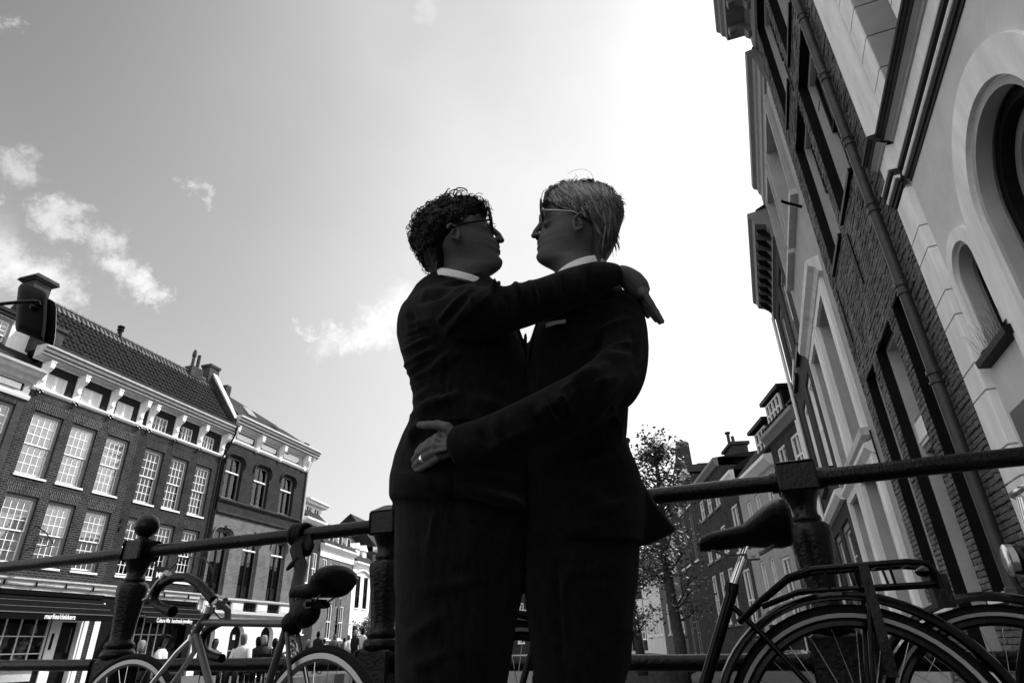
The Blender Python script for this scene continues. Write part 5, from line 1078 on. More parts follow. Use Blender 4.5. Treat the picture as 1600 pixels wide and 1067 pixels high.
# ================================================================== trees
def tree(name, label, base, axis_px, crown, nleaf, lsize, seed, Y, leafm='leaf', group=None):
    """trunk and limbs through image points at depth Y, foliage as leaf-sized faces in clumps along the twigs"""
    r = random.Random(seed); t = thing(name, label, 'tree', base, 0, group); B0_ = np.array(base)
    pts = [np.array(base)]+[PY(x, y, Y) for x, y in axis_px]; pts = [p-B0_ for p in pts]; n = len(pts)
    b = MB(); b.tube(pts, [.13*(1-i/(n-1))**.7+.015 for i in range(n)], 10); twigs = []
    top = pts[-1]; H = top[2]
    def along(f):
        k = min(int(f*(n-1)), n-2); g = f*(n-1)-k; return pts[k]*(1-g)+pts[k+1]*g
    for i in range(crown['limbs']):
        f = r.uniform(crown['lo'], .97); o = along(f); a = r.uniform(0, 2*math.pi); L = crown['r']*(1-.65*max(0, (f-crown['lo'])/(1-crown['lo'])))*r.uniform(.5, 1.1)
        d = np.array([math.cos(a), math.sin(a), r.uniform(.35, 1.1)]); d /= np.linalg.norm(d); q = [o, o+d*L*.5+np.array([0, 0, -.05*L]), o+d*L]
        b.tube(q, [.035, .02, .006], 5); twigs.append(q)
        for j in range(4):
            o2 = q[1]*(1-j/4)+q[2]*(j/4); d2 = d+np.array([r.uniform(-.9, .9), r.uniform(-.9, .9), r.uniform(-.5, .6)]); d2 /= np.linalg.norm(d2); q2 = [o2, o2+d2*L*.25, o2+d2*L*.5]
            b.tube(q2, [.012, .007, .003], 4); twigs.append(q2)
    b.build('trunk', 'bark', t, True)
    twigs.append([along(.85), along(.93), top]); lv = MB()
    for i in range(nleaf):
        q = r.choice(twigs); f = r.random()**.6; p = q[0]*(1-f)+q[2]*f+np.array([r.gauss(0, .16), r.gauss(0, .16), r.gauss(0, .14)])*crown.get('spread', 1)
        a = r.uniform(0, 6.28); e = np.array([math.cos(a), math.sin(a), r.uniform(-.9, .5)]); e /= np.linalg.norm(e); g = np.cross(e, np.array([r.uniform(-1, 1), r.uniform(-1, 1), 1])); g /= np.linalg.norm(g)+1e-9; s = lsize*r.uniform(.6, 1.3)
        c = p+e*s*.5+np.cross(e, g)*s*.1
        lv.add([p, c+g*s*.3, p+e*s, c-g*s*.3], [(0, 1, 2), (0, 2, 3)])
    lv.build('crown', leafm, t, kind='stuff'); return t
TY = 15.0
tb = PY(1068, 1045, TY); tb[2] = ST
tree('street_tree', 'slender leafy tree with dark leaning trunk beside the right-hand canal houses', tuple(tb), [(1062, 1000), (1050, 940), (1040, 870), (1034, 800), (1028, 740), (1020, 688)], dict(limbs=46, lo=.22, r=1.25, spread=1.25), 4300, .105, 3, TY, group='trees on the right quay')
TY2 = 19.0; tb = PY(1004, 1045, TY2); tb[2] = ST
tree('street_tree', 'second leafy tree half hidden behind the grey-haired man, thin trunk', tuple(tb), [(998, 1000), (988, 940), (982, 880), (980, 820), (978, 770)], dict(limbs=40, lo=.2, r=1.6, spread=1.2), 4200, .12, 5, TY2, group='trees on the right quay')
# ================================================================== the two men
mat('suit_a', .0055, .8, spec=.03, var=.6, vscale=70, bump=.3, bscale=420, stretch=(1, 1, .35), sheen=.05)
mat('suit_b', .0042, .82, spec=.03, var=.65, vscale=80, bump=.3, bscale=480, stretch=(1, 1, .4), sheen=.04)
mat('skin', .07, .55, spec=.2, var=.12, vscale=14, bump=.10, bscale=260)
mat('hair_dark', .003, .45, spec=.08, bump=.6, bscale=70)
mat('hair_grey', .012, .45, spec=.4, var=.6, vscale=60, bump=.8, bscale=120, stretch=(1, 1, .2))
mat('hair_strand', .10, .4, spec=.5, var=.5, vscale=20)
mat('shirt', .62, .8, var=.05, vscale=30, bump=.2, bscale=300)
mat('frame_black', .004, .25, spec=.25)
mat('ring_metal', .9, .15, metal=1)
mat('shoe', .02, .3, spec=.5)
MENY = 1.38
def pm(px, py, Y): d = ray(px, py); return Y/d[1]/FPX          # metres per image pixel at that depth
def interp(pts, v): return float(np.interp(v, [p[0] for p in pts], [p[1] for p in pts]))
def ring_at(py, xl, xr, Y0, ry, n=30, e=2.4, front=0, taper=0.0, Yt=0.0):
    a, b = PY(xl, py, Y0), PY(xr, py, Y0); c = (a+b)/2; h = (b-a)/2; out = []
    for k in range(n):
        t = 2*math.pi*k/n; ct, st = math.cos(t), math.sin(t)
        x = math.copysign(abs(ct)**(2/e), ct); y = math.copysign(abs(st)**(2/e), st)
        if front and x*front > 0: y *= 1-taper*abs(x)**1.6
        out.append(tuple(c+h*x+np.array([0, ry*y, 0])))
    return out
def slices(b, levels, Y0, ry, n=30, e=2.4, **k):
    """levels: (image row, left, right); ry: half depth, constant or list of (row, value)"""
    lv = []
    for i in range(len(levels)-1):
        m = max(1, int(abs(levels[i+1][0]-levels[i][0])/8))
        for j in range(m): f = j/m; lv.append(tuple(levels[i][q]*(1-f)+levels[i+1][q]*f for q in range(3)))
    lv.append(levels[-1])
    b.loft([ring_at(p[0], p[1], p[2], Y0, ry if isinstance(ry, (int, float)) else interp(ry, p[0]), n, e, **k) for p in lv]); return b
def limb(b, pts, n=20, flat=1.0, up=None, cuff=False):
    """pts: (px, py, depth, radius in image pixels)"""
    P, Rr = [], []
    for i in range(len(pts)-1):
        m = 4
        for j in range(m):
            f = j/m; q = [pts[i][k]*(1-f)+pts[i+1][k]*f for k in range(4)]; P.append(PY(*q[:3])); Rr.append(q[3]*pm(*q[:3]))
    q = pts[-1]; P.append(PY(*q[:3])); Rr.append(q[3]*pm(*q[:3]))
    for _ in range(2):
        P = [P[0]]+[(P[i-1]+2*P[i]+P[i+1])/4 for i in range(1, len(P)-1)]+[P[-1]]
    P = [P[0]-(P[1]-P[0])*.0]+P[1:]
    b.tube(P, Rr, n, flat=flat, up=up)
    for c, r in ((P[0], Rr[0]),)+(((P[-1], Rr[-1]),) if not cuff else ()):
        if flat == 1.0: b.sphere(c, r*.98, 14, 9)
    return b
def ball(b, px, py, Y, rpx, sc=(1, 1, 1)): b.sphere(PY(px, py, Y), rpx*pm(px, py, Y), 14, 10, sc); return b
def finger(b, pts, r0, r1):
    P = [PY(*p) for p in pts]; n = len(P); rr = [r0+(r1-r0)*i/(n-1) for i in range(n)]
    Q, S = [], []
    for i in range(n-1):
        for j in range(3): f = j/3; Q.append(P[i]*(1-f)+P[i+1]*f); S.append((rr[i]*(1-f)+rr[i+1]*f)*(1+.07*math.cos(2*math.pi*f)))
    Q.append(P[-1]); S.append(rr[-1]*.92); b.tube(Q, S, 10); b.sphere(P[-1], r1*.93, 10, 7); b.sphere(P[0], r0*1.05, 10, 7); return b
def fuse(b, voxel, it, name, m, parent, folds=(), fac=.5, norm=True):
    me = b.mesh('tmp'); o = bpy.data.objects.new('tmp', me); COL.objects.link(o)
    r = o.modifiers.new('r', 'REMESH'); r.mode = 'VOXEL'; r.voxel_size = voxel
    if it: s = o.modifiers.new('s', 'SMOOTH'); s.factor = fac; s.iterations = it
    me2 = bpy.data.meshes.new_from_object(o.evaluated_get(bpy.context.evaluated_depsgraph_get())); bpy.data.objects.remove(o); bpy.data.meshes.remove(me)
    me2.name = name; me2.materials.clear(); me2.materials.append(M[m])
    if folds:
        nv = len(me2.vertices); co = np.empty(nv*3); me2.vertices.foreach_get('co', co); co = co.reshape(-1, 3); nr = np.empty(nv*3); me2.vertices.foreach_get('normal', nr); nr = nr.reshape(-1, 3)
        d = co-CAM; z = d@_f; X = 800+FPX*(d@RT)/z; Y = 533.5-FPX*(d@UP)/z; face = np.clip(-(nr*d).sum(1)/np.linalg.norm(d, axis=1)*2+.4, 0, 1); disp = np.zeros(nv)
        for (x0, y0, x1, y1, w, h) in folds:
            ex, ey = x1-x0, y1-y0; L2_ = ex*ex+ey*ey; t = ((X-x0)*ex+(Y-y0)*ey)/L2_; tc_ = np.clip(t, 0, 1); dd = (X-x0-tc_*ex)**2+(Y-y0-tc_*ey)**2
            disp += 2.6*h*np.exp(-dd/(w*w))*np.clip(1.25-np.abs(tc_-.45)*1.6, .15, 1)
        co += nr*(disp*face)[:, None]; me2.vertices.foreach_set('co', co.ravel())
    for p in me2.polygons: p.use_smooth = True
    me2.update(); return link(name, me2, parent)
def head(b, front, back, widths, Y0, facing):
    fz = sorted((PY(x, y, Y0)[2], PY(x, y, Y0)[0], y) for x, y in front); bz = sorted((PY(x, y, Y0)[2], PY(x, y, Y0)[0]) for x, y in back)
    z0, z1 = max(fz[0][0], bz[0][0]), min(fz[-1][0], bz[-1][0]); rings = []
    for z in np.arange(z0, z1, .0035):
        xf = np.interp(z, [p[0] for p in fz], [p[1] for p in fz]); xb = np.interp(z, [p[0] for p in bz], [p[1] for p in bz]); py = np.interp(z, [p[0] for p in fz], [p[2] for p in fz])
        w = interp(widths, py); xc, rx = (xf+xb)/2, (xf-xb)/2; r = []
        for k in range(36):
            t = 2*math.pi*k/36; x, y = math.cos(t), math.sin(t); y = math.copysign(abs(y)**.85, y)
            if x > 0: y *= 1-.30*x**2
            r.append((xc+rx*x, Y0+w*y, z))
        rings.append(r)
    b.loft(rings); return b
def ear(b, px, py, Y, h, facing):
    m = pm(px, py, Y); c = PY(px, py, Y); e = []
    for t in np.linspace(0.2, 5.4, 16):
        e.append(c+np.array([facing*-1*math.cos(t)*.62*h*m-.004*facing*math.sin(t), -.012-.006*math.cos(t), math.sin(t)*h*m]))
    b.tube(e, .0042, 8); b.sphere(c+np.array([0, .002, 0]), h*m*.8, 14, 8, (.62, .22, 1)); b.sphere(c+np.array([facing*.008, -.006, -h*m*.92]), .0085, 10, 7, (1, .6, 1.1))
    b.tube([c+np.array([-facing*.002*k, -.010, h*m*(.45-.28*k)]) for k in range(4)], .0035, 7); b.sphere(c+np.array([facing*.011, -.008, -.004]), .005, 8, 6, (.8, .6, 1.4)); return b
def glasses(par, px, top, bot, temple, Y0, m='frame_black', tr=.0026, metal=None):
    t0, t1 = PY(*top, Y0), PY(*bot, Y0); G = None; b = MB()
    for sg in (-1, 1):
        loop = []
        for k in range(20):
            a = 2*math.pi*k/20; q = math.copysign(abs(math.cos(a))**.6, math.cos(a)); s = math.copysign(abs(math.sin(a))**.6, math.sin(a)); f = .5-.5*s
            p = t0*(1-f)+t1*f; loop.append((p[0], Y0+sg*(.035+.024*q), p[2]))
        b.tube(loop, tr, 8, loop=True)
    mid = t0*.6+t1*.4; b.tube([(mid[0], Y0-.011, mid[2]), (mid[0], Y0+.011, mid[2])], tr, 8)
    G = b.build('glasses', m, par, True); b = MB()
    for sg in (-1, 1):
        b = MB(); p0, p1 = PY(*temple[0], Y0-.06), PY(*temple[1], Y0-.078); y0, y1 = Y0+sg*.061, Y0+sg*.079
        b.tube([(t0[0]*.9+t1[0]*.1, y0, p0[2]), ((p0[0]+p1[0])/2, (y0+y1)/2, (p0[2]+p1[2])/2+.001), (p1[0], y1, p1[2]), (p1[0]+(p1[0]-p0[0])*.25, y1, p1[2]-.018)], tr*.95, 8); b.build('temple', metal or m, G, True)
    b = MB()
    for sg in (-1, 1): b.add([(t0[0], Y0+sg*.012, t0[2]), (t0[0], Y0+sg*.058, t0[2]), (t1[0], Y0+sg*.058, t1[2]), (t1[0], Y0+sg*.012, t1[2])], [(0, 1, 2, 3)])
    b.build('lens', 'glass_lens', G); return G
def legs_shoes(par, xs, suit, lv, Yn, Yf, fac):
    T_ = MB()
    for Y0 in (Yn, Yf):
        slices(T_, lv, Y0, .115, e=2.2); py, xl, xr = lv[-1]; a, c_ = PY(xl, py, Y0), PY(xr, py, Y0); mid = (a+c_)/2; hw = (c_-a)[0]/2; rings = []
        for f in np.linspace(0, 1, 9):
            z = mid[2]*(1-f)+.04*f; rx = hw*(1-f)+.085*f; xx = mid[0]*(1-f)+(mid[0]-.01*fac)*f
            rings.append([(xx+rx*math.cos(t), Y0+(.115*(1-f)+.075*f)*math.sin(t), z) for t in np.linspace(0, 2*math.pi, 24, endpoint=False)])
        T_.loft(rings)
        sh = MB(); x0 = mid[0]-.01*fac
        sh.loft([[(x0+fac*dx, Y0+w*math.cos(t), max(.004, zc+h*math.sin(t))) for t in np.linspace(0, 2*math.pi, 14, endpoint=False)] for dx, w, zc, h in ((-.085, .02, .035, .03), (-.07, .036, .045, .045), (0, .042, .05, .06), (.09, .045, .04, .045), (.17, .045, .028, .028), (.205, .02, .02, .015))])
        sh.build('shoe', 'shoe', par, True)
    return T_

# ---------------------------------------------------------------- curly-haired man, left, facing right
Y0 = MENY
ML = thing('person', 'curly dark-haired man in glasses and dark suit, arm over the other man\'s shoulder', 'person', (-.15, MENY, 0), 0, 'embracing couple')
def into(o, root):       # parts are modelled in world metres; hang them on the person's base
    o.location = tuple(-np.array(root.location)); return o
torsoL = [(426, 684, 745), (431, 672, 760), (440, 659, 772), (450, 649, 782), (475, 637, 792), (500, 628, 799), (520, 625, 804), (540, 624.7, 811), (562, 630, 820), (590, 640, 826), (620, 648, 827), (645, 649.5, 828), (658, 649.5, 828), (672, 646, 828), (697, 633.5, 828), (728, 621.5, 828), (763, 614, 828), (785, 613.5, 828)]
bodyL = MB()
frontL = [(722, 309), (738, 314), (750, 321), (757, 329), (759.5, 337), (760.5, 344), (761, 350), (763.5, 357), (767, 364), (770.5, 371), (773.5, 377), (776.5, 382), (779.5, 386), (778.5, 389.5), (780.5, 393), (781, 396), (779, 399), (781, 403.5), (784.5, 408), (785.5, 412), (783.5, 417), (777, 422), (768, 427), (761, 434), (757.5, 441), (757, 455), (765, 475)]
backL = [(706, 309), (684, 317), (668, 330), (660, 345), (656, 362), (657, 380), (661, 396), (668, 410), (677, 420), (684, 428), (682, 440), (672, 455), (664, 475)]
widL = [(309, .003), (321, .014), (331, .030), (341, .045), (353, .060), (366, .073), (378, .0745), (392, .067), (402, .058), (410, .048), (417, .043), (423, .047), (430, .052), (445, .053), (475, .053)]
head(bodyL, frontL, backL, widL, Y0, 1)
bodyL.tube([PY(764, 352, Y0), PY(771, 360, Y0), PY(778, 367, Y0), PY(781.5, 373.5, Y0)], [.007, .008, .0092, .0098], 10); bodyL.sphere(PY(783.2, 375.6, Y0), .0094, 14, 10, (1.0, .95, .85))
for sg in (-1, 1): bodyL.sphere(PY(776.5, 377.2, Y0)+np.array([0, sg*.0105, 0]), .0072, 10, 7)
bodyL.sphere(PY(778, 386, Y0), .0075, 12, 8, (.8, 2.4, .75)); bodyL.sphere(PY(779, 394, Y0), .0075, 12, 8, (.8, 2.2, .8)); bodyL.sphere(PY(779, 410, Y0), .013, 12, 8, (.9, 1.2, .9))
for sg in (-1, 1): bodyL.sphere(PY(757.5, 343, Y0)+np.array([0, sg*.028, 0]), .011, 10, 7, (.9, 2.1, .6)); bodyL.sphere(PY(754, 370, Y0)+np.array([0, sg*.036, 0]), .016, 12, 8, (1, .8, .8))
ear(bodyL, 709, 366, Y0-.076, 13.5, 1)
slices(bodyL, [(y, x0+14, x1-14) for y, x0, x1 in torsoL[3:]], Y0, [(450, .03), (470, .05), (490, .085), (510, .14), (540, .16)]); slices(bodyL, [(785, 640, 805), (938, 640, 800)], Y0, .15)
for YY in (1.33, 1.5):
    a = PY(715, 930, YY); bodyL.tube([a, (a[0]-.01, YY, .45), (a[0]-.02, YY, .07)], [.075, .055, .038], 14); bodyL.sphere((a[0]+.05, YY, .04), .04, 10, 7, (2.6, 1, .8))
limb(bodyL, [(690, 492, 1.22, 30), (750, 490, 1.15, 27), (800, 481, 1.14, 22), (900, 447, 1.15, 18), (945, 428, 1.16, 13), (968, 427, 1.17, 12)])
limb(bodyL, [(700, 480, 1.55, 30), (800, 560, 1.66, 26), (880, 640, 1.68, 20), (950, 690, 1.58, 14), (972, 697, 1.50, 12)])
# right hand, hanging over the other man's back
limb(bodyL, [(966, 427, 1.17, 12), (976, 430, 1.172, 13.5), (988, 440, 1.178, 16), (998, 452, 1.182, 16), (1005, 462, 1.186, 12)], 16, flat=1.5, up=(0.7, 0, .7))
for x_, y_, Y_ in ((1005, 457.5, 1.162), (1003.5, 460, 1.18), (1001.5, 462, 1.197), (999, 463, 1.21)): ball(bodyL, x_, y_, Y_, 9.5)
for pts, r0, r1 in (([(1007, 458, 1.155), (1017, 474, 1.158), (1026, 488, 1.163), (1035, 502.5, 1.165)], .0082, .0058), ([(1004, 461, 1.175), (1014, 478, 1.178), (1023, 491, 1.182), (1031, 504, 1.19)], .0082, .006), ([(1001, 464, 1.195), (1011, 480, 1.198), (1019, 492, 1.202), (1025, 501, 1.212)], .0078, .0056),
                    ([(997, 463, 1.215), (1003, 477, 1.22), (1008, 487, 1.222), (1012.5, 495, 1.225)], .0075, .0058), ([(982, 446, 1.225), (990, 460, 1.235), (997, 471, 1.24), (1002, 480, 1.242)], .0092, .007)): finger(bodyL, pts, r0, r1)
# left hand, finger tips round the other man's waist
for y0_, Yb in ((688, 1.44), (702, 1.44), (716, 1.45)): finger(bodyL, [(962, y0_+3, Yb-.01), (972, y0_+1, Yb), (980.5, y0_, Yb)], .0088, .0082)
body = into(fuse(bodyL, .0027, 2, 'body', 'skin', ML), ML)
jL = MB(); slices(jL, torsoL, Y0, [(426, .03), (450, .05), (467, .072), (485, .105), (505, .16), (530, .20), (545, .215), (620, .195), (660, .19), (700, .2), (790, .205)], e=2.5)
slices(jL, [(770, 613.5, 828), (786, 613.5, 828), (794, 624, 828), (800, 690, 828), (807, 752, 827), (813, 800, 824)], Y0-.02, .19, e=2.5)
limb(jL, [(686, 490, 1.235, 42), (708, 493, 1.19, 46), (750, 491, 1.155, 43), (800, 482, 1.14, 36), (850, 467, 1.14, 33), (900, 448, 1.15, 32), (935, 435, 1.155, 28), (955, 430, 1.165, 21), (968, 430, 1.17, 16)], 26, cuff=True)
limb(jL, [(700, 478, 1.54, 40), (800, 560, 1.66, 36), (880, 640, 1.69, 28), (945, 688, 1.60, 18)], 22)
jL.loft([[tuple(PY(x, y, 1.39+d)) for x, y in ((611, 792), (620, 785), (640, 786), (622, 806), (613, 809))] for d in (-.03, .16)])
foldL = [(632, 535, 668, 520, 3, .003), (640, 610, 672, 592, 3, .003), (655, 640, 690, 622, 4, .003), (860, 440, 868, 475, 5, .003), (880, 434, 886, 470, 4, -.003), (735, 448, 745, 500, 5, .003), (770, 455, 790, 505, 6, .003), (690, 455, 745, 445, 4, .003), (830, 450, 838, 485, 4, .003), (640, 480, 652, 520, 5, -.003), (720, 620, 800, 640, 9, .003), (700, 750, 790, 790, 7, .003), (640, 508, 670, 500, 4, .004), (638, 520, 672, 508, 4, .004), (634, 546, 674, 528, 5, .006), (633, 573, 678, 546, 5, .007), (638, 583, 668, 562, 4, .005), (645, 599, 670, 580, 5, .006), (648, 628, 668, 608, 5, .004), (648, 652, 712, 618, 8, .008), (676, 578, 706, 548, 5, .005), (690, 575, 722, 548, 5, .004),
         (655, 470, 725, 441, 6, -.006), (655, 460, 728, 436, 5, .004), (688, 500, 738, 452, 5, .005), (700, 515, 752, 460, 6, .005), (720, 505, 770, 458, 5, .004), (770, 452, 778, 448, 5, .008), (806, 447, 815, 470, 6, .007), (828, 445, 838, 470, 6, .006), (790, 455, 800, 490, 6, -.005), (842, 445, 850, 480, 5, -.003),
         (900, 430, 905, 460, 6, .003), (920, 420, 923, 455, 5, -.004), (620, 740, 700, 770, 9, .004), (760, 560, 800, 600, 12, -.004), (640, 690, 660, 660, 6, .006), (615, 770, 720, 775, 5, .003), (706, 800, 706, 600, 2.5, -.0025), (700, 560, 690, 640, 3, -.002)]
jackL = into(fuse(jL, .0055, 5, 'jacket', 'suit_a', ML, foldL), ML)
b = MB(); pf = [PY(x, y, 1.172) for x, y in ((694, 659), (697, 651), (730, 646), (768, 648), (790, 655), (788, 661), (760, 658), (725, 655))]
b.loft([[tuple(p) for p in pf], [tuple(p+np.array([0, -.006, 0])) for p in pf]]); into(b.build('pocket_flap', 'suit_a', jackL), thing_zero := type('Z', (), {'location': (0, 0, 0)})())
def lapel(par, pts, Ya, suit, d=.008):
    q = [PY(x, y, Ya) for x, y in pts]; b = MB(); b.loft([[tuple(p) for p in q], [tuple(p+np.array([0, -d, .001])) for p in q]]); o = b.build('lapel', suit, par); return o
lapel(jackL, [(800, 512), (808, 512), (820, 545), (823, 575), (816, 560)], 1.37, 'suit_a', .03)
lapel(jackL, [(818, 540), (819, 532), (822, 529), (823.5, 536), (822, 552)], 1.36, 'suit_a', .03)
trL = MB(); slices(trL, [(765, 620, 828), (812, 621, 828), (885, 620, 826), (930, 620, 819)], Y0, [(765, .18), (885, .19), (930, .18)], e=2.3)
t2 = legs_shoes(ML, 0, 'suit_a', [(900, 620, 818), (938, 620, 815), (980, 619, 806), (1025, 619, 800), (1066, 619, 793)], 1.315, 1.5, 1); o_ = len(trL.v); trL.v += t2.v; trL.f += [tuple(i+o_ for i in f) for f in t2.f]
for c in list(ML.children):
    if c.name.startswith('shoe'): into(c, ML)
into(fuse(trL, .008, 4, 'trousers', 'suit_a', ML, [(680, 800, 668, 870, 4, .003), (640, 1000, 690, 960, 8, .004), (660, 920, 760, 905, 8, .003), (650, 1040, 700, 1020, 8, .004), (790, 830, 776, 900, 4, .004)]), ML)
def collar(par, root, cxp, rxp, yb, yf, hgt, facing, Yc=MENY, ry=.064, dip=.036):
    rings = []
    a, c_ = PY(cxp-rxp, yb if facing > 0 else yf, Yc), PY(cxp+rxp, yf if facing > 0 else yb, Yc); ctr = (a+c_)/2; rx = (c_-a)[0]/2; sl = (c_-a)[2]/2
    h = hgt*pm(cxp, yb, Yc)
    for dz, k in ((-h, 1.10), (-h*.5, 1.08), (-.003, 1.05), (0, 1.02), (-.002, .98), (-h, .97)):
        rings.append([(ctr[0]+rx*k*math.cos(t), Yc+ry*k*math.sin(t), ctr[2]+sl*math.cos(t)+dz-dip*abs(math.sin(t))**1.3) for t in np.linspace(0, 2*math.pi, 40)])
    b = MB(); b.loft(rings, caps=False, closed=False); return into(b.build('shirt_collar', 'shirt', root, True), root)
collar(None, ML, 721, 37, 423, 442, 14, 1, dip=.024)
# hair: mass and curls
hairL = [(309, 702, 728), (312, 690, 738), (317, 682, 748), (323, 674, 756), (329, 667, 758), (335, 661, 757), (341, 655, 754), (347, 651, 752), (354, 648, 749), (362, 646.5, 745), (370, 646, 740), (378, 648, 733), (386, 651, 725), (392, 654, 712), (398, 656, 703), (405, 660, 700), (413, 666, 699), (420, 675, 697), (426, 682, 696), (432, 684, 694)]
hb = MB(); slices(hb, hairL, Y0, [(309, .004), (318, .017), (328, .034), (338, .050), (349, .066), (361, .079), (375, .086), (392, .083), (405, .076), (424, .064), (432, .058)], e=2.1)
rr_ = random.Random(11)
def curl_pts(n):
    out = []
    while len(out) < n:
        py = rr_.uniform(309, 408); i = [k for k in range(len(hairL)-1) if hairL[k][0] <= py <= hairL[k+1][0]]
        if not i: continue
        i = i[0]; f = (py-hairL[i][0])/(hairL[i+1][0]-hairL[i][0]); xl, xr = [hairL[i][q]*(1-f)+hairL[i+1][q]*f for q in (1, 2)]
        ry = interp([(309, .004), (318, .017), (328, .034), (338, .050), (349, .066), (361, .079), (375, .086), (392, .083), (405, .076), (424, .064), (432, .058)], py); t = rr_.uniform(0, 2*math.pi)
        if py > 340 and math.cos(t) > .1: continue
        c = PY((xl+xr)/2, py, Y0); rx = (xr-xl)/2*pm(xl, py, Y0); nrm = np.array([math.cos(t), math.sin(t)*.8, max(0, (345-py)/30)]); nrm /= np.linalg.norm(nrm)
        out.append((c+np.array([rx*math.cos(t), ry*math.sin(t), 0]), nrm))
    return out
for p, nrm in curl_pts(330): hb.sphere(p-nrm*.002, rr_.uniform(.006, .0125), 8, 6)
hair = into(fuse(hb, .003, 1, 'hair', 'hair_dark', ML), ML)
cb_ = MB()
def curl(p, nrm, R0, r, turns, sq):
    a = np.cross(nrm, np.array([rr_.uniform(-1, 1), rr_.uniform(-1, 1), rr_.uniform(-1, 1)])); a /= np.linalg.norm(a); b2 = np.cross(nrm, a); ax_ = np.cos(sq)*nrm+np.sin(sq)*a; q = np.cross(b2, ax_); ph = rr_.uniform(0, 6.28); n = int(10*turns)+2; pts = []
    for k in range(n):
        t = 2*math.pi*turns*k/(n-1)+ph; pts.append(p+nrm*R0*.35+(ax_*math.cos(t)+b2*math.sin(t))*R0*(1-.25*k/n)+q*.010*(k/n-.5))
    cb_.tube(pts, [r*(1-.6*(k/(n-1))**2) for k in range(n)], 5)
for p, nrm in curl_pts(520): curl(p, nrm, rr_.uniform(.008, .0165), rr_.uniform(.0006, .0014), rr_.uniform(.55, 1.25), rr_.uniform(-.6, .6))
for x, y, R0, r in ((710, 301, 14, .0022), (719, 300, 11, .0018), (703, 303, 9, .002), (677, 316, 7, .0028), (667, 327, 5, .0026), (658, 336, 7, .002), (740, 309, 6, .003), (748, 307, 8, .0012), (756, 322, 6, .001), (763, 331, 8, .0009), (769, 348, 6, .001), (647, 349, 6, .0009), (645, 366, 9, .0012), (644, 373, 6, .003), (648, 380, 5, .003), (692, 309, 6, .003), (729, 309, 6, .003), (655, 396, 4, .003)):
    c = PY(x, y, Y0); m_ = R0*pm(x, y, Y0)
    for q in range(2): cb_.tube([c+np.array([math.cos(t)*m_*(1-.2*q), rr_.uniform(-.003, .003)+.012*q+t*.002, math.sin(t)*m_*(.85+.1*q)]) for t in np.linspace(rr_.uniform(0, 3), rr_.uniform(5.2, 7), 14)], r*rr_.uniform(.7, 1.1), 6)
for i in range(70):
    x = rr_.uniform(706, 760); y = interp([(706, 352), (722, 338), (735, 330), (748, 328), (760, 326)], x)+rr_.uniform(-10, 5); c = PY(x, y, 1.30+rr_.uniform(0, .05)*(x > 740)); curl(c, np.array([.3, -.9, .3]), rr_.uniform(.007, .013), rr_.uniform(.0008, .0017), rr_.uniform(.6, 1.2), rr_.uniform(-.6, .6))
o = cb_.build('curls', 'hair_dark', hair, True, kind='stuff')
into(glasses(ML, 0, (765, 341), (770, 367), ((764, 344), (714, 351)), Y0, tr=.0032), ML)

# ---------------------------------------------------------------- grey-haired man, right, facing left
MRt = thing('person', 'grey-haired man in glasses and dark suit, ringed hand on the other man\'s waist', 'person', (.16, MENY, 0), 0, 'embracing couple')
torsoR = [(424, 884, 940), (430, 872, 952), (440, 862, 964), (455, 857, 972), (475, 850, 978), (500, 842, 980), (520, 835, 981), (540, 829, 982), (560, 822, 982), (590, 818, 982), (612, 818, 981.5), (640, 818, 978.5), (673, 818, 976.5), (705, 818, 974), (725, 818, 982), (752, 818, 994), (790, 818, 1003), (826, 820, 1003), (846, 828, 1000)]
bodyR = MB()
frontR = [(895, 286), (876, 293), (862, 301), (854, 309), (850.5, 317), (849, 324), (848.5, 331), (849.5, 338), (850.5, 345), (848.5, 353), (846, 361), (843.5, 369), (841.5, 375), (840, 380), (840.8, 384), (839.8, 388), (841, 392.5), (838.8, 398), (838.3, 403), (840, 407.5), (845.5, 411), (853, 414), (861, 417.5), (867, 423), (871, 431), (871, 445), (862, 466)]
backR = [(912, 286), (932, 291), (948, 301), (958, 314), (963, 330), (962, 348), (957, 366), (949, 384), (942, 398), (938, 410), (942, 425), (950, 440), (960, 466)]
widR = [(286, .003), (297, .015), (307, .030), (317, .046), (329, .061), (343, .073), (358, .0745), (376, .067), (390, .058), (400, .048), (408, .043), (414, .047), (422, .052), (440, .053), (466, .053)]
head(bodyR, frontR, backR, widR, Y0, -1)
bodyR.tube([PY(847, 347, Y0), PY(842, 355, Y0), PY(837.5, 362, Y0), PY(835.8, 367, Y0)], [.0068, .0076, .0088, .0092], 10); bodyR.sphere(PY(834.4, 368.6, Y0), .0088, 14, 10, (1, .95, .85))
for sg in (-1, 1): bodyR.sphere(PY(841, 370, Y0)+np.array([0, sg*.010, 0]), .0068, 10, 7)
bodyR.sphere(PY(842, 380, Y0), .0072, 12, 8, (.8, 2.4, .75)); bodyR.sphere(PY(842, 389, Y0), .0075, 12, 8, (.8, 2.2, .8)); bodyR.sphere(PY(844.5, 402, Y0), .0135, 12, 8, (.9, 1.2, .95))
for sg in (-1, 1): bodyR.sphere(PY(852, 329, Y0)+np.array([0, sg*.028, 0]), .011, 10, 7, (.9, 2.1, .6)); bodyR.sphere(PY(856, 362, Y0)+np.array([0, sg*.036, 0]), .016, 12, 8, (1, .8, .8))
ear(bodyR, 905, 350, Y0-.076, 15, -1)
slices(bodyR, [(y, x0+14, min(x1, 990)-14) for y, x0, x1 in torsoR[3:]], Y0, [(450, .03), (470, .05), (490, .085), (510, .14), (540, .16)]); slices(bodyR, [(840, 845, 975), (940, 840, 970)], Y0, .15)
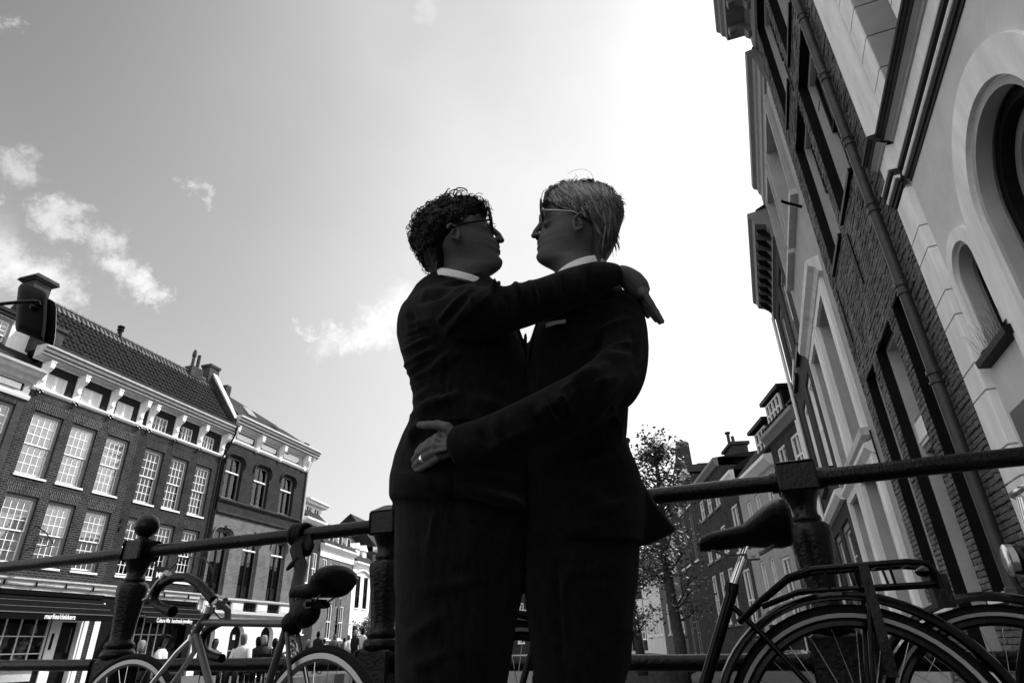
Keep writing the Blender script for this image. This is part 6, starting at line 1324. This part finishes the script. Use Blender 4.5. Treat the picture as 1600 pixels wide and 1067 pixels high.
for YY in (1.33, 1.5):
    a = PY(905, 930, YY); bodyR.tube([a, (a[0]+.01, YY, .45), (a[0]+.02, YY, .07)], [.072, .055, .038], 14); bodyR.sphere((a[0]-.04, YY, .04), .04, 10, 7, (2.6, 1, .8))
limb(bodyR, [(966, 492, 1.23, 30), (986, 550, 1.19, 28), (976, 592, 1.15, 25), (900, 632, 1.07, 23), (800, 672, 1.06, 19), (740, 692, 1.10, 16), (718, 692, 1.14, 16)])
limb(bodyR, [(930, 480, 1.55, 28), (850, 560, 1.68, 26), (760, 620, 1.70, 20), (690, 645, 1.60, 14)])
# left hand with ring, spread on the other man's jacket
limb(bodyR, [(722, 692, 1.135, 17), (706, 692, 1.145, 21), (692, 696, 1.155, 24), (679, 702, 1.165, 22)], 18, flat=.42, up=(0, 0, 1))
HF = [([(684, 683, 1.152), (672, 690, 1.158), (660, 698, 1.172), (652, 706, 1.192)], .0092, .0072), ([(680, 693, 1.153), (666, 701, 1.16), (654, 710, 1.176), (646.5, 719, 1.2)], .0095, .0074), ([(680, 704, 1.155), (667, 713, 1.161), (656, 721.5, 1.177), (647, 730, 1.2)], .0093, .0072), ([(684, 715, 1.158), (671, 724.5, 1.164), (660, 731, 1.178), (649, 736, 1.196)], .0082, .0063), ([(710, 679, 1.14), (699, 667, 1.14), (683, 663.5, 1.148), (668, 664.5, 1.16), (656, 664, 1.172)], .0112, .0085)]
for p, r0, r1 in HF: finger(bodyR, p, r0, r1)
for (x, y, Yk) in ((683, 685, 1.142), (679, 695, 1.143), (679, 706, 1.145), (683, 717, 1.149)): ball(bodyR, x, y, Yk, 6)
for (x0, y0_, x1, y1) in ((714, 690, 684, 686), (714, 694, 681, 696), (714, 698, 681, 706)): bodyR.tube([PY(x0, y0_, 1.123), PY((x0+x1)/2, (y0_+y1)/2, 1.127), PY(x1, y1, 1.14)], .0042, 7)
body2 = into(fuse(bodyR, .0027, 2, 'body', 'skin', MRt), MRt)
rc = np.array(PY(662, 717, 1.168)); ru = PY(656, 721.5, 1.177)-PY(667, 713, 1.161); ru /= np.linalg.norm(ru); ra = np.cross(ru, [0, 1, 0]); ra /= np.linalg.norm(ra); rb2 = np.cross(ru, ra)
b = MB(); b.loft([[tuple(rc+ru*h+(ra*math.cos(t)+rb2*math.sin(t))*q) for t in np.linspace(0, 2*math.pi, 20, endpoint=False)] for h, q in ((-.003, .0088), (-.003, .0100), (-.0015, .0104), (.0015, .0104), (.003, .0100), (.003, .0088))]); into(b.build('wedding_ring', 'ring_metal', MRt, True), MRt)
jR = MB(); slices(jR, torsoR, Y0, [(424, .03), (450, .05), (467, .072), (485, .105), (505, .16), (530, .20), (545, .21), (620, .2), (680, .19), (720, .195), (846, .2)], e=2.5)
slices(jR, [(820, 824, 1003), (846, 828, 1000), (858, 850, 998)], Y0-.03, .17, e=2.5)
limb(jR, [(948, 478, 1.255, 34), (966, 494, 1.225, 41), (978, 530, 1.195, 36), (974, 575, 1.165, 38), (958, 600, 1.13, 44), (920, 622, 1.085, 46), (870, 644, 1.065, 43), (820, 664, 1.065, 39), (770, 684, 1.08, 36), (738, 692, 1.10, 34), (718, 698, 1.12, 33)], 28, cuff=True)
limb(jR, [(925, 485, 1.55, 38), (850, 560, 1.68, 34), (770, 615, 1.71, 26), (700, 642, 1.62, 18)], 22)
ball(jR, 984, 565, 1.18, 25)
flap = [(976, 690), (985, 722), (1003, 750), (1026, 787), (1056, 825.5), (1057, 829), (1042, 838), (1020, 848), (1001, 854), (985, 840), (970, 760)]
jR.loft([[tuple(PY(972+(x-972)*k, 770+(y-770)*k, 1.30+d)) for x, y in flap] for d, k in ((-.02, .9), (0, 1), (.012, 1), (.03, .9))])
jR.loft([[tuple(PY(972+(x-972)*k, 770+(y-770)*k, 1.42+d)) for x, y in flap[:5]+[(1050, 826), (1030, 834), (1000, 840), (970, 800)]] for d, k in ((0, .95), (.012, .96))])
foldR = [(905, 612, 960, 590, 5, .004), (912, 628, 930, 600, 4, .004), (836, 648, 905, 612, 6, .004), (760, 700, 830, 668, 5, .003), (790, 672, 812, 690, 4, .004), (952, 548, 990, 535, 5, .004), (940, 600, 950, 560, 5, .003), (900, 560, 940, 520, 7, .003), (880, 830, 985, 812, 6, .003), (960, 640, 972, 690, 4, .003), (988, 520, 996, 580, 4, -.003), (898, 600, 940, 575, 6, .006), (905, 585, 945, 560, 5, .004), (930, 520, 980, 500, 6, .004), (920, 560, 985, 558, 7, .005), (880, 612, 930, 588, 7, .007), (885, 640, 905, 605, 6, .005), (860, 632, 880, 655, 5, -.005), (870, 620, 890, 645, 5, .006), (846, 630, 868, 660, 5, .006), (830, 640, 850, 672, 5, -.004), (800, 655, 830, 690, 7, .005), (770, 665, 790, 700, 6, .005), (750, 672, 765, 700, 5, -.004), (735, 690, 800, 705, 6, .004), (900, 720, 985, 690, 8, -.004), (930, 650, 975, 590, 6, .004), (945, 680, 980, 620, 6, -.003), (900, 760, 960, 800, 12, .005), (930, 800, 985, 780, 8, .004), (890, 470, 960, 462, 5, -.005), (960, 460, 985, 470, 4, .004)]
jackR = into(fuse(jR, .0055, 5, 'jacket', 'suit_b', MRt, foldR), MRt)
o = lapel(jackR, [(838, 506), (852, 503), (848, 520), (834, 552), (826, 562)], 1.27, 'suit_b', .02)
b = MB(); q = [PY(x, y, 1.165) for x, y in ((853, 511), (852, 505), (858, 503), (866, 501), (876, 500), (884, 499), (884, 504), (870, 506))]; b.loft([[tuple(p) for p in q], [tuple(p+np.array([0, .004, 0])) for p in q]]); b.build('pocket_square', 'curtain_grey', jackR)
trR = MB(); slices(trR, [(820, 818, 998), (860, 816, 996), (916, 816, 993), (930, 818, 991)], Y0, [(820, .17), (900, .18), (930, .175)], e=2.3)
t2 = legs_shoes(MRt, 0, 'suit_b', [(900, 820, 994), (938, 820, 990), (979, 825, 987), (1032, 831, 985), (1066, 836, 974)], 1.315, 1.5, -1); o_ = len(trR.v); trR.v += t2.v; trR.f += [tuple(i+o_ for i in f) for f in t2.f]
for c in list(MRt.children):
    if c.name.startswith('shoe'): into(c, MRt)
into(fuse(trR, .008, 4, 'trousers', 'suit_b', MRt, [(905, 860, 880, 930, 5, .004), (880, 900, 985, 880, 8, .004), (890, 920, 960, 925, 8, .003), (960, 1000, 985, 975, 7, .005), (868, 870, 880, 1060, 4, -.003)]), MRt)
collar(None, MRt, 905, 36, 409, 432, 16, -1, dip=.008)
hairR = [(284.5, 886, 926), (287, 876, 937), (291, 866, 946), (296, 859, 953), (302, 853.5, 959), (307, 851, 964), (312, 850.5, 968.5), (318, 852, 971.5), (325, 853.5, 974), (332, 855, 975.3), (339, 858, 975.2), (346, 864, 973), (354, 874, 970.5), (362, 888, 968), (369, 904, 965.5), (376, 914, 963.5), (385, 918, 960), (394, 919, 954.5), (402, 920, 948), (410, 921, 941), (422, 923, 938), (432, 927, 937)]
rwR = [(284, .004), (293, .017), (303, .034), (313, .050), (324, .066), (336, .079), (350, .0855), (365, .083), (378, .079), (390, .073), (410, .064), (432, .056)]
hb = MB(); slices(hb, hairR, Y0, rwR, e=2.1)
for x, y, r_ in ((880, 284, 5), (893, 286, 4), (908, 283, 5), (918, 281, 4), (926, 286, 4), (936, 287, 5), (860, 293, 5), (853, 301, 4), (869, 290, 4), (950, 294, 5)): ball(hb, x, y+2, Y0, r_*.8, (1, 1.6, 1))
hair2 = into(fuse(hb, .003, 2, 'hair', 'hair_grey', MRt), MRt)
def surfR(px, py, off=.0015):
    dy, row = .07, py
    for _ in range(5):
        P = PY(px, py, Y0-dy); row = min(max(project((P[0], Y0, P[2]))[1], 281), 432); qx = project((P[0], Y0, P[2]))[0]
        xl = interp([(a, c) for a, c, _ in hairR], row); xr = interp([(a, c) for a, _, c in hairR], row); t = max(-.985, min(.985, (qx-(xl+xr)/2)/((xr-xl)/2)))
        dy = interp(rwR, row)*(1-abs(t)**2.1)**(1/2.1)
    return PY(px, py, Y0-dy-off)
sb = [MB(), MB()]
for i in range(950):
    f = rr_.random(); x0 = 853+f*100; y0_ = interp([(850, 301), (860, 291), (880, 284), (910, 281), (935, 285), (955, 296)], x0)+rr_.uniform(0, 16); x1 = min(972, x0+rr_.uniform(28, 62)); y1 = y0_+rr_.uniform(35, 95)*(.55+.5*f)
    if x1 > 955: x1 = 955+rr_.uniform(-5, 14)
    xm, ym = x0+(x1-x0)*.35+rr_.uniform(-4, 4), y0_+(y1-y0_)*.55+rr_.uniform(-5, 6)
    if xm < interp([(281, 880), (291, 860), (302, 850), (312, 856), (322, 872), (330, 893), (337, 908), (345, 917), (404, 926)], ym): continue
    pts = []; ok = True
    for k in range(8):
        t = k/7; x = (1-t)**2*x0+2*t*(1-t)*xm+t*t*x1; y = (1-t)**2*y0_+2*t*(1-t)*ym+t*t*y1
        if y > 404: break
        lim = interp([(281, 880), (291, 860), (302, 850), (312, 856), (322, 872), (330, 893), (337, 908), (345, 917), (404, 926)], y)
        if x < lim: x = lim
        pts.append(surfR(x, y, .001+.0025*math.sin(math.pi*t)+rr_.uniform(0, .0008)))
    if len(pts) > 3: sb[i % 4 == 0].tube(pts, [.0010*rr_.uniform(.6, 1.4)*(1-.5*k/len(pts)) for k in range(len(pts))], 4)
HB_ = [MB(), MB(), MB()]
LIM = [(281, 880), (291, 860), (302, 850), (312, 856), (322, 872), (330, 893), (337, 908), (345, 917), (404, 926)]
for i in range(520):
    f = rr_.random(); x0 = 852+f*104; y0_ = interp([(850, 303), (860, 293), (880, 286), (910, 284), (935, 288), (955, 299)], x0)+rr_.uniform(-4, 26)*rr_.random()-1; L_ = rr_.uniform(.5, 1)
    x1 = x0+rr_.uniform(25, 60)*L_; y1 = y0_+rr_.uniform(45, 105)*L_*(.5+.55*f); xr_ = interp([(285, 945), (300, 961), (320, 972), (338, 974), (360, 968), (385, 957), (402, 944)], min(402, max(285, y1)))
    if x1 > xr_-2: x1 = xr_-rr_.uniform(2, 8)
    xm, ym = x0+(x1-x0)*rr_.uniform(.2, .4), y0_+(y1-y0_)*rr_.uniform(.5, .65); pts = []; dead = False
    for k in range(9):
        t = k/8; x = (1-t)**2*x0+2*t*(1-t)*xm+t*t*x1; y = (1-t)**2*y0_+2*t*(1-t)*ym+t*t*y1
        if y > 402: break
        if x < interp(LIM, y): x = interp(LIM, y)+rr_.uniform(0, 2)
        pts.append(surfR(x, y, .001+.004*math.sin(math.pi*min(1, t*1.1))*rr_.uniform(.6, 1.2)))
    if len(pts) > 4:
        R0 = rr_.uniform(.0014, .0032); HB_[i % 3].tube(pts, [R0*(.45+.9*math.sin(math.pi*min(.95, .12+k/len(pts)*.88)))*(1 if k < len(pts)-1 else .3) for k in range(len(pts))], 5)
mat('hair_mid', .035, .38, spec=.3, var=.5, vscale=40); mat('hair_pale', .11, .36, spec=.35, var=.4, vscale=40)
for k_, m_ in enumerate(('hair_grey', 'hair_mid', 'hair_pale')): HB_[k_].build('hair_locks', m_, hair2, True, kind='stuff')
tf = MB()
for i in range(110):
    x0 = rr_.uniform(851, 968); yb_ = interp([(850, 303), (856, 296), (866, 291), (880, 285), (893, 288), (907, 284), (918, 281), (927, 286), (936, 287), (947, 291), (960, 302), (970, 320)], x0); a = rr_.uniform(.3, 1.2)
    p = [PY(x0+k*rr_.uniform(1.5, 4)*a, yb_+3-(5+rr_.uniform(-2, 3))*math.sin(math.pi*k/4*.75)*a+k*k*.55, Y0+rr_.uniform(-.02, .05)) for k in range(5)]; tf.tube(p, [.002, .0024, .002, .0014, .0005], 5)
for (x, y) in ((858, 295), (855, 298), (853, 302), (862, 292), (856, 300), (852, 304), (860, 296)):
    p = [PY(x+12, y-2, Y0-.02), PY(x+4, y-1, Y0-.03), PY(x-2, y+4, Y0-.03), PY(x-4+rr_.uniform(-1, 3), y+12, Y0-.025), PY(x-3+rr_.uniform(-2, 5), y+20, Y0-.02)]; tf.tube(p, [.0025, .0022, .0016, .001, .0004], 5)
for (x, y) in ((950, 385), (944, 392), (938, 397), (956, 378), (932, 396), (947, 390)): tf.tube([PY(x, y, Y0-.03), PY(x-2, y+9, Y0-.03), PY(x-4, y+14, Y0-.03), PY(x-2, y+17, Y0-.025)], [.003, .0025, .0016, .0005], 5)
tf.build('hair_tufts', 'hair_mid', hair2, True, kind='stuff')
sb[0].build('hair_strands', 'hair_grey', hair2, True, kind='stuff'); sb[1].build('hair_strands', 'hair_strand', hair2, True, kind='stuff')
b = MB()
fly = [[(887, 272), (895, 267), (905, 264.5), (915, 265), (923, 270), (926.5, 277), (924, 284)], [(893, 283), (897, 279), (900, 275.5)], [(850, 297), (846.5, 304), (845, 315), (844, 327)], [(853, 295), (848, 301), (846.5, 310)], [(897, 284), (903, 279), (899, 272)], [(955, 292), (963, 300), (970, 312)], [(962, 300), (971, 315), (976, 332)], [(936, 285), (946, 286), (956, 294)], [(917, 279), (920, 276), (919, 283)], [(926, 282), (928, 280), (926, 286)], [(880, 283), (882, 279), (886, 284)], [(972, 330), (976.5, 338), (973, 348)], [(935, 404), (937, 408), (940, 404)], [(942, 402), (945, 406), (950, 399)]]
for f_ in fly: b.tube([PY(x, y, Y0-.02) for x, y in f_], .00055, 4)
for i in range(60):
    x0 = rr_.uniform(852, 968); y0_ = interp([(850, 302), (860, 292), (880, 284), (910, 282), (935, 286), (955, 297), (968, 313)], x0); b.tube([PY(x0, y0_+2, Y0+rr_.uniform(-.04, .04)), PY(x0+rr_.uniform(-2, 5), y0_-rr_.uniform(1, 4), Y0), PY(x0+rr_.uniform(2, 11), y0_-rr_.uniform(-2, 4), Y0)], .0005, 3)
b.build('flyaway_hair', 'hair_grey', hair2, True, kind='stuff')
into(glasses(MRt, 0, (844, 328.5), (847, 356), ((845, 328.5), (896, 331)), Y0, tr=.0026, metal='alloy'), MRt)
# ================================================================== life on the left quay
mat('skin_far', .08, .6); mat('cloth_light', .5, .8); mat('cloth_mid', .08, .8); mat('cloth_dark', .01, .8); mat('hair_light', .22, .7); mat('canvas_white', .8, .8)
def crowd(px, py, zh, label, top, bottom, hair_m, seated=False, face=0.0, sc=1.0, arm=False, cap=False):
    """a passer-by whose head shows at that image point, head height zh above the quay"""
    d = ray(px, py); P = CAM+d*((ST+zh-HC)/d[2]) if abs(d[2]) > 1e-3 else CAM+d*25
    t = thing('person', label, 'person', (P[0], P[1], ST), face, 'people on the far quay'); H = (zh+.1)/ (1.28 if seated else 1.72)
    hz = zh; b = MB()
    lift = hz-(1.2 if seated else 1.62)
    sh = hz-.215; hip = sh-.5; E = lambda x, y, z, rx, ry: [(x+rx*math.cos(q), y+ry*math.sin(q), z) for q in np.linspace(0, 2*math.pi, 12, endpoint=False)]
    b.loft([E(0, 0, sh-.02, .05, .05), E(0, .0, hz-.13, .055, .055), E(.01, 0, hz-.08, .066, .062), E(.015, 0, hz, .085, .07), E(.005, 0, hz+.07, .085, .072), E(0, 0, hz+.115, .04, .04)])
    for sg in (-1, 1):
        el = (.05, sg*.25, sh-.28); hd = (.26, sg*.16, sh-.33) if (arm or seated) else (.06, sg*.24, sh-.54)
        b.tube([(0, sg*.19, sh-.04), el, hd], [.05, .042, .03], 8); b.sphere((hd[0]+.05, hd[1], hd[2]), .045, 8, 6, (1.3, .7, 1))
        if seated: b.tube([(0, sg*.1, hip), (.42, sg*.1, hip), (.42, sg*.1, .08)], [.08, .065, .045], 8)
        else: b.tube([(0, sg*.09, hip), (.01, sg*.09, hip*.5), (0, sg*.09, .06)], [.085, .065, .045], 8)
        b.sphere(((.47 if seated else .05), sg*.1, .045), .05, 8, 5, (2, .8, .8))
    b.build('body', 'skin_far', t, True)
    b = MB(); b.loft([E(0, 0, hip-.03, .13, .18), E(0, 0, hip+.15, .125, .17), E(0, 0, hip+.34, .14, .2), E(0, 0, sh-.03, .12, .2), E(0, 0, sh+.03, .08, .12), E(0, 0, sh+.05, .06, .06)])
    for sg in (-1, 1):
        el = (.05, sg*.25, sh-.28); hd = (.22, sg*.17, sh-.32) if (arm or seated) else (.055, sg*.24, sh-.46)
        b.tube([(0, sg*.18, sh-.03), el, hd], [.072, .06, .048], 9)
    b.build('top', top, t, True)
    b = MB()
    for sg in (-1, 1):
        if seated: b.tube([(-.02, sg*.1, hip), (.43, sg*.1, hip+.01), (.43, sg*.1, .12)], [.11, .085, .06], 9)
        else: b.tube([(0, sg*.09, hip+.02), (.01, sg*.09, hip*.5), (0, sg*.09, .1)], [.115, .085, .062], 9)
    b.build('trousers', bottom, t, True)
    b = MB(); b.loft([E(-.04, 0, hz-.13, .06, .07), E(-.035, 0, hz-.05, .07, .08), E(-.03, 0, hz, .08, .084), E(-.015, 0, hz+.05, .09, .078), E(-.01, 0, hz+.10, .078, .066), E(-.01, 0, hz+.125, .03, .03)])
    if cap: b.loft([E(.02, 0, hz+.055, .1, .085), E(.06, 0, hz+.06, .13, .08), E(0, 0, hz+.13, .06, .05)])
    b.build('cap' if cap else 'hair', hair_m, t, True)
    if seated:
        b = MB(); b.box(-.2, .2, -.2, .2, hip-.12, hip-.08); b.box(-.22, -.18, -.2, .2, hip-.08, hip+.35)
        for x in (-.19, .19):
            for y in (-.19, .19): b.tube([(x, y, 0), (x, y, hip-.1)], .014, 5)
        ch = thing('terrace_chair', 'dark terrace chair carrying ' + label.split(' with ')[0].split(' in ')[0], 'chair', (P[0], P[1], ST), face, 'terrace chairs on the far quay'); b.build('chair_frame', 'dark_paint', ch)
    return t
P_ = math.pi
crowd(256, 1000, 1.15, 'seated man in a cap and pale shirt left of the racing bicycle frame', 'cloth_light', 'cloth_dark', 'hair_dark', True, 0.2, cap=True)
crowd(222, 1008, 1.1, 'seated grey-haired person low behind the bicycle wheel', 'cloth_mid', 'cloth_dark', 'hair_light', True, 1.2)
crowd(337, 1004, 1.16, 'seated dark-haired person in pale knitwear under the bicycle top tube', 'cloth_mid', 'cloth_dark', 'hair_dark', True, -.4)
crowd(381, 997, 1.2, 'man in sunglasses and open white cardigan before the arched door', 'cloth_light', 'cloth_dark', 'hair_light', True, -1.6, arm=True)
crowd(404, 1001, 1.18, 'dark-coated person leaning beside the man in the white cardigan', 'cloth_dark', 'cloth_dark', 'hair_dark', True, 2.6)
crowd(413, 999, 1.2, 'fair-haired person in dark jacket facing the terrace table', 'cloth_dark', 'cloth_dark', 'hair_light', True, 2.2)
crowd(466, 998, 1.5, 'white-haired person in white blouse right of the racing bicycle seat', 'cloth_light', 'cloth_mid', 'hair_light', False, -2)
crowd(482, 1002, 1.42, 'person in black jacket bending between walkers on the quay', 'cloth_dark', 'cloth_mid', 'hair_light', False, 0.4)
crowd(498, 990, 1.62, 'tall dark-haired walker in dark clothes left of the lamp post', 'cloth_dark', 'cloth_mid', 'hair_dark', False, 1.2)
crowd(507, 1001, 1.45, 'walker with pale shirt carrying a bag, just left of the lamp post', 'cloth_light', 'cloth_mid', 'hair_dark', False, 1.4, arm=True)
crowd(523, 994, 1.58, 'man with open jacket striding just right of the lamp post', 'cloth_mid', 'cloth_dark', 'hair_dark', False, -1.2)
crowd(538, 999, 1.55, 'long-haired woman in grey coat with bicycle handlebar before her', 'cloth_mid', 'cloth_mid', 'hair_dark', False, 2.0)
crowd(545, 995, 1.6, 'fair-haired walker in white right behind the woman in grey', 'cloth_light', 'cloth_mid', 'hair_light', False, -.6)
crowd(556, 988, 1.63, 'blonde woman in black jacket seen from behind near the middle post', 'cloth_dark', 'cloth_dark', 'hair_light', False, 1.1)
crowd(568, 985, 1.66, 'person in pale jacket next to the blonde woman', 'cloth_light', 'cloth_dark', 'hair_dark', False, .8)
crowd(574, 992, 1.6, 'dark walker tight against the middle railing post', 'cloth_dark', 'cloth_dark', 'hair_dark', False, -1.0)
crowd(430, 1003, 1.15, 'seated woman in dark top behind the bicycle seat tube', 'cloth_dark', 'cloth_mid', 'hair_dark', True, 1.7)
def at_quay(px, py, z):
    d = ray(px, py); return CAM+d*((z-HC)/d[2])
# terrace tables
for i, (px, lab) in enumerate(((360, 'round terrace table with two bottles before the arched door'), (238, 'round terrace table under the jewellery awning'), (420, 'round terrace table between the two dark-clothed sitters'))):
    q = LF.w(LF.uz(px, 985)[0]*.86, 4.2, ST); t = thing('terrace_table', lab, 'table', tuple(q), .3*i, 'terrace tables on the far quay')
    MB().lathe([(.33, .70), (.35, .71), (.35, .735), (.33, .74)], n=20).build('table_top', 'alloy', t, 40); MB().lathe([(.22, 0), (.2, .03), (.03, .05), (.025, .7)], n=12).build('pedestal', 'black_metal', t, 40)
    if i == 0:
        for k, (x, y) in enumerate(((.05, .1), (.16, -.12))):
            bo = MB().lathe([(.035, 0), (.04, .02), (.04, .2), (.015, .26), (.014, .32), (.016, .33)], n=10).build('bottle', 'black_metal', None, 50); bo.location = (q[0]+x, q[1]+y, q[2]+.742); tag(bo, ('taller dark bottle nearer the seated man', 'second dark bottle near the table edge')[k], 'bottle', 'bottles on the terrace table')
# street lamp
lp = LF.w(LF.uz(519, 960)[0]*.9, 3.0, ST); LPo = thing('street_lamp', 'black lamp post rising behind the racing bicycle saddle', 'street lamp', tuple(lp))
MB().lathe([(.2, 0), (.2, .3), (.14, .36), (.14, .8), (.09, .9), (.075, 1.0), (.07, 2.3), (.1, 2.34), (.1, 2.4), (.06, 2.45), (.05, 3.4)], n=14).build('pole', 'black_metal', LPo, 40)
MB().tube([(-.22, 0, 2.6), (.22, 0, 2.6)], .02, 6).build('ladder_bar', 'black_metal', LPo); MB().lathe([(.06, 3.4), (.17, 3.5), (.21, 3.9), (.24, 3.92), (.1, 4.1), (.03, 4.25)], n=6).build('lantern', 'glass_lens', LPo)
# clock-like projecting sign and parasol near the middle post
cs = LF.w(LF.uz(548, 925)[0], .5, 0); CS = thing('hanging_sign', 'small round dark sign on a bracket beyond the saddle of the racing bicycle', 'sign', (cs[0], cs[1], ST), LF.rz)
zc = LF.uz(548, 925)[1]-ST; MB().tube([(.38*math.cos(q), 0, zc+.38*math.sin(q)) for q in np.linspace(0, 6.28, 21)[:-1]], .07, 8, loop=True).build('ring', 'black_metal', CS, True); MB().lathe([(.32, -.03), (.32, .03)], n=20).build('face', 'dark_paint', CS).rotation_euler = (R_(90), 0, 0); CS.children[-1].location = (0, 0, zc); MB().tube([(0, 0, zc+.4), (0, 0, zc+.6), (0, .6, zc+.6)], .03, 6).build('bracket', 'black_metal', CS)
pa = LF.w(47.5, 3.2, ST); PA = thing('parasol', 'white terrace parasol beside the middle railing post, above the walkers', 'parasol', tuple(pa)); n = 8; b = MB()
for k in range(n):
    a0, a1 = 2*math.pi*k/n, 2*math.pi*(k+1)/n; b.add([(0, 0, 3.0), (1.7*math.cos(a0), 1.7*math.sin(a0), 2.5), (1.7*math.cos(a1), 1.7*math.sin(a1), 2.5), (1.7*math.cos(a1), 1.7*math.sin(a1), 2.3), (1.7*math.cos(a0), 1.7*math.sin(a0), 2.3)], [(0, 1, 2), (1, 2, 3, 4)])
b.build('canopy', 'canvas_white', PA); MB().tube([(0, 0, 0), (0, 0, 3.05)], .03, 8).build('pole', 'alloy', PA)
# shrubs and small quay trees at the end of the left row
def shrub(name, label, base, h, r, n, ls, seed, cat='tree', lm='leaf'):
    q = random.Random(seed); t = thing(name, label, cat, tuple(base), 0, 'greenery on the far quay'); b = MB(); tw = []
    b.tube([(0, 0, 0), (.05, .03, h*.45), (0, 0, h*.8)], [.07, .05, .02], 7)
    for i in range(16):
        a = q.uniform(0, 6.28); z0 = h*q.uniform(.3, .7); e = np.array([math.cos(a)*r*q.uniform(.4, 1), math.sin(a)*r*q.uniform(.4, 1), z0+h*q.uniform(.05, .35)]); b.tube([(0, 0, z0), tuple(e*np.array([.5, .5, 1])-np.array([0, 0, .05])), tuple(e)], [.025, .015, .005], 4); tw.append(((0, 0, z0), e))
    b.build('trunk', 'bark', t, True); lv = MB()
    for i in range(n):
        s0, s1 = q.choice(tw); f = q.uniform(.35, 1.1); p = np.array(s0)*(1-f)+np.array(s1)*f+np.array([q.gauss(0, .18), q.gauss(0, .18), q.gauss(0, .16)]); a = q.uniform(0, 6.28); e = np.array([math.cos(a), math.sin(a), q.uniform(-.8, .5)])*ls*q.uniform(.6, 1.3); g = np.cross(e, (q.uniform(-1, 1), q.uniform(-1, 1), 1)); g = g/np.linalg.norm(g)*ls*.32
        lv.add([p, p+e*.5+g, p+e, p+e*.5-g], [(0, 1, 2, 3)])
    lv.build('crown', lm, t, kind='stuff'); return t
shrub('small_tree', 'small leafy tree rising behind the walkers right of the lamp post', LF.w(42.5, 2.2, ST), 3.6, 1.1, 1500, .15, 21)
shrub('small_tree', 'dark bushy tree under the parasol left of the middle post', LF.w(46.0, 2.0, ST), 3.0, 1.5, 1700, .16, 22)
shrub('small_tree', 'dark bush squeezed against the middle post', LF.w(49.0, 2.4, ST), 3.4, 1.5, 1500, .16, 23)
shrub('potted_shrub', 'low dark potted shrub on the right quay under the rear mudguard', tuple(R3.w(4.6, .5, ST)), .9, .4, 260, .1, 24, 'plant'); shrub('potted_shrub', 'second potted shrub, further along the white house foot', tuple(R3.w(5.9, .5, ST)), .9, .4, 260, .1, 25, 'plant')
# bare branches at the left edge
bt = LF.w(13.0, -9.0, ST); BT = thing('bare_tree', 'bare twigs of a tree behind the roofs at the far left edge', 'tree', tuple(bt)); b = MB(); q = random.Random(4)
b.tube([(0, 0, 0), (.2, 0, 9), (.1, 0, 15), (.3, 0, 19)], [.35, .25, .16, .05], 8)
def br(p, d, L, r, dep):
    pts = [p]; dd = d
    for k in range(4): dd = dd+np.array([q.gauss(0, .16), q.gauss(0, .16), q.gauss(.05, .12)]); dd /= np.linalg.norm(dd); pts.append(pts[-1]+dd*L/4)
    b.tube(pts, [r*(1-.2*k) for k in range(5)], 4)
    if dep:
        for k in range(1, 5):
            for _ in range(2 if dep > 1 else 1):
                d2 = dd+np.array([q.gauss(0, .6), q.gauss(0, .6), q.gauss(.1, .5)]); d2 /= np.linalg.norm(d2); br(pts[k], d2, L*.5, r*.45, dep-1)
for i in range(9):
    a = q.uniform(0, 6.28); br(np.array([.2, 0, 11+i*.85]), np.array([math.cos(a), math.sin(a), .7]), 3.6, .07, 3)
b.build('trunk', 'bark', BT)
# bicycles parked along the canal edge on the left quay
def far_bike(s, off, ang, label):
    base = cu*s+cn*(CE1-off); t = thing('bicycle', label, 'bicycle', (base[0], base[1], ST), ang, 'bicycles parked on the far quay')
    for x in (0, 1.05):
        w = MB().tube([(x+.33*math.cos(a), 0, .35+.33*math.sin(a)) for a in np.linspace(0, 6.28, 25)[:-1]], .02, 6, loop=True).build('wheel', 'rubber', t, True)
        MB().tube([(x+.305*math.cos(a), 0, .35+.305*math.sin(a)) for a in np.linspace(0, 6.28, 25)[:-1]], .011, 5, loop=True).build('rim', 'chrome', w, True)
    tubes(t, 'frame', 'bike_paint', [([(0, 0, .35), (.45, 0, .3), (.3, 0, .85)], .018), ([(.45, 0, .3), (.85, 0, .8), (.34, 0, .72)], .018), ([(.84, 0, .9), (.9, 0, .7), (1.05, 0, .35)], .016)], n=8)
    tubes(t, 'handlebar', 'chrome', [([(.84, 0, .88), (.82, 0, 1.05)], .014), ([(.65, -.27, 1.03), (.8, -.18, 1.07), (.83, 0, 1.07), (.8, .18, 1.07), (.65, .27, 1.03)], .013)], n=8); saddle(t, .42, .15, .95, .97, .2)
for i, (s, off, lab) in enumerate(((21.0, .6, 'parked bicycle on the far quay below the seated drinkers'), (25.5, .9, 'parked bicycle on the far quay behind the racing bicycle rear wheel'), (30.5, .7, 'parked bicycle on the far quay nearest the middle post'))):
    far_bike(s, off, math.atan2(cu[1], cu[0])+(.3, .9, .6)[i], lab)
# a row of houses closing the canal where it bends, far away
for i, (a, w_, h, m) in enumerate(((-9, 6, 8.5, 'brick_b'), (-2.8, 5, 9.5, 'plaster'), (2.4, 6.5, 8, 'brick_c'), (9.1, 5.5, 9, 'brick_b'))):
    EFc = Fac(0, 90, -1); EFc.O = np.array([6.0, 92.0, 0]); small_house(EFc, a, a+w_, h, m, [(a+.8+k*(w_-1)/3, a+1.7+k*(w_-1)/3, z, z+1.8) for k in range(3) for z in (1.2, 4.4)], 'brick_house' if m != 'plaster' else 'plaster_house', ('far dark brick house', 'far white house', 'far pale brick house', 'far brown brick house')[i]+' closing the canal behind the couple', roofh=2.5)
